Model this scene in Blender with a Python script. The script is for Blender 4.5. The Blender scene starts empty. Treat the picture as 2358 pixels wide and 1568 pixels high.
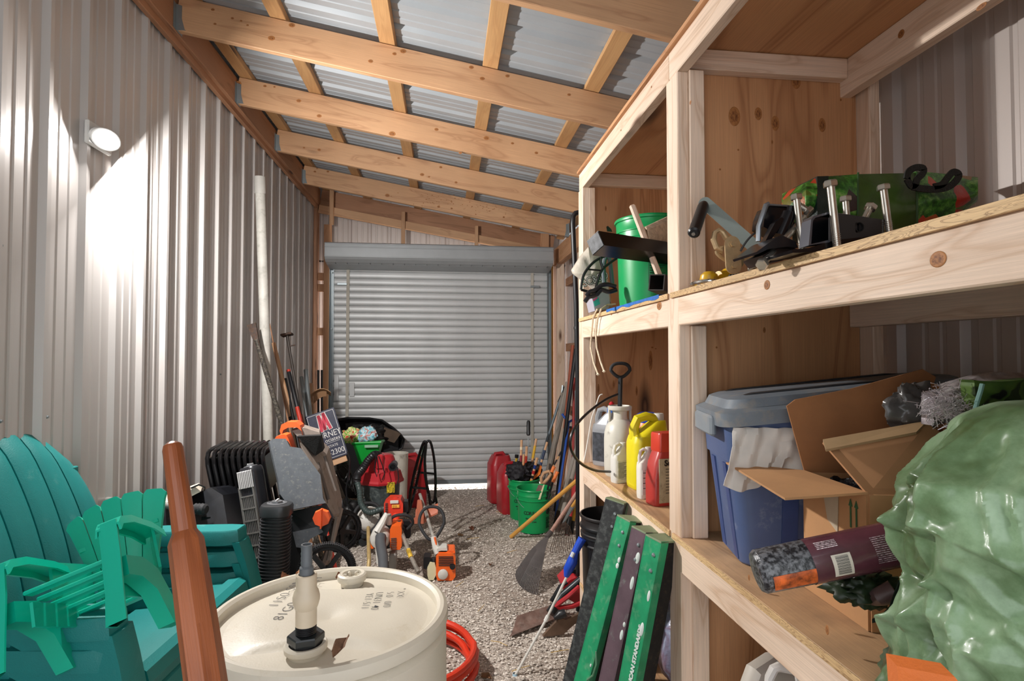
import bpy, math, random
from mathutils import Vector as V, Matrix, noise
random.seed(7)
sc = bpy.context.scene
COL = sc.collection
PI = math.pi
# ---------------------------------------------------------------- camera
F, CX, CY, H = 1300.0, 1179.0, 784.0, 1.52        # focal length in pixels of the 2358 wide frame, eye height
PSI = math.atan(154/F); PIT = math.atan(36/F*math.cos(PSI))
cd = bpy.data.cameras.new('camera'); cam = bpy.data.objects.new('camera', cd); COL.objects.link(cam)
cd.sensor_width = 36; cd.lens = 36*F/2358; cd.clip_start = .02
cam.location = (0, 0, H); cam.rotation_euler = (PI/2+PIT, 0, -PSI)
sc.camera = cam
# ---------------------------------------------------------------- light and exposure
sc.view_settings.view_transform = 'Standard'; sc.view_settings.look = 'None'
sc.view_settings.gamma = 1; sc.view_settings.use_curve_mapping = False
sc.view_settings.exposure = 0.1
w = bpy.data.worlds.new('world'); sc.world = w; w.use_nodes = True
bg = w.node_tree.nodes['Background']; bg.inputs[0].default_value = (.93, .96, 1, 1); bg.inputs[1].default_value = 2.1
def lamp(name, kind, loc, direction, energy, color=(1,1,1), size=.1, size_y=None, spread=PI, angle=.01):
    l = bpy.data.lights.new(name, kind); o = bpy.data.objects.new(name, l); COL.objects.link(o)
    o.location = loc; o.rotation_euler = V(direction).to_track_quat('-Z', 'Y').to_euler()
    l.energy = energy; l.color = color
    if kind == 'AREA':
        l.shape = 'RECTANGLE'; l.size = size; l.size_y = size_y or size; l.spread = spread
    if kind == 'SUN': l.angle = angle
    return o
# the sun stands low outside the far door and only reaches in under the curtain
lamp('sun', 'SUN', (0, 12, 6), (-.25, -1, -.62), 22, (1, .93, .88), angle=.02)
LAMP = V((-1.385, 2.575, 2.44))
LN1 = V((.62, -.52, -.36)).normalized(); LN2 = V((.62, .42, -.44)).normalized()
lamp('flood_light_near', 'AREA', LAMP+V((0, -.03, 0)), LN1, 15, (1, .97, .94), .07, .07)
lamp('flood_light_far', 'AREA', LAMP+V((0, .05, 0)), LN2, 84, (1, .97, .94), .07, .07)
# ---------------------------------------------------------------- pixel rays of the photograph, used to read off real positions
def ray(x, y):
    fw = V((math.sin(PSI)*math.cos(PIT), math.cos(PSI)*math.cos(PIT), math.sin(PIT)))
    rt = V((math.cos(PSI), -math.sin(PSI), 0))
    up = rt.cross(fw)
    return fw + rt*((x-CX)/F) + up*((CY-y)/F)
def at(x, y, X=None, Y=None, Z=None):
    r = ray(x, y)
    t = X/r.x if X is not None else Y/r.y if Y is not None else (Z-H)/r.z
    return V((0, 0, H)) + r*t
# ---------------------------------------------------------------- colours and materials
def lin(c):
    if isinstance(c, str): c = tuple(int(c[i:i+2], 16)/255 for i in (0, 2, 4))
    return tuple(((v/12.92) if v <= .04045 else ((v+.055)/1.055)**2.4) for v in c) + (1,)
class NT:
    def __init__(s, name):
        s.m = bpy.data.materials.new(name); s.m.use_nodes = True; s.t = s.m.node_tree; s.b = s.t.nodes['Principled BSDF']
    def n(s, typ, **kw):
        nd = s.t.nodes.new('ShaderNode'+typ)
        for k, v in kw.items():
            if k[0] == '_': nd.inputs[k[1:].replace('_', ' ')].default_value = v
            else: setattr(nd, k, v)
        return nd
    def l(s, a, b): s.t.links.new(a, b)
    def mix(s, fac, a, b, mode='MIX'):
        nd = s.t.nodes.new('ShaderNodeMix'); nd.data_type = 'RGBA'; nd.blend_type = mode
        for i, v in ((0, fac), (6, a), (7, b)):
            if hasattr(v, 'links'): s.l(v, nd.inputs[i])
            else: nd.inputs[i].default_value = v
        return nd.outputs[2]
    def ramp(s, inp, stops):
        nd = s.t.nodes.new('ShaderNodeValToRGB'); e = nd.color_ramp.elements
        while len(e) < len(stops): e.new(.5)
        for el, (p, c) in zip(e, stops):
            el.position = p; el.color = c if len(c) == 4 else (*c, 1)
        s.l(inp, nd.inputs[0]); return nd.outputs[0]
    def map(s, coord='Object', scale=(1, 1, 1)):
        tc = s.n('TexCoord'); mp = s.n('Mapping'); mp.inputs['Scale'].default_value = scale
        s.l(tc.outputs[coord], mp.inputs[0]); return mp.outputs[0]
    def bump(s, h, strength, dist=.01):
        b = s.n('Bump'); b.inputs['Strength'].default_value = strength; b.inputs['Distance'].default_value = dist
        s.l(h, b.inputs['Height']); s.l(b.outputs[0], s.b.inputs['Normal'])
G = lambda v: (v, v, v, 1)
MATS = {}
def mat(col, rough=.5, metal=0, var=.12, vs=6, dirt=0, dcol='5a4a38', bump=0, bs=120, spec=.5, trans=0, emit=0, alpha=1, coat=0):
    key = (col, rough, metal, var, vs, dirt, dcol, bump, bs, spec, trans, emit, alpha, coat)
    if key in MATS: return MATS[key]
    t = NT('paint_'+str(col)); b = t.b
    c = lin(col)
    b.inputs['Roughness'].default_value = rough; b.inputs['Metallic'].default_value = metal
    b.inputs['Specular IOR Level'].default_value = spec
    b.inputs['Transmission Weight'].default_value = trans; b.inputs['Alpha'].default_value = alpha
    b.inputs['Coat Weight'].default_value = coat
    if emit:
        b.inputs['Emission Color'].default_value = c; b.inputs['Emission Strength'].default_value = emit
    co = t.map()
    nz = t.n('TexNoise', _Scale=vs, _Detail=5, _Roughness=.6); t.l(co, nz.inputs[0])
    f = t.ramp(nz.outputs[0], [(.35, G(1-var)), (.65, G(1+var))])
    out = t.mix(1, c, f, 'MULTIPLY')
    if dirt:
        n2 = t.n('TexNoise', _Scale=vs*2.3, _Detail=8, _Roughness=.7); t.l(co, n2.inputs[0])
        df = t.ramp(n2.outputs[0], [(.62-dirt*.3, G(0)), (.78, G(.9))])
        out = t.mix(df, out, lin(dcol))
        rr = t.ramp(df, [(0, G(rough)), (1, G(.9))]); t.l(rr, b.inputs['Roughness'])
    t.l(out, b.inputs['Base Color'])
    if bump:
        n3 = t.n('TexNoise', _Scale=bs, _Detail=4); t.l(co, n3.inputs[0]); t.bump(n3.outputs[0], bump, .004)
    MATS[key] = t.m; return t.m
def wood(name, light, dark, knot='3a2012', knots=1.0, rings=26, rough=.6, contrast=.5, wide=1.0, age=0):
    """grain runs along u of the metre-scaled uv"""
    t = NT(name); uv = t.map('UV')
    mp = t.n('Mapping'); mp.inputs['Scale'].default_value = (.9*wide, 7*wide, 1); t.l(uv, mp.inputs[0])
    big = t.n('TexNoise', _Scale=1.2, _Detail=2, _Distortion=.6); t.l(mp.outputs[0], big.inputs[0])
    sm = t.n('MapRange'); t.l(big.outputs[0], sm.inputs[0]); sm.inputs[4].default_value = rings
    wv = t.n('Math', operation='SINE'); t.l(sm.outputs[0], wv.inputs[0])
    ring = t.ramp(wv.outputs[0], [(0, G(0)), (.45, G(.15)), (.9, G(1)), (1, G(.3))])
    mf = t.n('Mapping'); mf.inputs['Scale'].default_value = (4, 260, 1); t.l(uv, mf.inputs[0])
    fine = t.n('TexNoise', _Scale=1, _Detail=4, _Roughness=.7); t.l(mf.outputs[0], fine.inputs[0])
    base = t.mix(t.ramp(ring, [(0, G(0)), (1, G(contrast))]), lin(light), lin(dark))
    base = t.mix(1, base, t.ramp(fine.outputs[0], [(.3, G(.84)), (.7, G(1.1))]), 'MULTIPLY')
    pt = t.n('TexNoise', _Scale=1.4, _Detail=3); t.l(uv, pt.inputs[0])
    base = t.mix(1, base, t.ramp(pt.outputs[0], [(.3, (.84, .8, .76, 1)), (.7, (1.1, 1.1, 1.1, 1))]), 'MULTIPLY')
    if knots:
        mk = t.n('Mapping'); mk.inputs['Scale'].default_value = (1.7*knots, 6*knots, 1); t.l(uv, mk.inputs[0])
        vo = t.n('TexVoronoi', feature='F1', _Scale=1, _Randomness=1); t.l(mk.outputs[0], vo.inputs[0])
        sel = t.n('SeparateColor'); t.l(vo.outputs['Color'], sel.inputs[0])
        gate = t.ramp(sel.outputs[0], [(.42, G(0)), (.44, G(1))])
        k = t.ramp(vo.outputs['Distance'], [(0, G(.55)), (.045, G(1)), (.075, G(.75)), (.16, G(0))])
        base = t.mix(t.mix(1, k, gate, 'MULTIPLY'), base, lin(knot))
    if age:
        gn = t.n('TexNoise', _Scale=9, _Detail=6); t.l(uv, gn.inputs[0])
        base = t.mix(t.ramp(gn.outputs[0], [(.4, G(0)), (.7, G(age))]), base, lin('4a4640'))
    t.l(base, t.b.inputs['Base Color']); t.b.inputs['Roughness'].default_value = rough
    t.bump(fine.outputs[0], .25, .002)
    return t.m
W_RAFT = wood('rafter_fir', 'c69c76', '996b4a', rings=22, contrast=.45)
W_RED = wood('ledger_fir', 'aa7c5c', '7c5538', rings=20, contrast=.5)
W_PURL = wood('purlin_spruce', 'c49a6a', 'a4764a', rings=16, knots=.8, contrast=.35)
W_PALE = wood('shelf_lumber', 'e6cfba', 'c09a78', knot='5a3620', rings=30, contrast=.5)
W_PLY = wood('plywood', 'c9976c', '96603a', rings=40, knots=.55, contrast=.6, wide=.45)
W_PLYS = wood('plywood_shelf', 'c9a27a', '8f6440', rings=40, knots=.4, contrast=.5, wide=.5, age=.35)
W_EDGE = wood('ply_edge', 'd9b888', '7c5634', knots=0, rings=120, contrast=.8, wide=6)
W_POST = wood('jamb_wood', 'd2a078', 'a8703e', rings=18, contrast=.35)
W_OLD = wood('weathered_wood', '9a938a', '5a534c', rings=20, knots=0, rough=.8, contrast=.6)
W_HAND = wood('varnished_handle', 'a35c34', '73381a', rings=14, knots=0, rough=.32, contrast=.5)
W_YEL = wood('yellow_handle', 'd9a350', 'b57a2c', rings=14, knots=0, rough=.4, contrast=.4)
W_TAN = wood('tan_wood', 'c29a76', '8f6848', rings=18, knots=0, contrast=.5)
def steel(name, col, rough=.32, metal=.25, streak=0, bumpy=0):
    t = NT(name); t.b.inputs['Roughness'].default_value = rough; t.b.inputs['Metallic'].default_value = metal
    co = t.map('Object', (1.5, 1.5, .3))
    nz = t.n('TexNoise', _Scale=2.2, _Detail=4); t.l(co, nz.inputs[0])
    t.l(t.mix(1, lin(col), t.ramp(nz.outputs[0], [(.3, G(.93)), (.7, G(1.06))]), 'MULTIPLY'), t.b.inputs['Base Color'])
    n2 = t.n('TexNoise', _Scale=420, _Detail=2); t.l(t.map('Object'), n2.inputs[0]); t.bump(n2.outputs[0], .08, .001)
    return t.m
S_WALL = steel('painted_steel_wall', 'b9b5b2', .33, .15)
S_WALLR = steel('painted_steel_right', 'b4aaa4', .4, .1)
S_ROOF = steel('painted_steel_roof', 'a3a9ae', .42, .1)
S_DOOR = steel('door_steel', 'c6c8c8', .4, .1)
GALV = steel('galvanised', '9aa3a6', .4, .7)
CHROME = mat('c8c8c4', .18, 1, var=.05)
BLACKP = mat('141518', .38, var=.2)
BLACKM = mat('1b1b1c', .3, .3, var=.2)
RUBBER = mat('232325', .75, var=.2, bump=.3, bs=160)
# ---------------------------------------------------------------- mesh builder
class MB:
    def __init__(s): s.v = []; s.f = []; s.sm = []; s.M = Matrix.Identity(4)
    def add(s, vs, fs, smooth=False):
        o = len(s.v); s.v += [s.M @ V(p) for p in vs]
        s.f += [tuple(o+i for i in f) for f in fs]; s.sm += [smooth]*len(fs); return s
    def box(s, a, b, bev=0):
        (x0, y0, z0), (x1, y1, z1) = a, b
        x0, x1 = min(x0, x1), max(x0, x1); y0, y1 = min(y0, y1), max(y0, y1); z0, z1 = min(z0, z1), max(z0, z1)
        if bev:
            e = min(bev, (x1-x0)*.45, (y1-y0)*.45, (z1-z0)*.45); vs = []; ix = {}
            for sx in (0, 1):
                for sy in (0, 1):
                    for sz in (0, 1):
                        X = (x0, x1)[sx]; Y = (y0, y1)[sy]; Z = (z0, z1)[sz]
                        dx = e*(1-2*sx); dy = e*(1-2*sy); dz = e*(1-2*sz)
                        for ax, p in enumerate(((X, Y+dy, Z+dz), (X+dx, Y, Z+dz), (X+dx, Y+dy, Z))):
                            ix[sx, sy, sz, ax] = len(vs); vs.append(p)
            fs = []
            c = [(0, 0), (1, 0), (1, 1), (0, 1)]
            def K(ax, s_, p, q, which):
                t = [0, 0, 0]; o = [i for i in range(3) if i != ax]; t[ax] = s_; t[o[0]] = p; t[o[1]] = q
                return ix[t[0], t[1], t[2], which]
            for ax in range(3):
                for s_ in (0, 1):
                    f = [K(ax, s_, p, q, ax) for p, q in c]
                    flip = (s_ == 0) != (ax == 1)
                    fs.append(tuple(f[::-1] if flip else f))
            for ax in range(3):                     # edges running along ax
                o = [i for i in range(3) if i != ax]
                for p in (0, 1):
                    for q in (0, 1):
                        f = [K(ax, 0, p, q, o[0]), K(ax, 1, p, q, o[0]), K(ax, 1, p, q, o[1]), K(ax, 0, p, q, o[1])]
                        flip = ((p == q) != (ax == 1))
                        fs.append(tuple(f[::-1] if flip else f))
            for sx in (0, 1):
                for sy in (0, 1):
                    for sz in (0, 1):
                        f = [ix[sx, sy, sz, a_] for a_ in range(3)]
                        fs.append(tuple(f if (sx+sy+sz) % 2 == 1 else f[::-1]))
            return s.add(vs, fs)
        vs = [(x0, y0, z0), (x1, y0, z0), (x1, y1, z0), (x0, y1, z0), (x0, y0, z1), (x1, y0, z1), (x1, y1, z1), (x0, y1, z1)]
        return s.add(vs, [(0, 3, 2, 1), (4, 5, 6, 7), (0, 1, 5, 4), (1, 2, 6, 5), (2, 3, 7, 6), (3, 0, 4, 7)])
    def lathe(s, prof, n=24, cap=True, ax='z', sx=1, sy=1):
        vs = []; fs = []
        for r, z in prof:
            for i in range(n):
                a = 2*PI*i/n; vs.append((r*math.cos(a)*sx, r*math.sin(a)*sy, z))
        m = len(prof)
        for j in range(m-1):
            for i in range(n):
                k = (i+1) % n; fs.append((j*n+i, j*n+k, (j+1)*n+k, (j+1)*n+i))
        if cap:
            fs.append(tuple(range(n))[::-1]); fs.append(tuple((m-1)*n+i for i in range(n)))
        if ax == 'y': vs = [(x, z, -y) for x, y, z in vs]
        if ax == 'x': vs = [(z, x, y) for x, y, z in vs]
        return s.add(vs, fs, True)
    def tube(s, pts, r, n=8, closed=False, cap=True):
        pts = [V(p) for p in pts]; m = len(pts); rs = r if isinstance(r, (list, tuple)) else [r]*m
        vs = []; fs = []; prev = None
        for j, p in enumerate(pts):
            a = pts[(j-1) % m] if (closed or j > 0) else p; b = pts[(j+1) % m] if (closed or j < m-1) else p
            d = (b-a).normalized() if (b-a).length > 1e-9 else V((0, 0, 1))
            if prev is None:
                u = d.orthogonal().normalized()
            else:
                u = prev - d*prev.dot(d); u = u.normalized() if u.length > 1e-6 else d.orthogonal().normalized()
            prev = u; v = d.cross(u)
            for i in range(n):
                t = 2*PI*i/n+PI/4; vs.append(p + (u*math.cos(t)+v*math.sin(t))*rs[j])
        for j in range(m if closed else m-1):
            q = (j+1) % m
            for i in range(n):
                k = (i+1) % n; fs.append((j*n+i, j*n+k, q*n+k, q*n+i))
        if cap and not closed:
            fs.append(tuple(range(n))[::-1]); fs.append(tuple((m-1)*n+i for i in range(n)))
        return s.add(vs, fs, n > 5)
    def cyl(s, a, b, r, n=16, r2=None): return s.tube([a, b], [r, r if r2 is None else r2], n)
    def prism(s, poly, z0, z1, plane='xy', smooth=False):
        """poly extruded along the third axis"""
        n = len(poly)
        def P(a, b, c): return {'xy': (a, b, c), 'xz': (a, c, b), 'yz': (c, a, b)}[plane]
        vs = [P(a, b, z0) for a, b in poly]+[P(a, b, z1) for a, b in poly]
        fs = [tuple(range(n))[::-1], tuple(range(n, 2*n))]+[(i, (i+1) % n, n+(i+1) % n, n+i) for i in range(n)]
        return s.add(vs, fs, smooth)
    def loft(s, secs, cap=True, closed=True):
        """rings of equal length"""
        n = len(secs[0]); vs = [p for r in secs for p in r]; fs = []
        for j in range(len(secs)-1):
            for i in range(n if closed else n-1):
                k = (i+1) % n; fs.append((j*n+i, j*n+k, (j+1)*n+k, (j+1)*n+i))
        if cap and closed: fs += [tuple(range(n))[::-1], tuple((len(secs)-1)*n+i for i in range(n))]
        return s.add(vs, fs, True)
    def grid(s, fn, nu, nv, thick=0, nrm=(0, 0, 1), smooth=True):
        g = [[V(fn(i/nu, j/nv)) for i in range(nu+1)] for j in range(nv+1)]
        vs = [p for r in g for p in r]; W = nu+1; n0 = len(vs)
        fs = [(j*W+i, j*W+i+1, (j+1)*W+i+1, (j+1)*W+i) for j in range(nv) for i in range(nu)]
        if thick:
            nn = V(nrm).normalized()*thick; vs2 = [p-nn for p in vs]
            fs2 = [tuple(n0+i for i in f[::-1]) for f in fs]
            rim = [j for j in range(W)]+[j*W+nu for j in range(1, nv+1)]+[nv*W+i for i in range(nu-1, -1, -1)]+[j*W for j in range(nv-1, 0, -1)]
            fs3 = [(rim[i], n0+rim[i], n0+rim[(i+1) % len(rim)], rim[(i+1) % len(rim)]) for i in range(len(rim))]
            vs += vs2; fs += fs2+fs3
        return s.add(vs, fs, smooth)
    def at(s, M): s.M = M; return s
    def build(s, name, m, parent=None, world=False, loc=None, rot=None, sharp=.6):
        me = bpy.data.meshes.new(name); me.from_pydata([tuple(p) for p in s.v], [], s.f)
        me.validate(); me.materials.append(m)
        uvl = me.uv_layers.new(name='UVMap'); ou, ov = random.uniform(0, 20), random.uniform(0, 20)
        for p in me.polygons:
            n = p.normal; a = max(range(3), key=lambda i: abs(n[i]))
            for li in p.loop_indices:
                c = me.vertices[me.loops[li].vertex_index].co
                u, v = ((c.y, c.z), (c.x, c.z), (c.x, c.y))[a]
                uvl.data[li].uv = (u+ou, v+ov+a*3.3)
        if len(me.polygons) == len(s.sm):
            me.polygons.foreach_set('use_smooth', s.sm)
            if any(s.sm): me.set_sharp_from_angle(angle=sharp)
        o = bpy.data.objects.new(name, me); COL.objects.link(o)
        if parent:
            o.parent = parent
            if world: o.matrix_parent_inverse = wm(parent).inverted()
        if loc is not None: o.location = loc
        if rot is not None: o.rotation_euler = rot
        return o
def wm(o):
    m = Matrix.LocRotScale(o.location, o.rotation_euler, o.scale)
    return (wm(o.parent) @ o.matrix_parent_inverse @ m) if o.parent else m
def tag(o, label=None, cat=None, group=None, kind=None):
    for k, v in (('label', label), ('category', cat), ('group', group), ('kind', kind)):
        if v: o[k] = v
    return o
def empty(name, loc, label, cat, group=None, rot=(0, 0, 0), kind=None):
    o = bpy.data.objects.new(name, None); COL.objects.link(o); o.empty_display_size = .1
    o.location = loc; o.rotation_euler = rot
    return tag(o, label, cat, group, kind)
def aim(name, a, b, label, cat, group=None, roll=0):
    """an empty at a whose z axis points at b; returns it and the length"""
    a, b = V(a), V(b); d = b-a
    z = d.normalized(); y = V((0, 1, 0)) if abs(z.y) < .9 else V((0, 0, 1)); y = (y-z*y.dot(z)).normalized(); x = y.cross(z)
    e = (Matrix(((x.x, y.x, z.x), (x.y, y.y, z.y), (x.z, y.z, z.z))) @ Matrix.Rotation(roll, 3, 'Z')).to_euler()
    return empty(name, a, label, cat, group, e), d.length
def copy_tree(o, parent=None):
    c = o.copy(); COL.objects.link(c)
    if parent: c.parent = parent
    for ch in [x for x in bpy.data.objects if x.parent == o]: copy_tree(ch, c)
    return c
def frame(a, b, side=None):
    """matrix with x axis from a to b"""
    a, b = V(a), V(b); x = (b-a).normalized()
    y = V(side) if side else V((0, 1, 0))
    z = x.cross(y).normalized(); y = z.cross(x)
    return Matrix(((x.x, y.x, z.x, a.x), (x.y, y.y, z.y, a.y), (x.z, y.z, z.z, a.z), (0, 0, 0, 1))), (b-a).length
def board(name, a, b, w, t, m, parent=None, side=(0, 1, 0), bev=.003, world=True):
    """board whose axis runs a->b, w along `side`, t across"""
    M, L = frame(a, b, side)
    mb = MB(); mb.box((0, -w/2, -t/2), (L, w/2, t/2), bev)
    o = mb.build(name, m)
    o.matrix_world = M
    if parent:
        o.parent = parent
        o.matrix_parent_inverse = wm(parent).inverted()
    return o
def text(name, s, size, m, parent, M, ext=.0006, align='CENTER', xs=1.0, bold=0):
    c = bpy.data.curves.new(name, 'FONT'); c.body = s; c.size = size; c.extrude = ext; c.align_x = align; c.align_y = 'CENTER'
    c.resolution_u = 3; c.offset = bold
    t = bpy.data.objects.new(name+'_tmp', c); COL.objects.link(t)
    dg = bpy.context.evaluated_depsgraph_get()
    me = bpy.data.meshes.new_from_object(t.evaluated_get(dg)); bpy.data.objects.remove(t)
    me.materials.clear(); me.materials.append(m)
    o = bpy.data.objects.new(name, me); COL.objects.link(o); o.parent = parent
    o.matrix_parent_inverse = Matrix.Identity(4)
    l, r, sc_ = M.decompose(); o.location = l; o.rotation_euler = r.to_euler(); o.scale = (xs, 1, 1)
    return o
def rrect(w, h, r, n=4, cx=0, cy=0):
    pts = []
    for qx, qy, a0 in ((1, 1, 0), (-1, 1, PI/2), (-1, -1, PI), (1, -1, 1.5*PI)):
        for i in range(n+1):
            a = a0+PI/2*i/n; pts.append((cx+qx*(w/2-r)+r*math.cos(a), cy+qy*(h/2-r)+r*math.sin(a)))
    return pts
def ring3(pts, z): return [(a, b, z) for a, b in pts]
T = Matrix.Translation
def R(a, ax='Z'): return Matrix.Rotation(a, 4, ax)
# ================================================================ the building
def ribsheet(name, n0, n1, P, m, h=.019, pitch=.2286, off=0, base=.058, top=.022, minor=.004, kind='structure', parent=None, thick=.002, sign=1):
    """P(s, t, d): s across the ribs, t 0..1 along them, d towards the room"""
    pts = []; k = math.floor((n0-off)/pitch)
    s = n0
    prof = [(n0, 0)]
    while off+k*pitch < n1+pitch:
        c = off+k*pitch
        for ds, d in ((-base/2, 0), (-top/2, h), (top/2, h), (base/2, 0), (.083-.012, 0), (.083-.006, minor), (.083+.006, minor), (.083+.012, 0),
                      (.146-.012, 0), (.146-.006, minor), (.146+.006, minor), (.146+.012, 0)):
            if n0 < c+ds < n1: prof.append((c+ds, d*sign))
        k += 1
    prof.append((n1, 0)); N = len(prof); mb = MB(); vs = []
    for t in (0, 1):
        for s_, d in prof: vs.append(P(s_, t, d))
    for t in (0, 1):
        for s_, d in prof: vs.append(P(s_, t, d-thick))
    fs = [(i, i+1, N+i+1, N+i) for i in range(N-1)]+[(2*N+i, 3*N+i, 3*N+i+1, 2*N+i+1) for i in range(N-1)]
    fs += [(i, 2*N+i, 2*N+i+1, i+1) for i in range(N-1)]+[(N+i, N+i+1, 3*N+i+1, 3*N+i) for i in range(N-1)]
    fs += [(0, N, 3*N, 2*N), (N-1, 3*N-1, 4*N-1, 2*N-1)]
    mb.add(vs, fs); o = mb.build(name, m, parent)
    if kind: o['kind'] = kind
    return o
SL = .173                                           # fall of the roof per metre
RB = lambda x: 3.258-SL*(x+1.43)                    # underside of the rafters
RT = lambda x: RB(x)+.186
wl = ribsheet('wall_left', -.9, 6.80, lambda s, t, d: (-1.5+d, s, -.02+t*3.545), S_WALL, off=3.21-.2286*14, h=.021)
for i, (sx, sy) in enumerate(((110, 240), (0, 180), (107, 590), (193, 605), (264, 630), (0, 565), (190, 940), (107, 960), (262, 935), (0, 970), (507, 862))):
    p = at(sx, sy, X=-1.495)
    mb = MB(); mb.at(T(p)); mb.lathe([(.007, 0), (.007, .002), (.0045, .003), (.0045, .008)], 8, ax='x')
    o = mb.build('screw', GALV, wl, world=True)
wr = ribsheet('wall_right', -.9, 6.80, lambda s, t, d: (1.47-d, s, -.02+t*2.95), S_WALLR, off=1.66, sign=-1, h=.018)
wb = ribsheet('wall_back', -1.5, 1.49, lambda s, t, d: (s, 6.80-d, 2.62+t*(RT(s)-2.565)), S_WALLR, off=.02, sign=-1, h=.018)
ribsheet('wall_back_left', -1.5, -1.30, lambda s, t, d: (s, 6.80-d, -.02+t*2.66), S_WALLR, off=.02, sign=-1, h=.018)
ribsheet('wall_back_right', 1.25, 1.49, lambda s, t, d: (s, 6.80-d, -.02+t*2.66), S_WALLR, off=.02, sign=-1, h=.018)
RX0, RX1 = -1.5, 1.6
def rp(s, t, d):
    x = RX0+t*(RX1-RX0); return (x, s, RT(x)+.042-d)
ribsheet('ceiling', -1.2, 7.1, rp, S_ROOF, off=.05, sign=-1, h=.02)
# gravel floor
t = NT('gravel'); co = t.map()
wn = t.n('TexNoise', _Scale=60, _Detail=2); t.l(co, wn.inputs[0])
dco = t.n('VectorMath', operation='MULTIPLY_ADD'); t.l(wn.outputs[1], dco.inputs[0]); dco.inputs[1].default_value = (.008, .008, .008); t.l(co, dco.inputs[2])
v1 = t.n('TexVoronoi', feature='F1', _Scale=75); t.l(dco.outputs[0], v1.inputs[0])
v2 = t.n('TexVoronoi', feature='DISTANCE_TO_EDGE', _Scale=75); t.l(dco.outputs[0], v2.inputs[0])
sp = t.n('SeparateColor'); t.l(v1.outputs['Color'], sp.inputs[0])
stone = t.ramp(sp.outputs[0], [(0, lin('968a7e')), (.3, lin('bbafa3')), (.55, lin('d6ccc0')), (.8, lin('e2d9ce')), (1, lin('a89e94'))])
stone = t.mix(t.ramp(v2.outputs['Distance'], [(0, G(1)), (.12, G(0))]), stone, lin('7d7166'))
ln = t.n('TexNoise', _Scale=1.6, _Detail=5); t.l(co, ln.inputs[0])
stone = t.mix(t.ramp(ln.outputs[0], [(.45, G(0)), (.68, G(.45))]), stone, lin('6f5a48'))
t.l(stone, t.b.inputs['Base Color']); t.b.inputs['Roughness'].default_value = .85
t.bump(v2.outputs['Distance'], .55, .012); GRAVEL = t.m
random.seed(3)
def fz(x, y): return .006*noise.noise(V((x*1.4, y*1.4, 0)))
mb = MB(); mb.grid(lambda u, v: (-2.2+u*4.4, -1.5+v*13.5, fz(-2.2+u*4.4, -1.5+v*13.5)-.006), 60, 150, thick=.1)
tag(mb.build('floor', GRAVEL), kind='structure')
# loose crushed stones lying on the aisle, each with its own shade
t = NT('crushed_stone'); gi = t.n('NewGeometry')
t.l(t.ramp(gi.outputs['Random Per Island'], [(0, lin('8a7f76')), (.3, lin('b3a89c')), (.55, lin('d9cfc4')), (.8, lin('d8cfc4')), (1, lin('776b60'))]), t.b.inputs['Base Color']); t.b.inputs['Roughness'].default_value = .85
mb = MB()
for i in range(21000):
    y = 1.5+5.2*random.random()**1.15; x = random.uniform(-1.1, 1.2)
    if x > .70 and y < 3.05: continue
    r = random.uniform(.004, .0105); a = random.random()*PI
    ca, sa = math.cos(a), math.sin(a); e1, e2, e3 = r*random.uniform(.8, 1.4), r*random.uniform(.6, 1), r*random.uniform(.5, .9)
    z = fz(x, y)+e3*.3-.004
    vs = [(e1, 0, 0), (-e1, 0, 0), (e1*.2, e2, 0), (-e1*.3, -e2, 0), (0, 0, e3), (e1*.5, -e2*.8, e3*.3), (-e1*.5, e2*.8, e3*.4)]
    vs = [(x+p*ca-q*sa, y+p*sa+q*ca, z+s_) for p, q, s_ in vs]
    mb.add(vs, [(0, 2, 4), (2, 6, 4), (6, 1, 4), (1, 3, 4), (3, 5, 4), (5, 0, 4)])
tag(mb.build('loose_gravel', t.m), 'loose grey and cream crushed stone scattered over the floor', 'gravel', kind='stuff')
# ledger, rafters, purlins
led = empty('ledger_board', (-1.45, 3, 3.26), 'reddish ledger board along the top of the left metal wall carrying the rafters', 'beam')
board('plank', (-1.45, -.6, RB(-1.43)+.085), (-1.45, 6.66, RB(-1.43)+.085), .038, .19, W_RED, led, side=(1, 0, 0))
board('nailer', (-1.47, -.6, RB(-1.43)-.028), (-1.47, 6.66, RB(-1.43)-.028), .03, .04, W_RED, led, side=(1, 0, 0))
eave = empty('eave_beam', (1.34, 4.8, 2.62), 'eave beam along the right wall beyond the shelves', 'beam')
for k in range(2): board('plank', (1.32+.04*k, 3.1, 2.70), (1.32+.04*k, 6.66, 2.70), .038, .2, W_POST, eave, side=(1, 0, 0))
RL = ['nearest rafter overhead, cut off by the top of the photo', 'second rafter from the camera, with a forked dark knot near its right end',
      'third rafter from the camera, pale with a swirling grain', 'fourth rafter from the camera, meeting the shelf roof at its right end',
      'fifth rafter from the camera, peppered with small dark marks', 'end rafter lying against the gable above the roll-up door']
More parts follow.
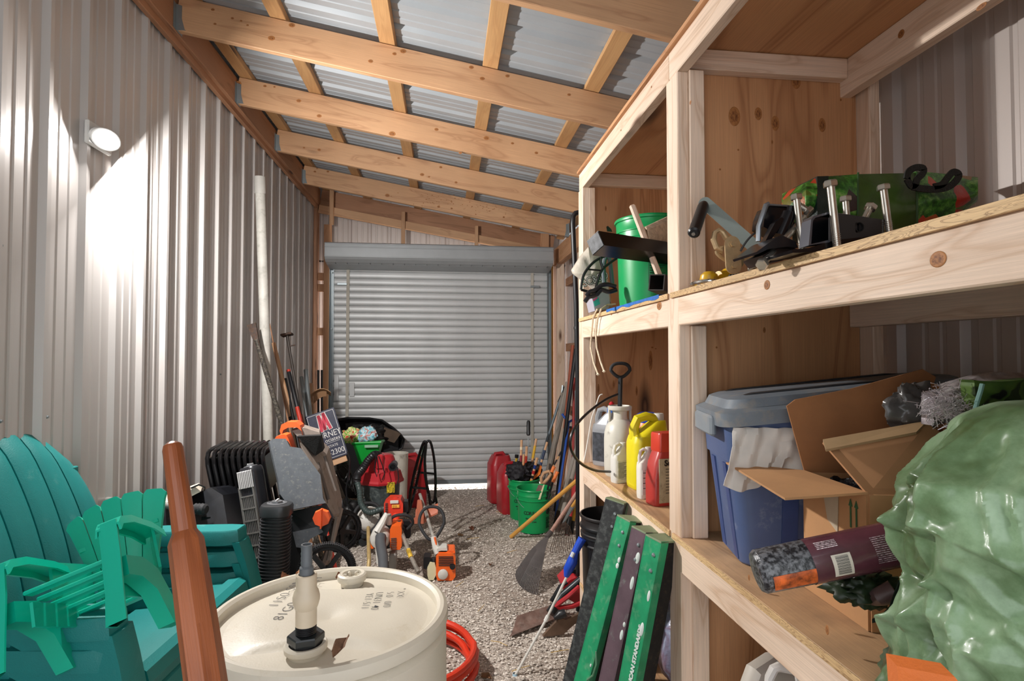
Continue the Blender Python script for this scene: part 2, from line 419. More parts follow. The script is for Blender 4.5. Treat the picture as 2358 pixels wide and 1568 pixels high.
for i, y in enumerate((2.25, 3.17, 4.05, 4.95, 5.86, 6.70)):
    r = empty('rafter', (-1.43, y, RB(-1.43)), RL[i], 'rafter', 'rafters under the metal roof')
    x1 = 1.30
    board('plank', (-1.43, y, RB(-1.43)+.093), (x1, y, RB(x1)+.093), .038, .184, W_RAFT if i < 5 else W_RED, r)
    if i < 5:
        for X, sg in ((-1.43, 1), (1.298, -1)):
            mb = MB(); z0 = RB(X)
            mb.box((X, y-.0215, z0-.002), (X+sg*.05, y+.0215, z0-.0005))
            for q in (-1, 1):
                mb.prism([(X, z0), (X+sg*.045, z0), (X+sg*.03, z0+.06), (X+sg*.03, z0+.13), (X, z0+.14)], y+q*.0195, y+q*.0215, 'xz')
                mb.box((X, y+q*.02, z0), (X+sg*.002, y+q*.05, z0+.14))
            for zz in (.03, .06, .09, .12):
                mb.cyl((X+sg*.016, y-.0235, z0+zz), (X+sg*.016, y-.021, z0+zz), .003, 6)
            mb.build('joist_hanger', GALV, r, world=True)
PL = ['roof purlin hard against the left ledger', 'second roof purlin from the left wall', 'middle one of the flat roof purlins', 'fourth roof purlin from the left wall', 'rightmost roof purlin, above the shelf roof edge', 'roof purlin above the right wall']
for i, x in enumerate((-1.37, -.908, -.322, .252, .842, 1.40)):
    p = RT(x)+.022
    o = board('purlin', (x, -.8, p), (x, 6.85, p), .089, .036, W_PURL, side=(1, 0, -SL))
    tag(o, PL[i], 'purlin', 'roof purlins on top of the rafters')
t = NT('knot'); co = t.map(); g = t.n('TexGradient', gradient_type='SPHERICAL'); t.l(co, g.inputs[0]); nz = t.n('TexNoise', _Scale=3, _Detail=4); t.l(co, nz.inputs[0])
ad = t.n('Math', operation='MULTIPLY_ADD'); t.l(nz.outputs[0], ad.inputs[0]); ad.inputs[1].default_value = .35; t.l(g.outputs[0], ad.inputs[2])
t.l(t.ramp(ad.outputs[0], [(.17, lin('a8703e')), (.3, lin('6a3c1e')), (.42, lin('2c160c')), (.52, lin('5a3018')), (.8, lin('7a4a28')), (1, lin('24120a'))]), t.b.inputs['Base Color']); t.b.inputs['Roughness'].default_value = .6; KM = t.m
kmb = MB(); kmb.lathe([(1, 0), (.9, .6), (0, 1)], 20); KP = None
def knot(p, ax, w, h, parent):
    global KP
    if KP is None: o = kmb.build('knot', KM); KP = o
    else: o = KP.copy(); COL.objects.link(o)
    o.scale = (w*1.2, h*1.2, .0012); o.location = p; o.rotation_euler = {'-y': (PI/2, 0, 0), '-x': (PI/2, 0, -PI/2), '-z': (PI, 0, 0)}[ax]
    o.parent = parent; o.matrix_parent_inverse = wm(parent).inverted(); return o
RAF = sorted([o for o in bpy.data.objects if o.name.split('.')[0] == 'rafter'], key=lambda o: o.location.y)
for ri, y_, pts in ((1, 3.151, ((495, 55, .5), (535, 42, .5), (555, 48, .4), (672, 58, 1), (625, 88, 1.1), (490, 22, .6), (928, 118, 1), (908, 124, .7), (853, 141, .8), (570, 58, .4), (1110, 181, .8), (1168, 175, .7), (1085, 155, .8), (1310, 218, .6))),
    (2, 4.031, ((548, 192, 1.4), (610, 198, .7), (632, 200, .5), (688, 232, 1), (735, 267, 1), (903, 308, 1.4), (1005, 298, .9), (1060, 352, .7), (1120, 318, 1.2), (1235, 352, .8), (1180, 330, .7))),
    (3, 4.931, ((735, 345, .9), (700, 340, .6), (972, 402, 1.1), (988, 407, .6), (918, 364, .7), (1015, 385, .8), (1265, 372, 1.3), (1298, 370, 1.1), (1050, 420, .8))),
    (4, 5.841, ((725, 395, .8), (755, 395, .8), (892, 450, 1.4), (1010, 476, .9), (1040, 480, .7), (730, 388, .5), (1160, 500, .7)))):
    for x, y, s_ in pts: knot(at(x, y, Y=y_-.0005), '-y', .014*s_, .010*s_, RAF[ri])
random.seed(2)
for k in range(90):
    x = random.gauss(1060, 70); y = 455+(x-1000)*.125+random.gauss(8, 9)
    if 900 < x < 1250: knot(at(x, y, Y=5.8405), '-y', random.uniform(.002, .006), random.uniform(.0015, .004), RAF[4])
# gable framing
YG = 6.66
def stud(x0, x1, z0, z1, label, m=W_POST, y=YG, t=.038, cat='stud', grp=None):
    o = board('wall_stud', ((x0+x1)/2, y, z0), ((x0+x1)/2, y, z1), x1-x0, t, m, side=(1, 0, 0)); return tag(o, label, cat, grp)
stud(-1.50, -1.447, 0, 3.44, 'full height corner stud at the left end of the far wall', W_RED, t=.09)
stud(-1.385, -1.30, 0, 3.03, 'wide jamb board left of the roll-up door, sawn square above the door hood')
stud(-1.315, -1.268, 3.02, 3.44, 'short stud above the left jamb of the roll-up door', W_RAFT, y=6.605)
stud(-.508, -.465, 2.6, 3.19, 'short gable stud over the door, left of the middle', W_RAFT, y=6.605)
stud(.342, .382, 2.5, 3.05, 'short gable stud over the door, right of the middle', W_RAFT, y=6.605)
stud(1.135, 1.235, 0, 2.99, 'wide post right of the roll-up door reaching the roof')
stud(1.255, 1.285, 0, 2.8, 'narrow yellowish stud between the door post and the right corner', W_YEL)
stud(1.30, 1.385, 0, 2.62, 'wide pale stud in the far right corner', W_PALE, y=6.5)
stud(1.37, 1.455, 0, 2.62, 'stud against the right wall behind the leaning tools', W_PALE, y=5.75)
stud(1.37, 1.455, 0, 2.62, 'stud of the right wall close behind the shelf end', W_PALE, y=4.6)
for z in (1.62, 2.38, .9):
    o = board('wall_girt', (1.425, 5.77, z), (1.425, 6.48, z), .05, .09, W_RED, side=(1, 0, 0)); tag(o, {1.62: 'middle', 2.38: 'upper', .9: 'lower'}[z]+' girt between the far right studs', 'girt', 'girts on the right wall')
for z, l in ((2.43, 'upper one of the paired blocks'), (2.30, 'lower one of the paired blocks'), (1.80, 'single block at mid height')):
    o = board('blocking', (-1.447, 6.67, z), (-1.385, 6.67, z), .038, .085, W_POST, side=(0, 1, 0)); tag(o, l+' between the left corner stud and door jamb', 'blocking', 'blocks beside the left door jamb')
p0, p1 = V((-1.44, YG-.02, 3.205)), V((1.14, YG-.02, 2.775))
o = board('gable_plate', p0, p1, .05, .09, W_RAFT); tag(o, 'sloping pale plate under the end rafter of the gable', 'plate')
# ---------------------------------------------------------------- roll-up door
d = empty('door_1', (-.03, 6.6, 0), 'grey ribbed steel roll-up door closing the far end of the shed', 'door', kind='structure')
YD = 6.60
DX0, DX1 = -1.265, 1.21
def curtain():
    prof = []; z = .07; p = .078
    while z < 2.60:
        prof += [(z, -.001), (z+.007, -.008), (z+.014, -.011), (z+.036, -.0125), (z+.060, -.011), (z+.068, -.008), (z+.073, -.001), (z+.0755, .008)]
        z += p
    n = len(prof); mb = MB()
    vs = [(x, YD+y, z) for x in (DX0, DX1) for z, y in prof]+[(x, YD+y+.003, z) for x in (DX0, DX1) for z, y in prof]
    fs = [(i, n+i, n+i+1, i+1) for i in range(n-1)]+[(2*n+i, 2*n+i+1, 3*n+i+1, 3*n+i) for i in range(n-1)]
    mb.add(vs, fs, True); return mb
curtain().build('curtain', S_DOOR, d, world=True, sharp=.9)
mb = MB(); mb.box((DX0, YD-.02, .045), (DX1, YD+.02, .095), .004); mb.box((DX0, YD-.03, .05), (DX1, YD-.015, .062)); mb.build('bottom_bar', GALV, d, world=True)
for x, nm in ((DX0-.012, 'l'), (DX1+.012, 'r')):
    mb = MB(); s_ = 1 if nm == 'l' else -1
    mb.box((x-.025, YD+.022, 0), (x+.025, YD+.026, 2.58)); mb.box((x-.025, YD-.035, 0), (x-.021, YD+.026, 2.58)); mb.box((x+.021, YD-.035, 0), (x+.025, YD+.026, 2.58))
    for z in (2.47, 1.83, 1.2, .6): mb.lathe([(.012, 0), (.012, .004)], 10, ax='y') if False else mb.cyl((x, YD-.038, z), (x, YD-.034, z), .009, 8)
    mb.build('guide_rail', GALV, d, world=True)
for x in (-1.10, 1.02):
    mb = MB(); mb.box((x-.017, YD-.022, .1), (x+.017, YD-.018, 2.56)); mb.build('lift_strap', mat('b9b4a8', .8, var=.1), d, world=True)
mb = MB(); mb.box((-1.245, YD-.024, 1.02), (-1.195, YD-.018, 1.30), .002); mb.box((-1.075, YD-.026, 1.06), (-1.02, YD-.018, 1.22), .002); mb.box((-1.2, YD-.016, 1.12), (-1.06, YD-.012, 1.17)); mb.build('lock_plate', S_DOOR, d, world=True)
for x, s_ in ((-1.16, 1), (1.06, 1)):
    mb = MB(); mb.box((x-.06, YD-.03, 2.325), (x+.05, YD-.022, 2.352), .003); mb.build('slide_bolt', GALV, d, world=True)
hood = [(6.585, 2.775), (6.30, 2.76), (6.275, 2.745), (6.27, 2.60), (6.285, 2.575), (6.33, 2.545), (6.36, 2.545), (6.40, 2.53), (6.585, 2.50)]
mb = MB(); mb.prism([(y-.0, z) for y, z in hood], -1.30, 1.215, 'yz')
for z in (2.735, 2.70, 2.595): mb.box((-1.302, 6.266, z), (1.217, 6.275, z+.012), .003)
mb.build('hood', mat('a3a7a9', .42, .2, var=.04), d, world=True)
mb = MB()
for k in range(20):
    x = -1.2+k*.124; mb.box((x, 6.335, 2.535), (x+.004, 6.46, 2.549))
mb.build('hood_seam', mat('6d7274', .5), d, world=True)
# ---------------------------------------------------------------- wall flood lamp
FL = empty('flood_lamp', (-1.5, 2.5, 2.46), 'glaring white flood lamp fixed high on the left metal wall', 'lamp')
mb = MB(); mb.box((-1.482, 2.49, 2.40), (-1.462, 2.66, 2.50), .006); mb.cyl((-1.47, 2.57, 2.45), (-1.445, 2.57, 2.45), .02, 12); mb.build('base', mat('c9c9c6', .4), FL, world=True)
LENS = mat('ffffff', .3, emit=9.0)
LA = V((-1.435, 2.565, 2.44)); ldir = V((.8, -.12, -.42)).normalized()
q = ldir.to_track_quat('Z', 'Y').to_matrix().to_4x4()
mb = MB(); mb.at(T(LA) @ q); mb.lathe([(.02, -.028), (.045, -.02), (.055, -.01), (.055, .0), (.05, .001)], 24, sx=1.5 if abs(q[1][0]) > .5 else .8, sy=.8 if abs(q[1][0]) > .5 else 1.5); mb.build('lamp_head', mat('d0d0ce', .4), FL, world=True)
mb = MB(); mb.at(T(LA) @ q); mb.lathe([(.047, .001), (.045, .008), (.03, .014), (.001, .016)], 24, sx=1.5 if abs(q[1][0]) > .5 else .8, sy=.8 if abs(q[1][0]) > .5 else 1.5); mb.build('lens', LENS, FL, world=True)
# ================================================================ the shelving unit
SH = empty('shelving_unit', (1.0, 1.75, 0), 'tall shelving unit of pale lumber and knotty plywood along the right wall', 'shelf')
XF, XB, YN, YM, YFAR = .72, 1.40, .50, 1.74, 2.98
def sb(name, a, b, w, t, m=W_PALE, side=(0, 1, 0), bev=.003): return board(name, a, b, w, t, m, SH, side=side, bev=bev)
def sheet(name, lo, hi, m, grain='x'):
    """plywood with its grain along x or z or y"""
    lo, hi = V(lo), V(hi); c = (lo+hi)/2; s = hi-lo
    ax = {'x': (V((1, 0, 0)), V((0, 1, 0)), s.x, s.y, s.z), 'y': (V((0, 1, 0)), V((1, 0, 0)), s.y, s.x, s.z), 'z': (V((0, 0, 1)), V((1, 0, 0)), s.z, s.x, s.y)}[grain]
    return board(name, c-ax[0]*ax[2]/2, c+ax[0]*ax[2]/2, ax[3], ax[4], m, SH, side=tuple(ax[1]), bev=.001)
# levels: top of the boards
Z1, Z2, Z3, ZR = 1.722, .962, .32, 2.505
for z, nm in ((Z1, 1), (Z2, 2), (Z3, 3)):
    for ya, yb in ((YN, YM-.012), (YM+.012, YFAR-.012)):
        sheet('shelf_board', (XF-.004, ya, z-.018), (XB-.02, yb, z), W_PLYS, 'y')
        sb('front_beam', (XF+.019, ya+.0, z-.018-.0445), (XF+.019, yb, z-.018-.0445), .038, .089, side=(1, 0, 0))
        sb('back_beam', (1.352, ya, z-.018-.0445), (1.352, yb, z-.018-.0445), .038, .089, side=(1, 0, 0))
        sb('shelf_edge', (XF-.006, ya, z-.009), (XF-.006, yb, z-.009), .003, .0175, W_EDGE, side=(1, 0, 0), bev=.0005)
for ya, yb in ((YN, YM), (YM, YFAR)):
    sheet('roof_board', (XF-.012, ya, ZR), (1.40, yb, ZR+.015), W_PLY, 'y')
    sb('roof_front_beam', (XF+.019, ya, ZR-.0455), (XF+.019, yb, ZR-.0455), .038, .089, side=(1, 0, 0))
    sb('roof_back_beam', (1.338, ya, ZR-.058), (1.338, yb, ZR-.058), .04, .115, side=(1, 0, 0))
# dividers
for y, k in ((YM, 0), (YFAR, 1), (YN, 2)):
    sheet('side_panel', (XF+.038, y-.006, .0), (1.375, y+.012, ZR), W_PLY, 'z')
    for xa in (XF+.019, 1.395):
        sb('post', (xa, y-.02 if k != 1 else y-.03, 0), (xa, y-.02 if k != 1 else y-.03, ZR-.09 if xa < 1 else ZR), .038, .089, side=(1, 0, 0))
    sb('cross_rail', (XF+.04, y-.026, ZR-.035), (1.318, y-.026, ZR-.035), .038, .066)
for z0, z1 in ((0, Z3-.108), (Z3, Z2-.108), (Z2, Z1-.108), (Z1, ZR-.09)):
    for y in (YM-.04, ):
        sb('cleat', (XF+.058, y-.02, z0), (XF+.058, y-.02, z1), .05, .04, side=(1, 0, 0))
    sb('cleat', (XF+.052, YFAR-.06, z0), (XF+.052, YFAR-.06, z1), .035, .03, side=(1, 0, 0))

for x, y, w_, h_ in ((1691, 268, .017, .027), (1746, 262, .011, .018), (1785, 284, .012, .021), (1893, 288, .011, .020), (1833, 187, .014, .022), (1920, 176, .011, .009), (1778, 327, .003, .006), (1658, 390, .003, .003), (1936, 230, .003, .004), (1613, 1205, .014, .020), (1700, 345, .003, .003), (1720, 960, .003, .003), (1650, 800, .003, .003), (1760, 760, .004, .008)):
    knot(at(x, y, Y=YM-.0065), '-y', w_, h_, SH)
for x, y, w_, h_ in ((1498, 830, .010, .045), (1378, 895, .005, .022), (1413, 885, .005, .018), (1466, 900, .005, .022), (1450, 430, .003, .01), (1508, 428, .003, .01), (1395, 480, .004, .012), (1502, 800, .006, .004), (1510, 803, .004, .003)):
    knot(at(x, y, Y=YFAR-.0065), '-y', w_, h_, SH)
for x, y, w_, h_ in ((2160, 597, .012, .010), (1766, 656, .010, .009), (1518, 704, .018, .012), (1408, 722, .010, .006), (1457, 1164, .006, .006), (1590, 236, .005, .005), (1500, 200, .004, .003), (1430, 300, .004, .003), (1812, 1345, .004, .008), (1725, 1330, .003, .006), (1905, 1450, .004, .008)):
    knot(at(x, y, X=XF-.0005), '-x', w_, h_, SH)
for x, y, w_, h_ in ((2075, 78, .010, .010), (2260, 15, .012, .006)): knot(at(x, y, X=1.3175), '-x', w_, h_, SH)
# ================================================================ left foreground: chairs, handle, tub, drum, hose
TEAL = mat('127a78', .5, var=.06, vs=3, dirt=.12, dcol='4f8f8a', bump=.25, bs=300)
TEAL2 = mat('06b496', .3, var=.03, vs=3)
def smooth_box(mb, pts, w0, w1): pass
def adirondack(z0, label):
    M0 = T((-.87, 2.10, z0)) @ R(math.radians(-4.8))
    r = empty('patio_chair', (-.87, 2.10, z0), label, 'chair', 'stacked turquoise patio chairs', rot=(0, 0, math.radians(-4.8)))
    # arms: broad tapering slab with a turned down skirt, front leg panel flaring to the floor
    for s in (-1, 1):
        mb = MB()
        out = [(-.60, .345), (-.60, .40), (-.30, .43), (-.06, .44), (0, .43), (.0, .35), (-.05, .33), (-.35, .33)]
        poly = [(x, s*y) for x, y in out]
        if s < 0: poly = poly[::-1]
        top = [(x, y, .56) for x, y in poly]; n = len(poly); cx = -.3; cy = s*.385
        e = [(cx+(x-cx)*.985, cy+(y-cy)*.9, .568) for x, y in poly]; lo = [(x+.004 if x > -.1 else x, y, .51) for x, y in poly]
        mb.loft([lo, top, e]); mb.build('arm', TEAL, r)
        mb = MB()                                   # front leg: wedge panel
        secs = []
        for z, xa, xb, ya, yb in ((0, -.02, .13, .355, .46), (.25, -.10, .08, .35, .445), (.44, -.15, .035, .345, .435), (.52, -.30, .01, .34, .43)):
            secs.append([(xb, s*ya, z), (xb+.006, s*(ya+yb)/2, z), (xb, s*yb, z), (xa, s*(yb-.005), z), (xa, s*(yb-.03), z), (xb-.03, s*(yb-.03), z), (xb-.03, s*ya, z)])
            if s < 0: secs[-1] = secs[-1][::-1]
        mb.loft(secs)
        mb.build('leg', TEAL, r)
        mb = MB(); mb.tube([(-.28, s*.38, .50), (-.45, s*.38, .28), (-.60, s*.39, 0)], [.03, .035, .04], 6); mb.build('leg', TEAL, r)
    mb = MB()                                       # seat: slats side to side, rounded nose
    for k in range(7):
        x = .01-k*.072; z = .385-.022*k; t = .008
        if k == 0: prof = [(x+.03, z-.09), (x+.045, z-.05), (x+.035, z-.015), (x+.01, z), (x-.03, z-.003), (x-.03, z-.02), (x+.02, z-.02), (x+.03, z-.06)]
        else: prof = [(x+.031, z-.006), (x+.026, z+.001), (x-.026, z-.003), (x-.031, z-.01), (x-.03, z-.03), (x+.03, z-.025)]
        mb.prism(prof[::-1], -.33, .33, 'xz', True)
    mb.box((-.48, -.33, .20), (0, -.31, .35)); mb.box((-.48, .31, .20), (0, .33, .35)); mb.box((-.45, -.012, .215), (0, .012, .30))
    mb.build('seat', TEAL, r, sharp=.5)
    mb = MB()
    for k in range(-2, 3):
        def f(u, v, k=k):
            w = .100-.008*v; yc = k*(.107-.009*v); tt = v
            x = -.40-.02*tt-.17*tt*tt-.12*tt*tt*tt*.3+.03*math.exp(-((tt-.12)/.1)**2)
            z = .235+tt*.785
            y = yc+(u-.5)*w
            if v > .9: x += (v-.9)*(-.2); 
            z -= (abs(y)/.30)**2*.17*tt**3
            return (x-.010*((u-.5)*2)**4, y, z)
        mb.grid(f, 6, 22, thick=.02, nrm=(1, 0, .2))
    for tt, ww in ((.80, .24), (.30, .27)):
        x = -.40-.02*tt-.17*tt*tt-.036*tt**3-.03; z = .235+tt*.80-.05
        mb.box((x-.008, -ww, z-.03), (x+.012, ww, z+.03), .004)
    mb.build('backrest', TEAL, r, sharp=.7)
    return r
adirondack(.24, 'large turquoise slatted patio chair on top of its stack, holding the small green chair')
adirondack(.155, 'large turquoise patio chair, second from the top of its stack, only its arm ends showing')
adirondack(.07, 'large turquoise patio chair, lowest showing in its stack beside the left wall')
# the child's chair thrown on top
def kid_chair():
    O = at(300, 1388, Y=1.80); Tp = at(258, 1150, Y=1.93); L = at(135, 1190, Y=1.865); Rr = at(378, 1122, Y=1.895)
    up = (Tp-O).normalized(); rt = (Rr-L); rt = (rt-up*rt.dot(up)).normalized(); fw = up.cross(rt).normalized()
    # rt x up points at the camera side
    fw = rt.cross(up).normalized()
    M = Matrix(((-rt.x, fw.x, up.x, O.x), (-rt.y, fw.y, up.y, O.y), (-rt.z, fw.z, up.z, O.z), (0, 0, 0, 1)))
    r = empty('child_chair', O, 'small bright green slatted child chair dumped on the turquoise chair stack', 'chair')
    r.rotation_euler = M.to_euler()
    HT = (Tp-O).length; hw = (Rr-L).length/2
    mb = MB()
    for k in range(5):
        a0 = -1+k*.4+.012; a1 = -1+(k+1)*.4-.012
        def f(u, v, a0=a0, a1=a1):
            a = a0+(a1-a0)*u; w = hw*(.42+.58*v)
            zt = HT*(1-.07*a*a); edge = .012*(1 if (u < .01 or u > .99) else 0)*(1 if v > .97 else 0)
            return (a*w, .015*(1-a*a)-.02*a*a*(.3+.7*v), zt*v-edge)
        mb.grid(f, 6, 10, thick=.012, nrm=(0, 1, 0))
    for v in (.12, .36, .62):
        w = hw*(.42+.58*v); mb.box((-w*.97, -.014, HT*v), (w*.97, -.004, HT*v+.012))
    mb.build('backrest', TEAL2, r)
    mb = MB()
    for k in range(6):
        y = .02+k*.045; z = -.01+.022*k*.6; mb.box((-hw*.62-.01*k*.3, y, z), (hw*.62+.01*k*.3, y+.038, z+.010), .003)
    mb.box((-hw*.6, .01, -.03), (-hw*.55, .29, .03)); mb.box((hw*.55, .01, -.03), (hw*.6, .29, .03)); mb.build('seat', TEAL2, r)
    for s in (-1, 1):
        mb = MB(); xs = hw*(.78 if s < 0 else .95)*s
        # side shell: wing joining arm to back
        pr = [(.0, HT*.50), (.035, HT*.545), (.08, HT*.53), (.10, HT*.47), (.10, HT*.43), (.045, HT*.30), (.0, HT*.05)]
        mb.grid(lambda u, v: (hw*(.62+.32*u)*s, .005+.10*u, HT*(.05+.42*v+.06*u)), 6, 8, thick=.008, nrm=(s, 0, 0))
        mb.build('side_wing', TEAL2, r)
        mb = MB()
        z = HT*.47
        mb.loft([[(xs-.028, y, zz), (xs+.028, y, zz), (xs+.032, y, zz-.022), (xs+.026, y, zz-.022), (xs+.024, y, zz-.006), (xs-.024, y, zz-.006), (xs-.026, y, zz-.022), (xs-.032, y, zz-.022)][::-1] for y, zz in ((.05, z), (.12, z+.012), (.24, z+.012), (.30, z-.002), (.315, z-.02))])
        mb.build('arm', TEAL2, r)
        mb = MB()
        mb.loft([[(xs-.022*q, y0, zz), (xs+.024*q, y0, zz), (xs+.024*q, y1, zz), (xs+.018*q, y1-.004, zz), (xs+.016*q, y0+.006, zz), (xs-.022*q, y0+.006, zz)] for zz, y0, y1, q in ((z-.01, .31, .25, 1), (z-.09, .315, .27, 1), (-.04, .33, .285, .95), (-.115, .345, .30, 1.05))])
        mb.build('leg', TEAL2, r)
        mb = MB()
        mb.loft([[(xs-.02, y0, z0), (xs+.022, y0, z0), (xs+.022, y1, z1), (xs-.02, y1, z1)] for y0, z0, y1, z1 in ((.29, .05, .29, .0), (.20, .055, .22, .0), (.12, .03, .15, -.03), (.04, -.07, .085, -.12), (.0, -.115, .05, -.118))])
        mb.build('leg', TEAL2, r)
    return r
kid_chair()
# varnished wooden handle, octagonal below and turned round above
a = at(484, 1640, Y=.88); b = at(396, 1018, Y=1.0)
h, L = aim('wooden_pole', a, b, 'thick orange-brown varnished wooden handle standing up before the patio chairs', 'pole')
mb = MB()
oct_ = []
for t_, r_, o in ((-.9, .029, 1), (.30, .0265, 1), (.60, .0245, 1), (.615, .0225, .5), (.64, .0175, 0), (.80, .0165, 0), (.97, .0155, 0), (.988, .0135, 0), (1, .007, 0)):
    ring = []
    for i in range(16):
        an = PI*i/8; fl = (an+PI/8) % (PI/4)-PI/8
        rr = r_*(math.cos(PI/8)/math.cos(fl)*o*1.04+(1-o)) if o else r_
        ring.append((rr*math.cos(an), rr*math.sin(an), t_*L))
    oct_.append(ring)
mb.M = Matrix(((0, 0, 1, 0), (0, 1, 0, 0), (-1, 0, 0, 0), (0, 0, 0, 1)))   # build along x so the grain follows
mb.loft(oct_); o = mb.build('grip', W_HAND, h, sharp=.35); o.rotation_euler = (0, -PI/2, 0)
# round tub with a rolled grey rim, leaning rim up against the drum
tb = empty('metal_tub', (-.43, 1.02, .45), 'round pan with a rolled grey rim and rusty inside in front of the white drum', 'tub', rot=(math.radians(40), 0, math.radians(8)))
tb.location = (-.395, 1.06, .62)
mb = MB(); mb.lathe([(.02, -.06), (.14, -.055), (.17, -.02), (.182, .0), (.178, .0), (.165, -.018), (.135, -.05), (.0, -.052)], 40, cap=False); mb.build('pan', mat('6a5a4e', .7, var=.3, vs=14, dirt=.8, dcol='4a2c1a'), tb)
mb = MB(); mb.tube([(.184*math.cos(t_*PI/24), .184*math.sin(t_*PI/24), 0) for t_ in range(48)], .011, 10, closed=True); mb.build('rim', mat('6b6d70', .3, .2, var=.25, vs=20, dirt=.4, dcol='3a3634'), tb)
# white plastic drum
D = empty('plastic_drum', (-.28, 1.46, 0), 'big cream-white plastic drum with stencilled lid and a pipe fitting on top', 'drum')
CREAM = mat('d2cab9', .42, var=.05, vs=3, dirt=.12, dcol='b8a888', bump=.1, bs=200)
mb = MB(); mb.lathe([(.25, .0), (.27, .01), (.283, .05), (.287, .3), (.287, .31), (.283, .33), (.283, .58), (.287, .60), (.285, .84), (.262, .862), (.262, .87)], 72); mb.build('body', CREAM, D)
mb = MB(); mb.lathe([(.262, .857), (.280, .857), (.2885, .864), (.290, .875), (.288, .888), (.279, .895), (.270, .895), (.262, .889), (.260, .868), (.262, .86)], 96, cap=False); mb.build('rim', CREAM, D)
def lid(u, v):
    r_ = .262*u; a_ = 2*PI*v; x, y = r_*math.cos(a_), r_*math.sin(a_)
    z = .868+.014*math.exp(-((r_-.12)/.1)**4)*1.0
    # two crescent bung recesses
    for bx, by in ((-.015, -.175), (.02, .205)):
        dd = math.hypot((x-bx)/1.9, (y-by)/.62); z -= .013*max(0, 1-(dd/.085)**4)
    return (x, y, z)
mb = MB(); mb.grid(lid, 30, 96); mb.build('lid', CREAM, D)
mb = MB(); mb.at(T((.02, .20, .872))); mb.lathe([(.030, 0), (.031, .012), (.038, .014), (.041, .022), (.039, .031), (.034, .034), (.026, .033), (.024, .02), (.0, .018)], 32, cap=False)
for k in range(6):
    a_ = k*PI/3; mb.at(T((.02, .20, .872)) @ R(a_)); mb.box((.014, -.004, .018), (.027, .004, .031), .002)
mb.build('bung', CREAM, D)
C = (-.02, -.165)
mb = MB(); mb.at(T((*C, .865))); mb.lathe([(.036, 0), (.038, .012), (.045, .016), (.046, .026), (.042, .030), (.035, .029), (.034, .02), (0, .02)], 32, cap=False); mb.build('bung', CREAM, D)
mb = MB(); mb.at(T((*C, .885))); mb.lathe([(.033, 0), (.033, .014)], 28); mb.build('gasket', BLACKP, D)
mb = MB(); mb.at(T((*C, .898)) @ R(.2)); mb.lathe([(.038, 0), (.039, .003), (.039, .014), (.037, .017)], 6); mb.sm = [False]*len(mb.sm); mb.build('hex_nut', mat('23282b', .35), D)
mb = MB(); mb.at(T((*C, .915)))
pr = [(.0205, 0)]
for k in range(5): pr += [(.0205, .004*k), (.0225, .004*k+.002)]
mb.lathe(pr+[(.02, .022)], 20); mb.build('thread', BLACKP, D)
IV = mat('cfc0a8', .4, var=.05)
mb = MB(); mb.at(T((*C, .933))); mb.lathe([(.021, 0), (.0225, .001), (.0225, .036), (.024, .038), (.026, .044), (.0285, .053), (.0285, .062), (.026, .072), (.022, .079), (.022, .108), (.0205, .110), (.017, .110), (.017, .10)], 28, cap=False); mb.build('check_valve', IV, D)
mb = MB(); mb.at(T((*C, 1.035))); mb.lathe([(.015, 0), (.015, .022), (.0135, .024), (.0115, .026), (.0125, .034), (.0115, .036), (.0125, .044), (.0115, .046), (.0125, .054), (.0115, .056), (.0122, .068), (.0122, .072), (.009, .072), (.009, .05)], 20, cap=False); mb.build('hose_barb', mat('5f6468', .5), D)
INK = mat('4a4a4c', .6, var=.3, vs=60)
def stencil(s, px0, py0, size, d, sp=1.0):
    p = at(px0, py0, Z=.884); l = p-V((-.28, 1.46, 0)); d = V(d).normalized(); u = V((0, 0, 1)).cross(d)
    M = Matrix(((d.x, u.x, 0, l.x), (d.y, u.y, 0, l.y), (0, 0, 1, .8835), (0, 0, 0, 1)))
    text('stencilled_code', s, size, INK, D, M, .0004, 'LEFT', sp, -.0012)
stencil('11S0-S9NG', 627, 1397, .038, (.16, 1, 0), 1.15)
stencil('81G0-8ESRHH', 638, 1427, .038, (.16, 1, 0), 1.15)
for s_, x_, y_ in (('YE1-S11', 852, 1363), ('UN31 40', 874, 1361), ('5.0   0/0', 899, 1360), ('" XX', 925, 1352)):
    stencil(s_, x_, y_+2, .030, (-.02, -1, 0), .95)
def leaf(px_, py_, size, col, label, z=.886, rz=0):
    p = at(px_, py_, Z=z); mb = MB(); m_ = 8
    mb.grid(lambda u, v: ((u-.5)*size*(1-abs(v-.5)*1.5), (v-.5)*size*1.6, .008*math.sin(u*5+v*4)+.012*v+.001), 6, 8, thick=.0006)
    o = mb.build('dry_leaf', mat(col, .8, var=.3, vs=40)); o.location = p+V((0, 0, .006)); o.rotation_euler = (.25, .3, rz); return tag(o, label, 'leaf', 'dry leaves on the drum lid')
leaf(783, 1497, .028, '7a5a44', 'curled brown leaf right of the black hex nut on the drum lid', rz=-.6)
leaf(789, 1345, .03, '6a4028', 'dark dry leaf tucked against the far bung of the drum', z=.88, rz=1.3)
leaf(690, 1337, .035, 'a87a58', 'torn tan leaf behind the pipe fitting at the far rim of the drum', z=.875, rz=.5)
leaf(660, 1340, .022, '7e5238', 'small brown leaf against the far left of the drum rim', z=.875, rz=1.9)
# red hose coil beside the drum
RH = mat('c8341c', .38, var=.08)
pts = []
for k in range(150):
    a_ = k/150*2*PI*4.2; r_ = .30+.018*math.sin(a_*.37)+.012*(k/36 % 1); z = .02+.035*(k/36)*.7
    pts.append((-.17+r_*math.cos(a_), 2.78+r_*1.02*math.sin(a_), z))
mb = MB(); mb.tube(pts, .017, 10); tag(mb.build('garden_hose', RH), 'thick orange-red hose coiled on the gravel behind the drum', 'hose')
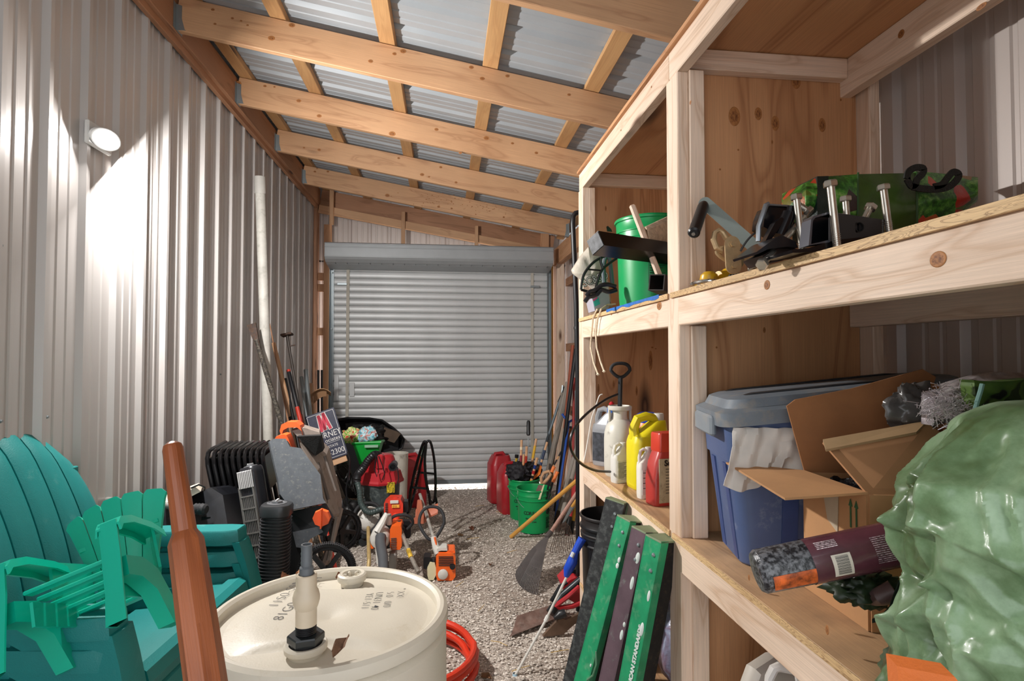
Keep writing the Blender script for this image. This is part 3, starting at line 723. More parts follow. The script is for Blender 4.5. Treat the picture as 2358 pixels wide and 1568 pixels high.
# ================================================================ cluster against the left wall
# two stacks of folding chairs shown edge on
def folding_chair(i):
    r = empty('folding_chair', (-1.045+i*.0265, 3.32+.012*i, 0), FCL[i], 'chair', 'black folding chairs stacked on edge', rot=(-.20, 0, math.radians(96)))
    TB = mat('101012', .22, .3, var=.05)
    mb = MB()       # hoop tube: seen from the front, top bar with rounded corners, legs splaying down
    x0, x1, zt = -.20, .22, 1.035-.002*i
    pts = [(x0-.0+.06*(1-k/6)*0+.0+(-.0), 0, 0) for k in range(0)]
    pts = [(x0+.14, .03, .02), (x0+.05, .012, .5), (x0, 0, .78), (x0-.002, 0, zt-.06), (x0+.012, 0, zt-.025), (x0+.045, 0, zt-.003), (x0+.09, 0, zt+.006), (x1-.04, 0, zt+.004), (x1-.012, 0, zt-.015), (x1, 0, zt-.05), (x1+.0, 0, .78), (x1+.05, .012, .45), (x1+.12, .03, .02)]
    mb.tube(pts, .0115, 8); mb.build('frame', TB, r)
    mb = MB(); mb.box((x0+.02, -.006, zt-.21), (x1-.02, .006, zt-.03), .004); mb.build('backrest', mat('0d0d0f', .35), r)
    mb = MB(); mb.prism([(x0+.03, .30), (x1+.02, .30), (x1, .62), (x0+.01, .62)], -.012, .010, 'xz'); mb.build('seat', mat('0f0f11', .4), r)
    mb = MB(); mb.tube([(x0+.02, .022, .03), (x0+.02, .02, .6)], .009, 6); mb.tube([(x1+.02, .022, .03), (x1-.0, .02, .6)], .009, 6); mb.cyl((x0+.01, 0, .57), (x0+.01, .02, .57), .012, 8); mb.cyl((x1+.01, -.014, .57), (x1+.01, .02, .57), .012, 8); mb.build('hinged_legs', TB, r)
FCL = ['black folding chair nearest the left metal wall in the leaning row', 'second black folding chair from the wall in the leaning row', 'third black folding chair from the wall in the leaning row', 'fourth black folding chair from the wall in the leaning row',
       'fifth black folding chair from the wall in the leaning row', 'sixth black folding chair from the wall in the leaning row', 'seventh black folding chair from the wall in the leaning row', 'eighth black folding chair from the wall in the leaning row', 'ninth black folding chair from the wall in the leaning row', 'black folding chair farthest from the metal wall in the leaning row, its back panel showing']
for i in range(10): folding_chair(i)
# black exercise bench with ribbed foam grips
ex = empty('exercise_bench', (-1.2, 2.95, 0), 'black padded exercise bench with ribbed end grips behind the green chairs', 'bench')
mb = MB(); mb.cyl(at(215, 1148, Y=2.75), at(452, 1171, Y=2.62), .014, 12); mb.build('crossbar', mat('8a8682', .4, .4), ex, world=True)
for (x, y), Y_, d in (((200, 1147), 2.76, -1), ((452, 1171), 2.62, 1)):
    p = at(x, y, Y=Y_); q = p+V((.06*1.0, -.012, -.004)); 
    M, L = frame(p-V((.01, 0, 0)), q)
    mb = MB(); mb.at(M); mb.lathe([(.017, 0), (.024, .006), (.021, .014), (.025, .02), (.022, .028), (.026, .034), (.023, .042), (.025, .05), (.017, .058)], 14, ax='x'); mb.build('foam_grip', RUBBER, ex, world=True)
mb = MB(); P0 = [at(370, 1215, Y=2.85), at(525, 1215, Y=2.8), at(513, 1140, Y=2.9), at(498, 1124, Y=2.92), at(485, 1122, Y=2.93), at(372, 1170, Y=2.9)]
P1 = [p+V((.0, .28, -.05)) for p in P0]; mb.loft([[tuple(p) for p in P0], [tuple(p) for p in P1]]); mb.build('pad', mat('111318', .35, var=.4, vs=30), ex, world=True, sharp=.3)
mb = MB()
for x in (-1.35, -1.12): mb.box((x-.02, 2.84, .0), (x+.02, 2.88, .76))
mb.box((-1.38, 2.84, .0), (-1.08, 3.05, .03)); mb.build('frame', BLACKM, ex, world=True)
bx = empty('white_tray', at(440, 1150, Y=3.0), 'dirty cream plastic tray lying on the black bench', 'tray')
mb = MB(); mb.loft([[tuple(at(x, y, Y=Y_)) for x, y in q] for Y_, q in ((2.80, ((376, 1162), (384, 1172), (462, 1132), (450, 1122))), (2.92, ((380, 1140), (388, 1150), (466, 1120), (458, 1112))))]); mb.build('body', mat('cfc6b4', .5, var=.1, dirt=.3, dcol='6a5a4a'), bx, world=True, sharp=.3)
mb = MB(); mb.tube([tuple(at(x, y, Y=2.8)) for x, y in ((440, 1124), (458, 1116), (472, 1122), (470, 1130))], .004, 6); mb.build('wire_clip', BLACKM, bx, world=True)
# silver tower fan leaning on the folding chairs
b0, t0 = V((-.745, 2.80, .0)), at(577, 1074, Y=2.93)
tf, L = aim('tower_fan', b0, t0, 'silver grilled tower fan leaning against the black folding chairs', 'fan', roll=-.45)
def tower(tf, L, w, d, silver):
    face = mat('a5a29e', .28, .7) if silver else mat('1d1d1f', .4)
    sec = rrect(w, d, min(w, d)*.35, 5)
    if silver:
        mb = MB(); mb.loft([ring3([(x*q, y*q) for x, y in sec], z) for z, q in ((0, 1.05), (.02, 1), (L-.03, 1), (L-.008, .93), (L, .8))]); mb.build('housing', mat('26262a', .3, .3), tf)
        mb = MB()
        for k in range(9):       # ribbed silver front
            x = -w*.40+k*w*.1; mb.box((x, -d/2-.008, L-.10), (x+w*.075, -d/2+.004, L-.015), .003)
        mb.box((-w*.46, -d/2-.005, .03), (-w*.36, -d/2+.004, L-.09)); mb.box((w*.36, -d/2-.005, .03), (w*.46, -d/2+.004, L-.09))
        n_ = 14
        for k in range(n_+1):
            z = .05+k*(L-.19)/n_; mb.box((-w*.4, -d/2-.006, z), (w*.4, -d/2+.002, z+.006))
        for k in range(8):
            x = -w*.36+k*w*.1; mb.box((x, -d/2-.004, .05), (x+.0035, -d/2+.002, L-.14))
        mb.build('grille', face, tf)
    else:
        mb = MB(); mb.loft([ring3([(x*q, y*q) for x, y in sec], z) for z, q in ((0, 1.2), (.015, 1.2), (.02, .93), (L-.05, .93))]); mb.build('housing', mat('0c0c0e', .5), tf)
        mb = MB(); z = .03
        while z < L-.06:
            mb.loft([ring3([(x*q, y*q) for x, y in sec], z+dz) for dz, q in ((0, .93), (.002, 1.02), (.006, 1.03), (.008, .93))], cap=False); z += .0145
        mb.build('grille', mat('3a3a3c', .35, .2), tf)
        mb = MB(); mb.loft([ring3([(x*q, y*q) for x, y in sec], z) for z, q in ((L-.055, .98), (L-.05, 1.06), (L-.015, 1.08), (L-.004, 1.0), (L, .85))]); mb.build('top_cap', mat('2b2c2e', .35), tf)
    mb = MB(); mb.at(T((0, 0, L-.002))); mb.lathe([(min(w, d)*.36, 0), (min(w, d)*.36, .004), (min(w, d)*.3, .006), (min(w, d)*.28, .003), (min(w, d)*.2, .003), (min(w, d)*.19, .012), (min(w, d)*.02, .013)], 24)
    kb = mb.build('dial', mat('707174', .35, .4), tf)
    mb = MB(); mb.box((-.003, -min(w, d)*.18, L+.010), (.003, min(w, d)*.18, L+.016)); mb.build('pointer', mat('c8c8c8', .4), kb)
tower(tf, L, .105, .09, True)
b0, t0 = V((-.775, 2.66, .0)), at(638, 1158, Y=2.68)
tf2, L = aim('tower_heater', b0, t0, 'squat black tower fan with stacked ring louvres in front of the grey cart', 'fan')
tower(tf2, L, .125, .12, False)
# grey cart standing on end with orange grips
ct = empty('yard_cart', (-.62, 3.1, 0), 'grey plastic yard cart stood on end with orange grips and spoked wheels', 'cart')
CG = mat('53575c', .5, var=.1, vs=30, dirt=.22, dcol='8d8a80', bump=.1, bs=200)
CG2 = mat('8b7f76', .6, var=.12, vs=8, dirt=.4, dcol='6a5c50')
ORG = mat('f2622a', .4, var=.05); BLK = mat('0c0c0e', .45)
def pz(x, y, Y_): return tuple(at(x, y, Y=Y_))
# side shell of the tray (dark side facing the camera)
front = [(617, 1018), (628, 1012), (655, 1012), (664, 1030), (690, 1034), (735, 1095), (741, 1150), (748, 1160), (668, 1176), (642, 1140), (637, 1105)]
mb = MB(); mb.loft([[pz(x, y, 2.98-.0005*(y-1012)) for x, y in front][::-1], [pz(x+3, y-2, 2.90-.0005*(y-1012)) for x, y in front][::-1]]); mb.build('side_shell', CG, ct, world=True, sharp=.25)
rim = [(664, 1030), (690, 1031), (700, 1020), (735, 1095), (757, 1150), (752, 1165), (741, 1150), (734, 1100), (692, 1037), (668, 1036)]
trough = [[pz(x, y, Y_) for x, y in q] for Y_, q in ((2.90, ((690, 1020), (730, 1085), (750, 1160), (768, 1185), (770, 1195), (748, 1180))),
          (3.06, ((708, 1012), (748, 1060), (770, 1150), (782, 1180), (775, 1205), (752, 1190))), (3.30, ((735, 1008), (758, 1030), (788, 1150), (786, 1175), (776, 1195), (760, 1190))))]
mb = MB(); mb.loft(trough); mb.build('tray', CG2, ct, world=True, sharp=.3)
mb = MB()
for a_, b_ in (((732, 1065), (757, 1150)), ((748, 1050), (774, 1130)), ((741, 1100), (752, 1160))): mb.tube([pz(*a_, 2.96), pz(*b_, 2.93)], .008, 6)
mb.build('tray_rib', mat('5f554e', .6), ct, world=True)
for q in (((633, 1015), (640, 1003), (655, 998), (663, 1000), (668, 1008), (672, 1020)), ((648, 990), (652, 976), (664, 970), (684, 970), (694, 978), (699, 996))):
    Y_ = 2.93 if q[0][0] == 633 else 3.02
    mb = MB(); pts = [V(pz(x, y, Y_)) for x, y in q]
    vs = []
    for i, p in enumerate(pts): vs.append([tuple(p+V((0, -.03, 0))), tuple(p+V((0, .05, .0))), tuple(p+V((.008, .05, -.028))), tuple(p+V((.008, -.03, -.028)))])
    mb.loft(vs); mb.build('grip', ORG, ct, world=True, sharp=.5)
mb = MB(); mb.loft([[pz(672, 992, 3.0), pz(700, 985, 3.0), pz(736, 996, 3.0), pz(742, 1010, 3.0), pz(690, 1010, 3.0)], [pz(676, 985, 3.1), pz(702, 978, 3.1), pz(736, 988, 3.1), pz(742, 1002, 3.1), pz(694, 1002, 3.1)]]); mb.build('hinge_bracket', CG2, ct, world=True, sharp=.3)
mb = MB(); mb.loft([[pz(685, 1005, 2.92), pz(738, 1003, 2.92), pz(744, 1038, 2.94), pz(726, 1050, 2.94)], [pz(690, 1000, 3.05), pz(742, 998, 3.05), pz(748, 1030, 3.05), pz(730, 1042, 3.05)]]); mb.build('foam_pad', mat('151514', .9, var=.6, vs=90, bump=.6, bs=200), ct, world=True, sharp=.3)
mb = MB(); mb.loft([[pz(667, 1178, 2.86), pz(752, 1160, 2.84), pz(768, 1190, 2.82), pz(752, 1235, 2.80), pz(676, 1222, 2.84)], [pz(667, 1178, 3.1), pz(752, 1160, 3.1), pz(768, 1190, 3.1), pz(752, 1235, 3.1), pz(676, 1222, 3.1)]]); mb.build('gearbox', BLK, ct, world=True, sharp=.3)
kn = MB(); c = at(741, 1192, Y=2.80); kn.at(T(c)); kn.lathe([(.040, -.012), (.042, 0), (.042, .012), (.036, .02), (.0, .022)], 8, ax='y'); kn.sm = [False]*len(kn.sm)
kb = kn.build('knob', ORG, ct, world=True); mb = MB(); mb.at(T(c)); mb.box((-.003, -.027, -.045), (.003, .0, .045)); mb.build('knob_ridge', ORG, kb, world=True)
mb = MB(); mb.loft([[pz(674, 1225, 2.80), pz(735, 1212, 2.80), pz(745, 1225, 2.8), pz(716, 1240, 2.80), pz(698, 1262, 2.80), pz(682, 1260, 2.80)], [pz(674, 1225, 3.05), pz(735, 1212, 3.05), pz(745, 1225, 3.05), pz(716, 1240, 3.05), pz(698, 1262, 3.05), pz(682, 1260, 3.05)]]); mb.build('fender', CG, ct, world=True, sharp=.3)
mb = MB(); mb.loft([[pz(664, 1190, 2.9), pz(700, 1190, 2.9), pz(720, 1345, 2.9), pz(664, 1345, 2.9)], [pz(664, 1190, 3.2), pz(700, 1190, 3.2), pz(720, 1345, 3.2), pz(664, 1345, 3.2)]]); mb.build('chassis', BLK, ct, world=True, sharp=.3)
mb = MB(); mb.tube([pz(775, 1190, 2.95), pz(757, 1290, 2.9)], .012, 6); mb.tube([pz(783, 1170, 3.1), pz(764, 1245, 3.1), pz(745, 1300, 3.1)], .018, 6); mb.build('leg', CG2, ct, world=True)
def spoked(parent, c, R_, yaw, nsp=5, w=.045):
    M = T(c) @ R(yaw)
    mb = MB(); mb.at(M); n_ = 44
    pts = [(R_*.93*math.cos(2*PI*i/n_), 0, R_*.93*math.sin(2*PI*i/n_)) for i in range(n_)]
    mb.tube(pts, R_*.085, 10, closed=True)
    for i in range(n_*2):
        a_ = PI*i/n_; e = PI/n_*.28
        mb.at(M @ Matrix.Rotation(-a_, 4, 'Y')); mb.box((R_*.98, -w*.42, -R_*e), (R_*1.03, -w*.06, R_*e)); mb.box((R_*.98, w*.06, -R_*e+.002), (R_*1.03, w*.42, R_*e+.002))
    ty = mb.build('tyre', RUBBER, parent, world=True)
    mb = MB(); mb.at(M); mb.tube([(R_*.8*math.cos(2*PI*i/36), 0, R_*.8*math.sin(2*PI*i/36)) for i in range(36)], R_*.05, 6, closed=True)
    mb.at(M); mb.lathe([(R_*.18, -.02), (R_*.18, .02)], 16, ax='y')
    for i in range(nsp):
        mb.at(M @ Matrix.Rotation(i*2*PI/nsp+.3, 4, 'Y')); mb.box((0, -.01, -.010), (R_*.8, .01, .010))
    mb.build('wheel_rim', BLK, parent, world=True)
spoked(ct, at(752, 1316, Y=2.72), .128, math.radians(6))
spoked(ct, at(786, 1222, Y=3.28), .112, math.radians(35))
# grey white pipe leaning on the wall
a, b = V((-1.27, 4.42, 0)), at(598, 408, X=-1.40)
pp, L = aim('plastic_pipe', a, b, 'long whitish plastic pipe leaning on the left wall', 'pipe')
mb = MB(); mb.tube([(0, 0, 0), (0, 0, L-.12)], .036, 20); mb.build('pipe', mat('b9b6ae', .6, var=.12, vs=8, dirt=.3, dcol='8e8a80', bump=.1, bs=60), pp)
mb = MB(); mb.lathe([(.037, L-.13), (.041, L-.12), (.041, L), (.037, L), (.036, L-.1)], 20, cap=False); mb.build('bell_end', mat('b4b1aa', .6, var=.12), pp)
def pole(name, a, b, r, m, label, cat, group=None, parts=(), r2=None):
    """a leaning stick from a up to b; parts = (name, t0, t1, r, material)"""
    a, b = V(a), V(b); dr_ = (b-a).normalized()
    if a.z > .03 and dr_.z > .3: a = a-dr_*(a.z/dr_.z)
    p, L = aim(name, a, b, label, cat, group)
    mb = MB(); mb.M = Matrix(((0, 0, 1, 0), (0, 1, 0, 0), (-1, 0, 0, 0), (0, 0, 0, 1)))
    mb.tube([(0, 0, 0), (0, 0, L)], [r, r2 or r], 10); o = mb.build('shaft', m, p); o.rotation_euler = (0, -PI/2, 0)
    for nm, t0, t1, rr, mm in parts:
        mb = MB()
        q = (t1-t0)*L
        mb.tube([(0, 0, t0*L), (0, 0, t0*L+q*.08), (0, 0, t1*L-q*.08), (0, 0, t1*L)], [rr*.85, rr, rr, rr*.8], 10); mb.build(nm, mm, p)
    return p, L
RUST = mat('3c302a', .7, .3, var=.4, vs=30, dirt=.6, dcol='6a4a34')
BARK = mat('2d2620', .75, var=.6, vs=40, dirt=.5, dcol='8a8272')
REDP = mat('b3301e', .5, var=.15, dirt=.2)
# digging bar, flat blade at the top
p, L = pole('digging_bar', at(668, 1040, Y=4.2), at(590, 782, X=-1.36), .017, BARK, 'dark speckled digging bar with a flat top end crossing the white pipe', 'tool')
mb = MB(); mb.loft([[(-.006, -.012, L-.12), (.006, -.012, L-.12), (.006, .012, L-.12), (-.006, .012, L-.12)], [(-.032, -.008, L+.12), (.032, -.008, L+.12), (.032, .008, L+.12), (-.032, .008, L+.12)]]); mb.build('blade', RUST, p)
pole('wooden_pole', at(688, 1030, Y=4.6), at(630, 790, X=-1.40), .022, W_TAN, 'thick pale wooden pole with dark bands right of the white pipe', 'pole', parts=(('band', .62, .64, .0235, BLACKM), ('band', .42, .435, .0235, BLACKM)), r2=.016)
pole('wooden_pole', at(676, 1035, Y=4.75), at(621, 745, X=-1.42), .012, W_RED, 'thin pointed reddish pole close behind the white pipe', 'pole', r2=.004)
p, L = pole('tamper', at(703, 1020, Y=4.7), at(661, 772, X=-1.30), .011, mat('3a332e', .5, .4, var=.2), 'rusty square-headed tamping tool leaning on the left wall', 'tool', parts=(('handle', .0, .62, .019, wood('red_brown_handle', '8e3e22', '5e2412', knots=0, rings=12)),))
mb = MB(); mb.box((-.045, -.035, L-.004), (.045, .035, L+.014), .004); mb.box((.0, -.004, L-.10), (.05, .004, L-.09)); mb.build('head', RUST, p)
pole('pick_handle', at(706, 1030, Y=4.55), at(664, 852, Y=4.85), .016, REDP, 'red axe handle with a black neck leaning among the poles', 'handle', parts=(('neck', .78, 1, .017, BLACKP),))
pole('sprinkler_pipe', at(690, 1040, Y=4.5), at(657, 872, Y=4.8), .012, BLACKM, 'short black steel tube with a bent tip between the wooden poles', 'tube')
pole('steel_tube', at(706, 960, Y=5.2), at(694, 868, Y=5.4), .017, GALV, 'shorter shiny steel tube beside the sign', 'tube', 'steel tubes behind the sign')
pole('steel_tube', at(714, 960, Y=5.2), at(704, 852, Y=5.45), .020, GALV, 'taller dull steel tube beside the sign', 'tube', 'steel tubes behind the sign')
for a_, x_, l_ in ((-.0, 733, 'left one of two black tubes standing by the door jamb'), (.0, 741, 'right one of two black tubes standing by the door jamb')):
    pole('black_tube', (at(x_, 960, Y=6.3).x, 6.35, 0), at(x_, 852, Y=6.5), .013, BLACKP, l_, 'tube', 'black tubes by the left door jamb')
o = board('wood_block', V((-1.20, 5.5, 0)), at(714, 883, Y=5.7), .055, .05, W_TAN, side=(1, 0, 0)); tag(o, 'pale sawn wood block standing behind the sign', 'wood')
# broken brown cardboard piece on top of the pile
cb = empty('cardboard_scrap', at(740, 915, Y=5.5), 'curled brown cardboard scrap above the dark sign', 'cardboard')
mb = MB()
mb.grid(lambda u, v: tuple(at(710+52*u, 912-18*math.sin(u*2.6)+8*v, Y=5.45+.15*v)), 10, 4, thick=.006); mb.build('flap', mat('a5805c', .8, var=.1), cb, world=True)
mb = MB(); mb.grid(lambda u, v: tuple(at(722+30*u, 908-12*math.sin(u*2)+22*v*(1-.3*u), Y=5.5)), 8, 4, thick=.006, nrm=(0, -1, 0)); mb.build('fold', mat('8a6646', .8, var=.1), cb, world=True)
# sign
sg = empty('yard_sign', at(750, 1000, Y=4.8), 'tilted dark navy yard sign with a red letter mark and white lettering', 'sign')
c = [at(697, 962, Y=4.86), at(764, 939, Y=4.86), at(802, 1045, Y=4.80), at(762, 1068, Y=4.80)]
c[3] = c[0]+(c[2]-c[1])
xv = (c[1]-c[0]); yv = (c[0]-c[3]); Wd, Hd = xv.length, yv.length; xv.normalize(); nv = xv.cross(yv.normalized()).normalized(); yv = nv.cross(xv)
Ms = Matrix(((xv.x, yv.x, nv.x, c[3].x), (xv.y, yv.y, nv.y, c[3].y), (xv.z, yv.z, nv.z, c[3].z), (0, 0, 0, 1)))
sg.location = c[3]; sg.rotation_euler = Ms.to_euler()
mb = MB(); mb.box((0, 0, -.004), (Wd, Hd, .002), .001); mb.build('panel', mat('2a2d42', .45, var=.15, vs=20), sg)
WH = mat('d2d0cc', .5); 
mb = MB()
for a_, b_ in (((.012, .012), (Wd-.012, .015)), ((.012, Hd-.015), (Wd-.012, Hd-.012)), ((.012, .012), (.015, Hd-.012)), ((Wd-.015, .012), (Wd-.012, Hd-.012)), ((.03, Hd*.33), (Wd-.03, Hd*.335))): mb.box((*a_, .002), (*b_, .0035))
mb.build('border', WH, sg)
def st(s_, x, y, sz, m_, xs=1): text('lettering', s_, sz, m_, sg, T((x*Wd, y*Hd, .003)), .0006, 'CENTER', xs)
def strokes(P, w_, z_, m_):
    mb = MB()
    for p, q in zip(P[:-1], P[1:]):
        d_ = V((q[0]-p[0], q[1]-p[1])); n_ = V((-d_.y, d_.x)).normalized()*w_/2; e_ = d_.normalized()*w_*.3
        mb.prism([(p[0]-e_.x-n_.x, p[1]-e_.y-n_.y), (q[0]+e_.x-n_.x, q[1]+e_.y-n_.y), (q[0]+e_.x+n_.x, q[1]+e_.y+n_.y), (p[0]-e_.x+n_.x, p[1]-e_.y+n_.y)], z_, z_+.001)
    return mb.build('emblem', m_, sg)
EM = [(.40*Wd, .61*Hd), (.43*Wd, .92*Hd), (.52*Wd, .63*Hd), (.60*Wd, .94*Hd), (.70*Wd, .62*Hd)]
strokes(EM, .036, .0025, WH); strokes(EM, .024, .0036, mat('c22a44', .5)); strokes([(.62*Wd, .70*Hd), (.68*Wd, .70*Hd)], .012, .0038, mat('c22a44', .5))
st('URNEY', .62, .50, Hd*.17, WH, .85); st('ociates', .66, .39, Hd*.11, WH); st('STATE', .62, .26, Hd*.07, WH); st('-2300', .68, .13, Hd*.15, WH, .9)
mb = MB(); mb.box((Wd*.1, -.05, -.03), (Wd*.9, .0, -.012)); mb.build('stake', W_TAN, sg)
# ================================================================ floor cluster before the door, left of the aisle
def gp(x, y): return at(x, y, Z=0)
# black wheeled tub lying open against the door, filled with junk
tbk = empty('black_tub', (-.78, 6.1, 0), 'big black open tub standing against the roll-up door behind the green bin', 'tub')
mb = MB(); prof = [(770, 966), (800, 962), (850, 963), (880, 968), (905, 985), (922, 1000), (931, 1012), (926, 1032), (905, 1042), (840, 1046), (775, 1046)]
A = [at(x, y, Y=6.28) for x, y in prof]; c0 = sum(A, V())/len(A)
inner = [c0+(p-c0)*.93 for p in A]; back = [c0+V((0, .18, -.03))+(p-c0)*.80 for p in A]; outb = [c0+V((0, .20, -.03))+(p-c0)*.85 for p in A]
mb.loft([[tuple(p) for p in r_] for r_ in (back, inner, A, outb)]); mb.build('body', mat('1c1b1c', .5, var=.3, vs=10, dirt=.35, dcol='5a4e44'), tbk, world=True, sharp=.4)
mb = MB(); mb.tube(A, .012, 8, closed=True); mb.build('rim', BLACKP, tbk, world=True)
mb = MB(); mb.box((-1.15, 6.25, 0), (-.5, 6.4, .66)); mb.build('base', BLACKP, tbk, world=True)
def flatbox(name, label, cat, pix, Y0, Y1, m, group=None, sharp=.3):
    """a solid whose outline is read at depth Y0 and continues to Y1"""
    r = empty(name, at(*pix[0], Y=Y0), label, cat, group)
    mb = MB(); mb.loft([[tuple(at(x, y, Y=Y0)) for x, y in pix], [tuple(at(x, y, Y=Y0)+V((0, Y1-Y0, 0))) for x, y in pix]])
    mb.build('body', m, r, world=True, sharp=sharp); return r
def blob(name, label, cat, c, rad, m, amp=.25, fr=3, group=None, seg=20, squash=1, seed=0):
    mb = MB(); vs = []
    def f(u, v):
        th = 2*PI*u; ph = PI*v; d = V((math.cos(th)*math.sin(ph), math.sin(th)*math.sin(ph), math.cos(ph)))
        k = 1+amp*noise.noise(d*fr+V((seed, 0, 0)))+amp*.5*noise.noise(d*fr*2.7+V((0, seed, 0)))
        return (d.x*rad[0]*k, d.y*rad[1]*k, d.z*rad[2]*k)
    mb.grid(f, seg*2, seg); o = mb.build(name, m, sharp=1.2); o.location = c; return tag(o, label, cat, group)
blob('rubbish_bag', 'crumpled black plastic bag slumped inside the black tub', 'bag', at(855, 1003, Y=6.15), (.16, .10, .11), mat('161616', .35, var=.4, vs=20), .5, 3.5)
flatbox('cardboard_scrap', 'dark brown stained carton scrap hanging over the right lip of the black tub', 'cardboard', ((884, 985), (912, 994), (922, 1000), (908, 1020), (885, 1012)), 6.1, 6.16, mat('5a4a3c', .8, var=.2, dirt=.5))
# green rectangular bin with bags
gb = empty('green_bin', (-.72, 5.3, 0), 'green plastic bin with a rolled lip in front of the black tub', 'bin')
GRN = mat('0f9a36', .35, var=.06, vs=4)
mb = MB()
T0 = [at(812, 1022, Y=5.2), at(876, 1017, Y=5.2), at(884, 1015, Y=5.5), at(820, 1020, Y=5.5)]
B0 = [at(828, 1070, Y=5.22), at(868, 1060, Y=5.22), at(872, 1055, Y=5.45), at(832, 1063, Y=5.45)]
cc = sum(T0, V())/4; ti = [cc+(p-cc)*.94 for p in T0]; bi = [p+V((0, 0, .03)) for p in B0]
mb.loft([[tuple(p) for p in q] for q in (bi, ti, T0, B0)]); mb.build('body', GRN, gb, world=True, sharp=.3)
mb = MB(); mb.tube(T0, .012, 8, closed=True); mb.build('lip', GRN, gb, world=True)
mb = MB(); p = at(855, 1028, Y=5.17); mb.at(T(p)); mb.box((-.06, 0, -.012), (.06, .02, .012), .003); mb.build('label_plate', mat('8fb59a', .5), gb, world=True)
mb = MB(); mb.loft([[tuple(at(x, y, Y=Y_)) for x, y in ((828, 1070), (868, 1060), (880, 1235), (836, 1235))] for Y_ in (5.24, 5.45)]); mb.build('stand', BLACKP, gb, world=True)
def printed(name, cols, sc_=14):
    t = NT(name); co = t.map(); v = t.n('TexNoise', _Scale=sc_, _Detail=3, _Distortion=1.5); t.l(co, v.inputs[0])
    n = len(cols); r = t.ramp(v.outputs[0], [(.3+.4*i/(n-1), lin(c)) for i, c in enumerate(cols)]); t.l(r, t.b.inputs['Base Color']); t.b.inputs['Roughness'].default_value = .3
    n2 = t.n('TexNoise', _Scale=45, _Detail=3); t.l(co, n2.inputs[0]); t.bump(n2.outputs[0], .5, .01); return t.m
blob('soil_bag', 'shiny light blue and white bag of garden product on the green bin', 'bag', at(845, 1002, Y=5.3), (.085, .05, .075), printed('blue_bag', ('3f8fa8', '7fc0cf', 'cfe6ea', 'c8503c', '8ad0d8'), 22), .35, 2.5, seed=4)
blob('seed_bag', 'red green and yellow printed bag leaning on the light blue bag', 'bag', at(812, 1004, Y=5.4), (.10, .05, .07), printed('food_bag', ('1c7a2c', '7ab83a', 'e8dfa0', 'd8442e', 'b02018'), 20), .35, 2.5, seed=9)
# white pail behind the vacuum
wp = empty('white_pail', gp(912, 1130), 'dirty white pail half hidden behind the red shop vacuum', 'bucket'); wp.location.z = .0
mb = MB(); k = wp.location.y; mb.lathe([(.10, 0), (.115, .40), (.118, .41), (.10, .41), (.095, .02)], 24, cap=False); mb.build('body', mat('c9c4b8', .6, var=.1, dirt=.3), wp)
wp.location = (at(912, 1050, Y=5.5).x, 5.5, 0); wp.scale = (1, 1, at(912, 1043, Y=5.5).z/.41)
# wheelbarrow-like dark mess of cables left of the vacuum
cbx = empty('cable_coil', at(792, 1080, Y=4.9), 'tangle of black cable hanging behind the grey cart', 'cable')
for k in range(5):
    mb = MB(); c = at(790+3*k, 1085+5*k, Y=4.95+.02*k); rr = .075+.012*k; al = .3*k
    mb.tube([c+V((rr*.55*math.cos(2*PI*i/28+al), .05*math.sin(2*PI*i/28*2), rr*math.sin(2*PI*i/28))) for i in range(28)], .006, 6, closed=True); mb.build('loop', BLACKP, cbx, world=True)
mb = MB(); mb.tube([at(x, y, Y=4.7) for x, y in ((800, 1040), (806, 1055), (804, 1090), (797, 1125), (800, 1160), (812, 1185), (820, 1205))], .007, 6); mb.build('cable', BLACKP, cbx, world=True)
blob('rubbish_bag', 'low black bag of scraps on the gravel between the grey cart and shop vacuum', 'bag', V((-.80, 4.75, .17)), (.16, .18, .17), mat('0f0f10', .45, var=.4), .35, 3, seed=7)
pole('wooden_stake', gp(800, 1165)+V((0, 0, .0)), at(772, 1095, Y=4.7), .013, W_OLD, 'grey wooden stake with a blue band behind the grey cart', 'stake', parts=(('band', .15, .30, .015, mat('2f6f9a', .5)),))
pole('orange_cable_reel_stick', gp(795, 1225), at(838, 1145, Y=4.5), .006, GALV, 'thin bent steel rod among the cables', 'rod')
# wet and dry vacuum
vc = empty('shop_vacuum', (0, 0, 0), 'red-lidded shop vacuum with a grey dusty drum and black hose', 'vacuum')
RED = mat('a8222a', .35, var=.08, dirt=.12, dcol='8a4a40')
Yv = 4.75; cv = at(877, 1150, Y=Yv); base = gp(875, 1195); vc.location = (cv.x, Yv, 0); sc_ = 1300/Yv
zb = at(877, 1172, Y=Yv).z; zt = at(877, 1105, Y=Yv).z; rw = 44/sc_
mb = MB(); mb.lathe([(rw*.80, zb*.25), (rw*.85, zb*.3), (rw*.95, zt-.02), (rw, zt)], 36); mb.build('drum', mat('3c4445', .45, var=.4, vs=12, dirt=.35, dcol='8a948e'), vc)
mb = MB()
for a_ in (0, 90, 180, 270): mb.at(R(math.radians(a_+30))); mb.box((rw*.6, -.03, .06), (rw*1.05, .03, .16), .01); mb.lathe([(0, 0)], 3) if False else None; mb.cyl((rw*.95, -.012, .03), (rw*.95, .012, .03), .03, 12)
mb.build('caster_base', mat('2f3335', .5), vc)
z1 = at(877, 1045, Y=Yv).z
mb = MB(); mb.lathe([(rw*1.14, zt-.012), (rw*1.16, zt+.004), (rw*1.10, zt+.02), (rw*.98, zt+(z1-zt)*.38)], 8); mb.sm = [False]*len(mb.sm); mb.build('lid', RED, vc)
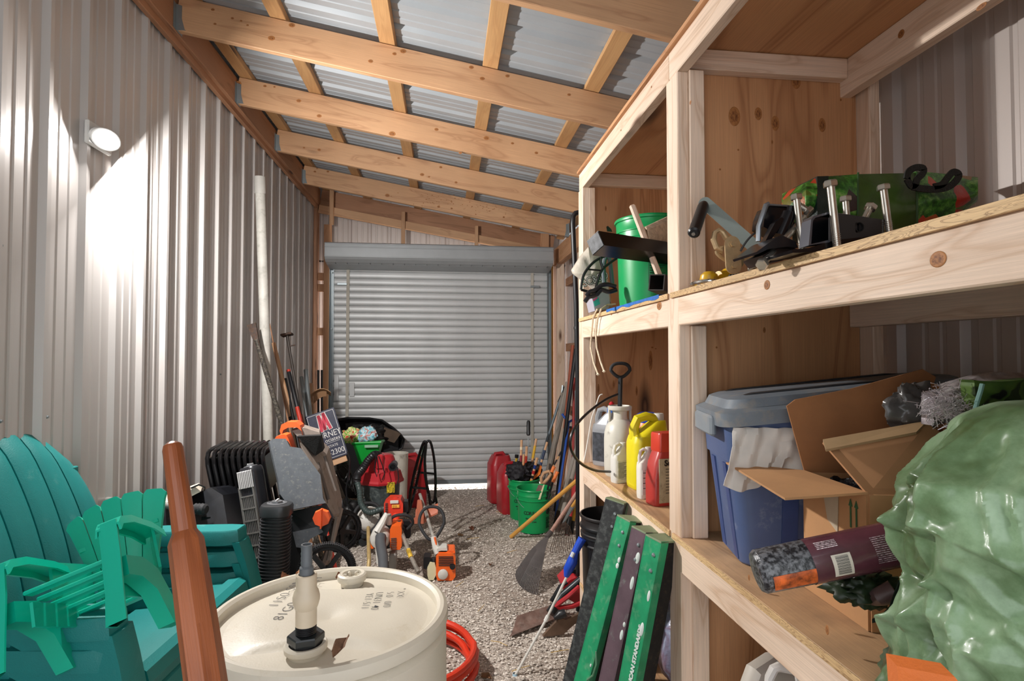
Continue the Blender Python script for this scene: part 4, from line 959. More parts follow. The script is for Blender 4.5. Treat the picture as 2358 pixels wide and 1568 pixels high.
mb = MB(); mb.lathe([(rw*.80, zt+(z1-zt)*.36), (rw*.78, zt+(z1-zt)*.45), (rw*.70, zt+(z1-zt)*.8), (rw*.62, z1-.012), (rw*.50, z1)], 28, sx=1.0, sy=.8); mb.box((-.03, -rw*.7, zt+(z1-zt)*.5), (.03, -rw*.3, z1+.01), .01); mb.build('motor_head', RED, vc)
mb = MB(); mb.lathe([(rw*.90, zt+(z1-zt)*.345), (rw*.90, zt+(z1-zt)*.375)], 28); mb.build('seam', BLACKP, vc)
p = at(905, 1074, Y=4.55)-V(vc.location); mb = MB(); mb.at(T(p)); mb.lathe([(.030, .10), (.030, 0), (.034, -.005), (.034, -.02), (.022, -.02), (.022, .04)], 20, ax='y'); mb.build('port', BLACKP, vc)
p = at(900, 1123, Y=4.60)-V(vc.location); mb = MB(); mb.at(T(p) @ R(.25)); mb.box((-.032, 0, -.042), (.032, .006, .042), .002); mb.build('caution_label', mat('b8a020', .6, var=.7, vs=60), vc)
hp = [at(x, y, Y=Y_) for x, y, Y_ in ((872, 1048, 4.75), (862, 1047, 4.65), (848, 1060, 4.6), (835, 1080, 4.55), (824, 1094, 4.5), (822, 1108, 4.5), (828, 1130, 4.45), (832, 1160, 4.4))]
def corrug(pts, r, n=7, parent=None, m=None, step=.009, name='hose'):
    P = [];
    for i in range(len(pts)-1):
        k = max(2, int((pts[i+1]-pts[i]).length/step)); 
        for j in range(k):
            t_ = j/k; a0 = pts[max(i-1, 0)]; a1 = pts[i]; a2 = pts[i+1]; a3 = pts[min(i+2, len(pts)-1)]
            P.append(.5*((2*a1)+(a2-a0)*t_+(2*a0-5*a1+4*a2-a3)*t_*t_+(3*a1-a0-3*a2+a3)*t_**3))
    P.append(pts[-1]); mb = MB(); mb.tube(P, [r*(1.08 if i % 2 else .92) for i in range(len(P))], 12); return mb.build(name, m or BLACKP, parent, world=True)
corrug(hp[:6], .030, parent=vc); corrug(hp[5:]+[at(850, 1180, Y=4.35), at(880, 1172, Y=4.33), at(908, 1167, Y=4.35), at(925, 1165, Y=4.4)], .022, parent=vc, m=mat('33403e', .5), name='lower_hose')
for k, q in enumerate((((872, 1050), (880, 1070), (886, 1090), (880, 1105)), ((866, 1050), (862, 1080), (868, 1098), (872, 1085), (868, 1050)), ((915, 1075), (918, 1100), (912, 1125), (908, 1140)))):
    mb = MB(); mb.tube([at(x, y, Y=4.52) for x, y in q], .004, 6); mb.build('power_cord', BLACKP, vc, world=True)
# red fuel cans
def fuel_can(c, w, d, h, rz, label, rich=False, group='red fuel cans'):
    r = empty('fuel_can', c, label, 'fuel can', group, rot=(0, 0, rz))
    mb = MB(); mb.loft([ring3(rrect(w*q, d*q, min(w, d)*.25, 4), z) for z, q in ((0, .96), (.01, 1), (h*.45, 1.0), (h*.78, .98), (h*.80, .95))]); mb.build('body', RED, r)
    mb = MB(); mb.loft([ring3(rrect(w*q, d*q, min(w, d)*.25*q, 4, cx=-w*.0+sx), z) for z, q, sx in ((h*.79, .95, 0), (h*.90, .80, w*.02), (h*.96, .70, w*.04))]); mb.build('shoulder', RED, r)
    mb = MB(); mb.tube([(-w*.30, 0, h*.86), (-w*.20, 0, h*.99), (w*.12, 0, h*1.0), (w*.28, 0, h*.90)], .020, 8); mb.build('handle', RED, r)
    mb = MB(); mb.at(T((w*.32, 0, h*.86))); mb.lathe([(.024, 0), (.024, .05), (.02, .055)], 14); mb.build('cap', BLACKP, r)
    if rich:
        text('lettering', 'GASOLINE', .05, mat('e0b8b4', .5), r, T((w*.0, -d/2-.001, h*.5)) @ R(PI/2, 'X') @ R(PI/2), .001)
    return r
fuel_can(gp(945, 1180)+V((0, .25, 0)), .27, .20, .52, .5, 'dusty red fuel can between the shop vacuum and the black hoop frame', True)
# black tubular hoop frame
hf = empty('hoop_frame', gp(1000, 1210), 'black shiny tubular frame of two tall hoops standing on the gravel', 'frame')
TB2 = mat('0c0c0d', .15, .4)
Ya, Yb = 4.35, 4.75
def poly3(q, Y_, r=.011, m=TB2, name='hoop', par=hf, n=8):
    mb = MB(); P = [at(x, y, Y=Y_ if not isinstance(Y_, (list, tuple)) else Y_[i]) for i, (x, y) in enumerate(q)]
    S = []
    for i in range(len(P)-1):
        a0 = P[max(i-1, 0)]; a1 = P[i]; a2 = P[i+1]; a3 = P[min(i+2, len(P)-1)]
        for j in range(5):
            t_ = j/5; S.append(.5*((2*a1)+(a2-a0)*t_+(2*a0-5*a1+4*a2-a3)*t_*t_+(3*a1-a0-3*a2+a3)*t_**3))
    S.append(P[-1]); mb.tube(S, r, n); return mb.build(name, m, par, world=True)
poly3(((940, 1178), (947, 1120), (962, 1060), (973, 1025), (978, 1017), (981, 1024), (978, 1060), (981, 1105), (987, 1135), (994, 1178)), Ya)
poly3(((948, 1158), (960, 1110), (975, 1040), (983, 1018), (992, 1020), (1000, 1060), (1003, 1110), (1001, 1148), (996, 1157), (990, 1150), (983, 1120), (978, 1090)), Yb)
poly3(((945, 1122), (983, 1125)), Ya+.02, .009, name='crossbar'); poly3(((968, 1088), (1001, 1091)), Yb-.02, .009, name='crossbar')
poly3(((1001, 1140), (1005, 1155), (1006, 1175)), Yb, .010, name='leg'); poly3(((948, 1156), (943, 1175), (938, 1182)), Yb-.1, .010, name='leg')
# terracotta coloured blade guard
bgd = empty('blade_guard', gp(965, 1210), 'terracotta orange curved trimmer guard lying on the gravel', 'guard')
TER = mat('b5674c', .55, var=.1, dirt=.2)
mb = MB(); mb.loft([[tuple(at(x, y, Y=Y_)) for x, y in q] for Y_, q in ((4.22, ((961, 1152), (970, 1152), (976, 1185), (975, 1206), (950, 1206), (946, 1202), (958, 1188))), (4.34, ((963, 1150), (972, 1150), (980, 1180), (982, 1202), (955, 1202), (952, 1198), (962, 1186))))]); mb.build('upright', TER, bgd, world=True, sharp=.4)
mb = MB(); mb.grid(lambda u, v: tuple(at(956+52*u, 1206-14*u*u-8*math.sin(PI*u)*0, Y=4.22)+V((0, .02+.13*v, .035+.05*math.sin(PI*v)-.0*u))), 12, 6, thick=.012); mb.build('curved_skirt', TER, bgd, world=True)
WHT = mat('c9c6be', .45, var=.08, dirt=.15); STO = mat('e8621c', .4, var=.06, dirt=.1)
def dgrip(par, c, rx, rz_, tilt=0, r=.011, Yd=0, name='loop_handle'):
    mb = MB(); P = []
    for i in range(30):
        a_ = 2*PI*i/30; x = rx*math.copysign(abs(math.cos(a_))**.85, math.cos(a_)); z = rz_*math.copysign(abs(math.sin(a_))**.85, math.sin(a_))
        if z < 0: x *= 1+.55*z/rz_*.9
        P.append(c+V((x, Yd*z/rz_ if rz_ else 0, z)))
    mb.tube(P, r, 10, closed=True); return mb.build(name, RUBBER, par, world=True)
# trimmer standing in the aisle with orange engine
tr = empty('string_trimmer', gp(1020, 1335), 'orange-engined string trimmer with loop handle standing alone on the aisle gravel', 'trimmer')
e = gp(1020, 1336)
def eng(par, x0, x1, y0, y1, Y_, dd, m, name='engine', ch=.15):
    P = [(x0+(x1-x0)*a_, y0+(y1-y0)*b_) for a_, b_ in ((ch, 0), (1-ch*.5, 0), (1, ch), (1, 1-ch), (1-ch, 1), (ch*.5, 1), (0, 1-ch), (0, ch))]
    mb = MB(); mb.loft([[tuple(at(x, y, Y=Y_)) for x, y in P][::-1], [tuple(at(x, y, Y=Y_)+V((0, dd, 0))) for x, y in P][::-1]]); return mb.build(name, m, par, world=True, sharp=.2)
Ye = e.y-.02
eb = eng(tr, 1004, 1049, 1274, 1337, Ye, .16, STO)
for k in range(6):
    mb = MB(); p = at(1010, 1282+k*4, Y=Ye-.003); q = at(1044, 1282+k*4, Y=Ye-.003); mb.tube([p, q], .0028, 4); mb.build('cooling_slot', BLACKP, eb, world=True)
eng(tr, 1010, 1048, 1268, 1276, Ye+.02, .13, STO, 'top_cover'); eng(tr, 1006, 1030, 1262, 1271, Ye+.02, .10, WHT, 'shroud')
mb = MB(); mb.at(T(at(1020, 1322, Y=Ye-.002))); mb.lathe([(.034, 0), (.034, -.008), (.028, -.012), (0, -.013)], 20, ax='y'); mb.build('starter_cover', WHT, tr, world=True)
mb = MB(); mb.at(T(at(1042, 1304, Y=Ye-.002))); mb.lathe([(.020, 0), (.018, -.014), (0, -.015)], 14, ax='y'); mb.build('pull_grip', BLACKP, tr, world=True)
eng(tr, 975, 992, 1283, 1310, Ye+.03, .09, BLACKP, 'air_filter'); eng(tr, 984, 1004, 1296, 1336, Ye+.01, .10, mat('d8cfa8', .35, var=.05), 'fuel_tank', .3)
mb = MB(); mb.at(T(at(999, 1291, Y=Ye+.04))); mb.lathe([(.021, -.02), (.021, .012), (.017, .02)], 14); mb.build('fuel_cap', BLACKP, tr, world=True)
mb = MB(); mb.tube([at(1010, 1272, Y=Ye+.05), at(1003, 1258, Y=Ye+.06), at(998, 1235, Y=Ye+.08)], [.03, .024, .020], 10); mb.build('throttle_grip', WHT, tr, world=True)
mb = MB(); mb.tube([at(1001, 1237, Y=Ye+.055), at(1006, 1262, Y=Ye+.045)], .007, 6); mb.build('trigger', STO, tr, world=True)
mb = MB(); mb.tube([at(998, 1237, Y=Ye+.08), at(967, 1138, Y=Ye+.5)], .012, 12); mb.build('shaft', mat('aaa69e', .4, .4, var=.3, vs=20), tr, world=True)
mb = MB(); mb.tube([at(971, 1152, Y=Ye+.44), at(984, 1190, Y=Ye+.275)], .0135, 12); mb.build('sticker', mat('c9c7be', .4, var=.5, vs=40), tr, world=True)
dgrip(tr, at(994, 1204, Y=Ye+.17), .088, .098, Yd=.06)
# leaf blower
lb = empty('leaf_blower', gp(890, 1300), 'white and orange leaf blower with a grey nozzle tube pointing at the drum', 'blower')
Yl = 4.0
eng(lb, 898, 925, 1211, 1266, Yl+.02, .16, STO, 'engine')
for k in range(7):
    mb = MB(); mb.tube([at(900, 1240+k*4, Y=Yl+.015), at(913, 1239+k*4, Y=Yl+.015)], .0026, 4); mb.build('cooling_slot', BLACKP, lb, world=True)
mb = MB(); mb.at(T(at(876, 1238, Y=Yl+.06))); mb.lathe([(.062, .09), (.070, .06), (.070, -.03), (.058, -.06), (.04, -.066), (.0, -.066)], 24, ax='y'); mb.build('fan_housing', WHT, lb, world=True)
mb = MB(); mb.tube([at(868, 1225, Y=Yl), at(880, 1205, Y=Yl+.02), at(890, 1184, Y=Yl+.03), at(896, 1186, Y=Yl+.06), at(896, 1206, Y=Yl+.08)], [.030, .026, .018, .016, .02], 10); mb.build('handle', WHT, lb, world=True)
mb = MB(); mb.tube([at(857, 1238, Y=Yl+.06), at(860, 1262, Y=Yl+.05)], .018, 8); mb.build('side_cover', STO, lb, world=True)
mb = MB(); mb.tube([at(877, 1236, Y=Yl-.01), at(876, 1250, Y=Yl-.06), at(882, 1285, Y=Yl-.20), at(884, 1330, Y=Yl-.38)], [.038, .036, .034, .030], 14); mb.build('nozzle', mat('4b4d50', .55, var=.1), lb, world=True)
mb = MB(); mb.tube([at(868, 1260, Y=Yl+.0), at(870, 1295, Y=Yl-.02), at(880, 1310, Y=Yl-.04)], .012, 6); mb.build('lower_handle', WHT, lb, world=True)
mb = MB(); mb.box(tuple(at(895, 1300, Y=Yl)-V((0, 0, .05))), tuple(at(912, 1276, Y=Yl)+V((0, .1, 0))), .01); mb.build('foot', mat('9a9690', .5), lb, world=True)
# second trimmer: tan shaft, round white guard with black loop
t2 = empty('string_trimmer', gp(850, 1300), 'string trimmer with a yellowed shaft and round white guard by the cart wheel', 'trimmer')
mb = MB(); mb.tube([V((at(850, 1290, Y=3.9).x, 3.8, .04)), at(850, 1290, Y=3.9), at(848, 1215, Y=4.35)], .014, 12); mb.build('shaft', mat('b59c6a', .45, .2, var=.2, vs=10), t2, world=True)
c = at(848, 1192, Y=4.45); mb = MB(); mb.at(T(c) @ R(-.5, 'X')); mb.lathe([(.0, -.03), (.035, -.03), (.07, -.02), (.088, .0), (.094, .03), (.090, .03), (.0, -.0)], 28, ax='y', cap=False); mb.build('guard', WHT, t2, world=True)
for k in range(5):
    a_ = .4+k*.6; mb = MB(); mb.tube([c+V((0, -.03, -.02)), c+V((.075*math.cos(a_), -.03, .075*math.sin(a_)))], .003, 5); mb.build('rib', mat('9c9a92', .5), t2, world=True)
dgrip(t2, at(846, 1193, Y=4.36), .100, .100, Yd=.05, r=.012)
# third trimmer: red engine up, long shaft running to the drum
t3 = empty('string_trimmer', gp(920, 1215), 'red-engined string trimmer lying with its shaft running down to the drum', 'trimmer')
RD2 = mat('d23a26', .38, var=.08, dirt=.1)
eng(t3, 884, 928, 1150, 1190, 4.25, .14, RD2, 'engine', .25)
mb = MB(); mb.at(T(at(911, 1148, Y=4.3))); mb.lathe([(.022, -.02), (.02, .01), (.0, .014)], 12); mb.build('primer_cap', RD2, t3, world=True)
for x, y, w_, h_, m_ in ((908, 1156, .03, .012, WHT), (911, 1166, .028, .012, mat('d89a3a', .5, var=.5, vs=60))):
    mb = MB(); mb.at(T(at(x, y, Y=4.24))); mb.box((-w_, 0, -h_), (w_, .006, h_), .002); mb.build('sticker', m_, t3, world=True)
for k in range(6):
    mb = MB(); mb.tube([at(887, 1160+4*k, Y=4.245), at(893, 1159+4*k, Y=4.245)], .003, 4); mb.build('cooling_slot', BLACKP, t3, world=True)
mb = MB(); mb.tube([at(912, 1188, Y=4.25), at(912, 1205, Y=4.18)], [.03, .022], 10); mb.build('clutch_housing', RD2, t3, world=True)
mb = MB(); mb.tube([at(914, 1200, Y=4.17), at(926, 1228, Y=4.05), at(948, 1286, Y=3.82), at(964, 1318, Y=3.7)], .014, 12); mb.build('shaft', mat('9c948a', .4, .4, var=.3, vs=14, dirt=.3), t3, world=True)
mb = MB(); mb.tube([at(940, 1266, Y=3.89), at(947, 1284, Y=3.82)], .0155, 10); mb.build('sticker', mat('c8a23a', .5, var=.6, vs=30), t3, world=True)
mb = MB(); mb.tube([at(918, 1205, Y=4.14), at(925, 1222, Y=4.08)], .026, 10); mb.build('foam_grip', RUBBER, t3, world=True)
dgrip(t3, at(924, 1205, Y=4.14), .082, .066, Yd=-.02)
eng(t3, 928, 940, 1155, 1180, 4.28, .08, BLACKP, 'air_filter'); eng(t3, 918, 946, 1200, 1240, 4.22, .06, BLACKP, 'lower_guard')
# ================================================================ right side floor: buckets, cans, leaning tools, channels
BUCK = mat('0a9250', .35, var=.03, vs=3, dirt=.06, dcol='3a6a48')
DKT = mat('10301c', .6)
def bucket(c, label, m=BUCK, name='bucket', grp='green five gallon buckets', rz=0, h=.37, s=1, txt=True, bail=True):
    r = empty(name, c, label, 'bucket', grp, rot=(0, 0, rz))
    mb = MB(); mb.lathe([(.122*s, 0), (.130*s, .004), (.134*s, .05), (.1405*s, h*.72), (.1415*s, h*.74), (.149*s, h*.745), (.149*s, h*.76), (.1425*s, h*.775), (.143*s, h*.84), (.1475*s, h*.845), (.1475*s, h*.86), (.144*s, h*.875), (.145*s, h*.96), (.152*s, h*.965), (.153*s, h*.985), (.150*s, h), (.144*s, h), (.141*s, h*.97), (.130*s, .02), (0, .016)], 48, cap=False)
    mb.build('body', m, r)
    if bail:
        for q in (-1, 1):
            mb = MB(); mb.cyl((q*.146*s, 0, h*.80), (q*.158*s, 0, h*.80), .011, 10); mb.build('bail_ear', m, r)
        mb = MB(); mb.tube([(.155*s*math.cos(a_), -.155*s*math.sin(a_)*.75, h*.80-.11*math.sin(a_)) for a_ in [PI*i/16 for i in range(17)]], .0022, 6); bl = mb.build('bail', GALV, r)
        mb = MB(); mb.tube([(.155*s*math.cos(a_), -.155*s*math.sin(a_)*.75, h*.80-.11*math.sin(a_)) for a_ in (PI*.45, PI*.5, PI*.56)], .009, 8); mb.build('grip', mat('d8dcd8', .5), bl)
    if txt:
        def wrap(s_, ang, z, size, rr=.1395*s):
            n = len(s_); adv = size*.62/rr
            for i, ch in enumerate(s_):
                if ch == ' ': continue
                a_ = ang+(i-(n-1)/2)*adv
                M = R(a_) @ T((0, -rr-.0005, z)) @ R(PI/2, 'X')
                text('lettering', ch, size, DKT, r, M, .0006, bold=.001)
        wrap('CORES', -.5, h*.48, .040); wrap('made in', -.5, h*.36, .020, .137*s); wrap('for you', -.45, h*.29, .020, .136*s)
        for k in range(8):
            mb = MB(); mb.at(R(.75)); mb.box((-.026, -.1405*s, h*.12+k*.012), (.024-.008*(k % 3), -.134*s, h*.12+k*.012+.004)); mb.build('label_line', DKT, r)
        mb = MB(); mb.at(R(.75) @ T((0, -.1365*s, h*.50)) @ R(PI/2, 'X')); mb.lathe([(.016, 0), (.016, .004), (.028, .004), (.028, 0)], 24, cap=False)
        for k in range(6): mb.at(R(.75) @ T((0, -.1365*s, h*.50)) @ R(PI/2, 'X') @ R(k*PI/3)); mb.box((.0, -.003, 0), (.028, .003, .004))
        mb.build('wheel_mark', DKT, r)
    return r
b1 = bucket(gp(1229, 1220)+V((0, 0, 0)), 'green bucket nearest the aisle with a saw and loppers standing in it', rz=.15)
b2 = bucket(V((.745, 5.32, 0)), 'green bucket behind the front one, stuffed with striped croquet sticks', rz=.1)
fuel_can(V((.575, 5.95, 0)), .24, .24, .50, .2, 'farther of the two red fuel cans beside the green buckets', group='red fuel cans')
fc = fuel_can(V((.635, 5.55, 0)), .22, .26, .47, .2, 'nearer of the two red fuel cans beside the green buckets, with a yellow spout', group='red fuel cans')
mb = MB(); mb.tube([(.06, 0, .40), (.065, -.02, .52)], .013, 8); mb.build('spout', mat('c8a830', .5), fc)
mb = MB(); mb.tube([(.065, -.02, .52), (.066, -.022, .55)], .02, 8); mb.build('spout_cap', BLACKP, fc)
def sticks(name, a, b, r, bands, label, cat, grp, base='cfa27a'):
    p, L = aim(name, a, b, label, cat, grp)
    mb = MB(); mb.tube([(0, 0, 0), (0, 0, L)], r, 10); mb.build('stick', mat(base, .5, var=.1, vs=30), p)
    for i, (t0, t1, c_) in enumerate(bands):
        mb = MB(); mb.tube([(0, 0, t0*L), (0, 0, t1*L)], r*1.06, 10); mb.build('band', mat(c_, .4, var=.08), p)
    return p
gq = 'striped croquet sticks in the rear bucket'
bx0, by0 = .745, 5.32
def inb(dx, dy, z=.06): return V((bx0+dx, by0+dy, z))
sticks('croquet_stick', inb(-.05, -.02), at(1201, 1013, Y=5.40), .012, ((.60, .78, '8c1f2c'), (.86, .90, 'e8d8b8')), 'tall croquet stick with a dark red band, leftmost in the rear bucket', 'croquet stick', gq)
sticks('croquet_stick', inb(-.01, .0), at(1213, 1028, Y=5.36), .012, ((.45, .60, 'b02a1e'), (.68, .85, 'b8341e')), 'croquet stick with two bright red bands beside the leftmost one', 'croquet stick', gq)
sticks('croquet_stick', inb(.0, .03), at(1235, 1010, Y=5.40), .012, ((.50, .66, 'd8a828'), (.72, .9, 'd8a828')), 'croquet stick with long yellow bands', 'croquet stick', gq)
sticks('croquet_stick', inb(-.04, -.06), at(1206, 1046, Y=5.25), .011, ((.6, .75, '2a3a5a'),), 'short croquet stick with a small blue mark at the left', 'croquet stick', gq)
sticks('croquet_stick', inb(-.02, -.08), at(1237, 1054, Y=5.20), .013, ((.42, .5, '2a7a3a'), (.53, .60, 'e0b020'), (.63, .68, '1a1a1a'), (.71, .77, 'b02020'), (.80, .87, '203a80')), 'croquet peg with green yellow black red and blue rings', 'croquet stick', gq)
sticks('croquet_stick', inb(.03, .0), at(1260, 1018, Y=5.42), .012, ((.62, .7, '1f3560'), (.74, .88, '1f3050')), 'croquet stick with dark blue bands leaning right', 'croquet stick', gq)
sticks('croquet_mallet', inb(.04, -.05), at(1292, 1040, Y=5.45), .008, ((.72, .77, 'd0a070'), (.86, .92, 'd0a070'), (.45, .52, 'd0a070')), 'thin dark rod with wooden sleeves leaning far right from the rear bucket', 'croquet stick', gq, base='1c1c1c')
for q, l in ((((1197, 1105), (1203, 1085), (1207, 1062), (1208, 1092), (1204, 1105)), 'narrow orange fabric tip standing left in the rear bucket'), (((1222, 1103), (1238, 1088), (1243, 1070), (1248, 1074), (1244, 1092), (1230, 1104)), 'broad crumpled orange fabric piece at the right of the rear bucket')):
    mb = MB(); mb.loft([[tuple(at(x, y, Y=5.24)) for x, y in q], [tuple(at(x, y, Y=5.28)) for x, y in q]]); tag(mb.build('orange_cloth', mat('ee7a22', .6, var=.15, vs=20), sharp=.4), l, 'cloth', 'orange cloth pieces in the rear bucket')
blob('net_bag', 'black mesh bag bulging from the rear green bucket', 'bag', V((.70, 5.30, .43)), (.12, .11, .09), mat('17141a', .7, var=.6, vs=60, bump=.5, bs=90), .4, 4, seed=2)
blob('net_bag', 'smaller black mesh bag at the right side of the rear green bucket', 'bag', V((.82, 5.34, .43)), (.09, .09, .07), mat('17141a', .7, var=.6, vs=60, bump=.5, bs=90), .4, 4, seed=6)
fs, L = aim('hand_scoop', V((.80, 5.45, .06)), at(1217, 968, Y=5.6), 'tool with a black grip on a thin wire shaft standing before the door', 'tool')
mb = MB(); mb.tube([(0, 0, 0), (0, 0, L*.8)], .004, 6); mb.build('shaft', GALV, fs)
mb = MB(); mb.tube([(0, 0, L*.82), (0, 0, L*.83), (0, 0, L*.98), (0, 0, L)], [.012, .019, .019, .012], 10); mb.build('grip', BLACKP, fs)
mb = MB(); mb.tube([(0, 0, L*.42), (0, 0, L*.52)], [.02, .036], 12); mb.build('cup', BLACKP, fs)
# saw and loppers in the front bucket
fb = b1.location
sw = empty('hand_saw', (fb.x, fb.y, .1), 'hand saw with a worn tan wooden grip standing in the front green bucket', 'saw')
P = lambda x, y, Y_=4.72: at(x, y, Y=Y_)
ring_o = [(1241, 1112), (1243, 1098), (1250, 1086), (1262, 1081), (1271, 1085), (1272, 1094), (1264, 1106), (1254, 1116), (1246, 1117)]
mb = MB(); mb.tube([P(1247, 1112), P(1246, 1100), P(1252, 1089), P(1264, 1085), P(1268, 1092), P(1261, 1103), P(1252, 1112)], .014, 8, closed=True); mb.build('grip', W_TAN, sw, world=True)
mb = MB(); mb.loft([[tuple(P(1240, 1116, Y_)), tuple(P(1250, 1118, Y_)), tuple(P(1238, 1150, Y_)), tuple(P(1226, 1150, Y_))] for Y_ in (4.80, 4.803)]); mb.build('blade', mat('8a6a66', .5, .5, var=.2), sw, world=True, sharp=.3)
mb = MB(); mb.loft([[tuple(P(1251, 1116, Y_)), tuple(P(1254, 1116, Y_)), tuple(P(1244, 1150, Y_)), tuple(P(1239, 1150, Y_))] for Y_ in (4.78, 4.80)]); mb.build('blade_guard', mat('d8cfa8', .5), sw, world=True, sharp=.3)
for (xa, ya, xb, yb, l) in ((1277, 1085, 1270, 1110, 'left'), (1284, 1087, 1275, 1114, 'right')): pass
lp = empty('loppers', (fb.x+.05, fb.y, .1), 'black-bladed loppers with two orange grips standing in the front green bucket', 'loppers')
for q in (((1276, 1074), (1270, 1087), (1256, 1150)), ((1284, 1086), (1273, 1110), (1262, 1150))):
    mb = MB(); mb.tube([P(*q[0], 4.84), P(*q[1], 4.84)], .015, 10); mb.build('grip', mat('e87a38', .5, var=.1), lp, world=True)
    mb = MB(); mb.tube([P(*q[1], 4.84), P(*q[2], 4.82)], .009, 8); mb.build('shaft', BLACKM, lp, world=True)
# leaning tools on the right wall
gt = 'long-handled tools leaning on the right wall'
pole('garden_tool', V((1.12, 5.6, 0)), at(1319, 795, X=1.30), .018, wood('brick_handle', 'a05034', '7a3420', knots=0), 'brick red handle ending in a black taper, tallest of the leaning tools', 'tool', gt, parts=(('ferrule', .955, 1.0, .014, BLACKP), ('worn_part', 0, .5, .0205, W_OLD)))
pole('garden_tool', V((1.08, 5.5, 0)), at(1326, 803, X=1.29), .019, BLACKP, 'black handle with a steel tip beside the brick red one', 'tool', gt, parts=(('ferrule', .94, 1.0, .013, GALV),))
pole('garden_tool', V((.98, 5.75, 0)), at(1309, 880, X=1.28), .030, W_OLD, 'thick weathered grey post behind the blue crutch handle', 'tool', gt)
pole('garden_tool', V((1.02, 5.7, 0)), at(1296, 905, X=1.26), .022, W_OLD, 'weathered grey stick left of the thick grey post', 'tool', gt)
p, L = pole('pruning_pole', V((.86, 5.9, 0)), at(1288, 925, X=1.22), .014, mat('6f7c84', .4, .2), 'slate grey pole with a black pruner head leaning left of the other tools', 'tool', gt)
mb = MB(); mb.tube([(0, 0, L-.01), (.01, 0, L+.08), (.0, .0, L+.15), (.03, 0, L+.20)], [.02, .022, .015, .01], 8); mb.build('pruner_head', BLACKM, p); mb = MB(); mb.tube([(.0, 0, L+.1), (-.02, 0, L+.18)], [.014, .012], 6); mb.build('pulley', GALV, p)
p, L = pole('broom_handle', V((1.02, 5.2, .0)), at(1310, 970, Y=5.55), .012, mat('1f4fa8', .35, var=.1), 'blue metal handle ending in a blue Y-shaped crutch', 'tool', gt)
mb = MB(); mb.tube([(-.08, 0, L+.06), (-.055, 0, L+.035), (0, 0, L-.01), (.05, 0, L+.035), (.11, 0, L+.035)], [.012, .012, .015, .012, .012], 8); mb.build('crutch_grip', mat('1f4fa8', .35), p)
pole('garden_tool', V((1.06, 5.35, 0)), at(1315, 982, Y=5.6), .014, wood('orange_handle', '9c5a28', '6f3a16', knots=0), 'brown handle with a black end cap right of the blue one', 'tool', gt, parts=(('end_cap', .975, 1.0, .019, BLACKP),))
pole('garden_tool', V((.99, 5.05, 0)), at(1341, 985, Y=5.3), .019, W_OLD, 'upper long grey wooden handle crossing towards the shelf end', 'tool', gt, parts=(('socket', .0, .14, .022, RUST),))
pole('garden_tool', V((.97, 4.85, 0)), at(1341, 1010, Y=5.2), .019, W_OLD, 'lower long grey wooden handle crossing towards the shelf end', 'tool', gt, parts=(('socket', .0, .18, .022, RUST),))
pole('garden_tool', V((1.03, 4.75, 0)), at(1341, 1025, Y=5.05), .019, mat('b02a2c', .4, var=.1), 'red fibreglass handle near the shelf end', 'tool', gt, parts=(('socket', .0, .20, .022, BLACKM),))
pole('garden_tool', V((1.08, 4.8, 0)), at(1341, 1060, Y=5.05), .015, mat('c89a20', .4, var=.1), 'yellow fibreglass handle beside the red one', 'tool', gt, parts=(('socket', .0, .16, .018, BLACKM),))
pole('garden_tool', V((1.18, 5.2, 0)), at(1322, 870, Y=5.6), .013, mat('9a2a24', .4, var=.1), 'dark red handle half hidden behind the black handle', 'tool', gt)
pole('garden_tool', V((1.22, 5.1, 0)), at(1326, 900, Y=5.5), .012, GALV, 'thin steel shaft standing against the pale stud', 'tool', gt)
o, L = pole('hoe', V((.555, 4.76, .0)), V((1.10, 4.22, .66)), .017, W_YEL, 'smooth yellow wooden handle lying across in front of the green bucket', 'tool')
# leaf rakes
rk, L = aim('leaf_rake', at(1215, 1325, Y=3.95), at(1338, 1120, Y=3.80), 'grey plastic fan rake with a tan handle leaning head down in the aisle', 'rake')
rk.location = (0, 0, 0); rk.rotation_euler = (0, 0, 0)
A = at(1268, 1226, Y=4.0); B = at(1340, 1118, Y=3.9)
mb = MB(); mb.tube([A, B], .014, 10); mb.build('shaft', wood('pink_handle', 'b08a7c', '86645a', knots=0), rk, world=True)
RK = mat('4e4846', .6, var=.12)
apex = at(1266, 1228, Y=3.98)
le, re_ = at(1187, 1318, Z=.035), at(1237, 1362, Z=.02)
mid_l, mid_r = at(1220, 1270, Y=3.93), at(1255, 1302, Y=3.80)
def rkp(u, v):        # u across, v from the socket to the tips
    top = apex; e = le+(re_-le)*u
    bow = at(1192, 1352, Z=.025); e = (1-u)**2*le+2*u*(1-u)*(bow*1.0)+u*u*re_
    p = top+(e-top)*v; return p+V((0, 0, .03*math.sin(PI*v)))
mb = MB(); mb.grid(lambda u, v: tuple(rkp(u, .02+.56*v*(1-.22*(2*u-1)**2))), 12, 10, thick=.004); mb.build('rake_fan', RK, rk, world=True)
for k in range(22):
    u = k/21; mb = MB(); mb.tube([rkp(u, .45), rkp(u, .6), rkp(u, .8), rkp(u, .97), rkp(u, 1)+V((0, 0, -.02))], .0042, 5); mb.build('tine', RK, rk, world=True)
for v in (.70, .84): mb = MB(); mb.tube([rkp(k/12, v) for k in range(13)], .003, 5); mb.build('tine_band', RK, rk, world=True)
mb = MB(); mb.tube([apex+(A-apex)*1.3, apex, rkp(.5, .12)], [.019, .02, .016], 10); mb.build('socket', RK, rk, world=True)
wr2 = empty('wire_rake', gp(1300, 1260), 'rusty wire-tined rake with a pale handle behind the fan rake', 'rake')
mb = MB(); mb.tube([at(1318, 1166, Y=4.25), at(1345, 1122, Y=4.15)], .014, 10); mb.build('shaft', W_YEL, wr2, world=True)
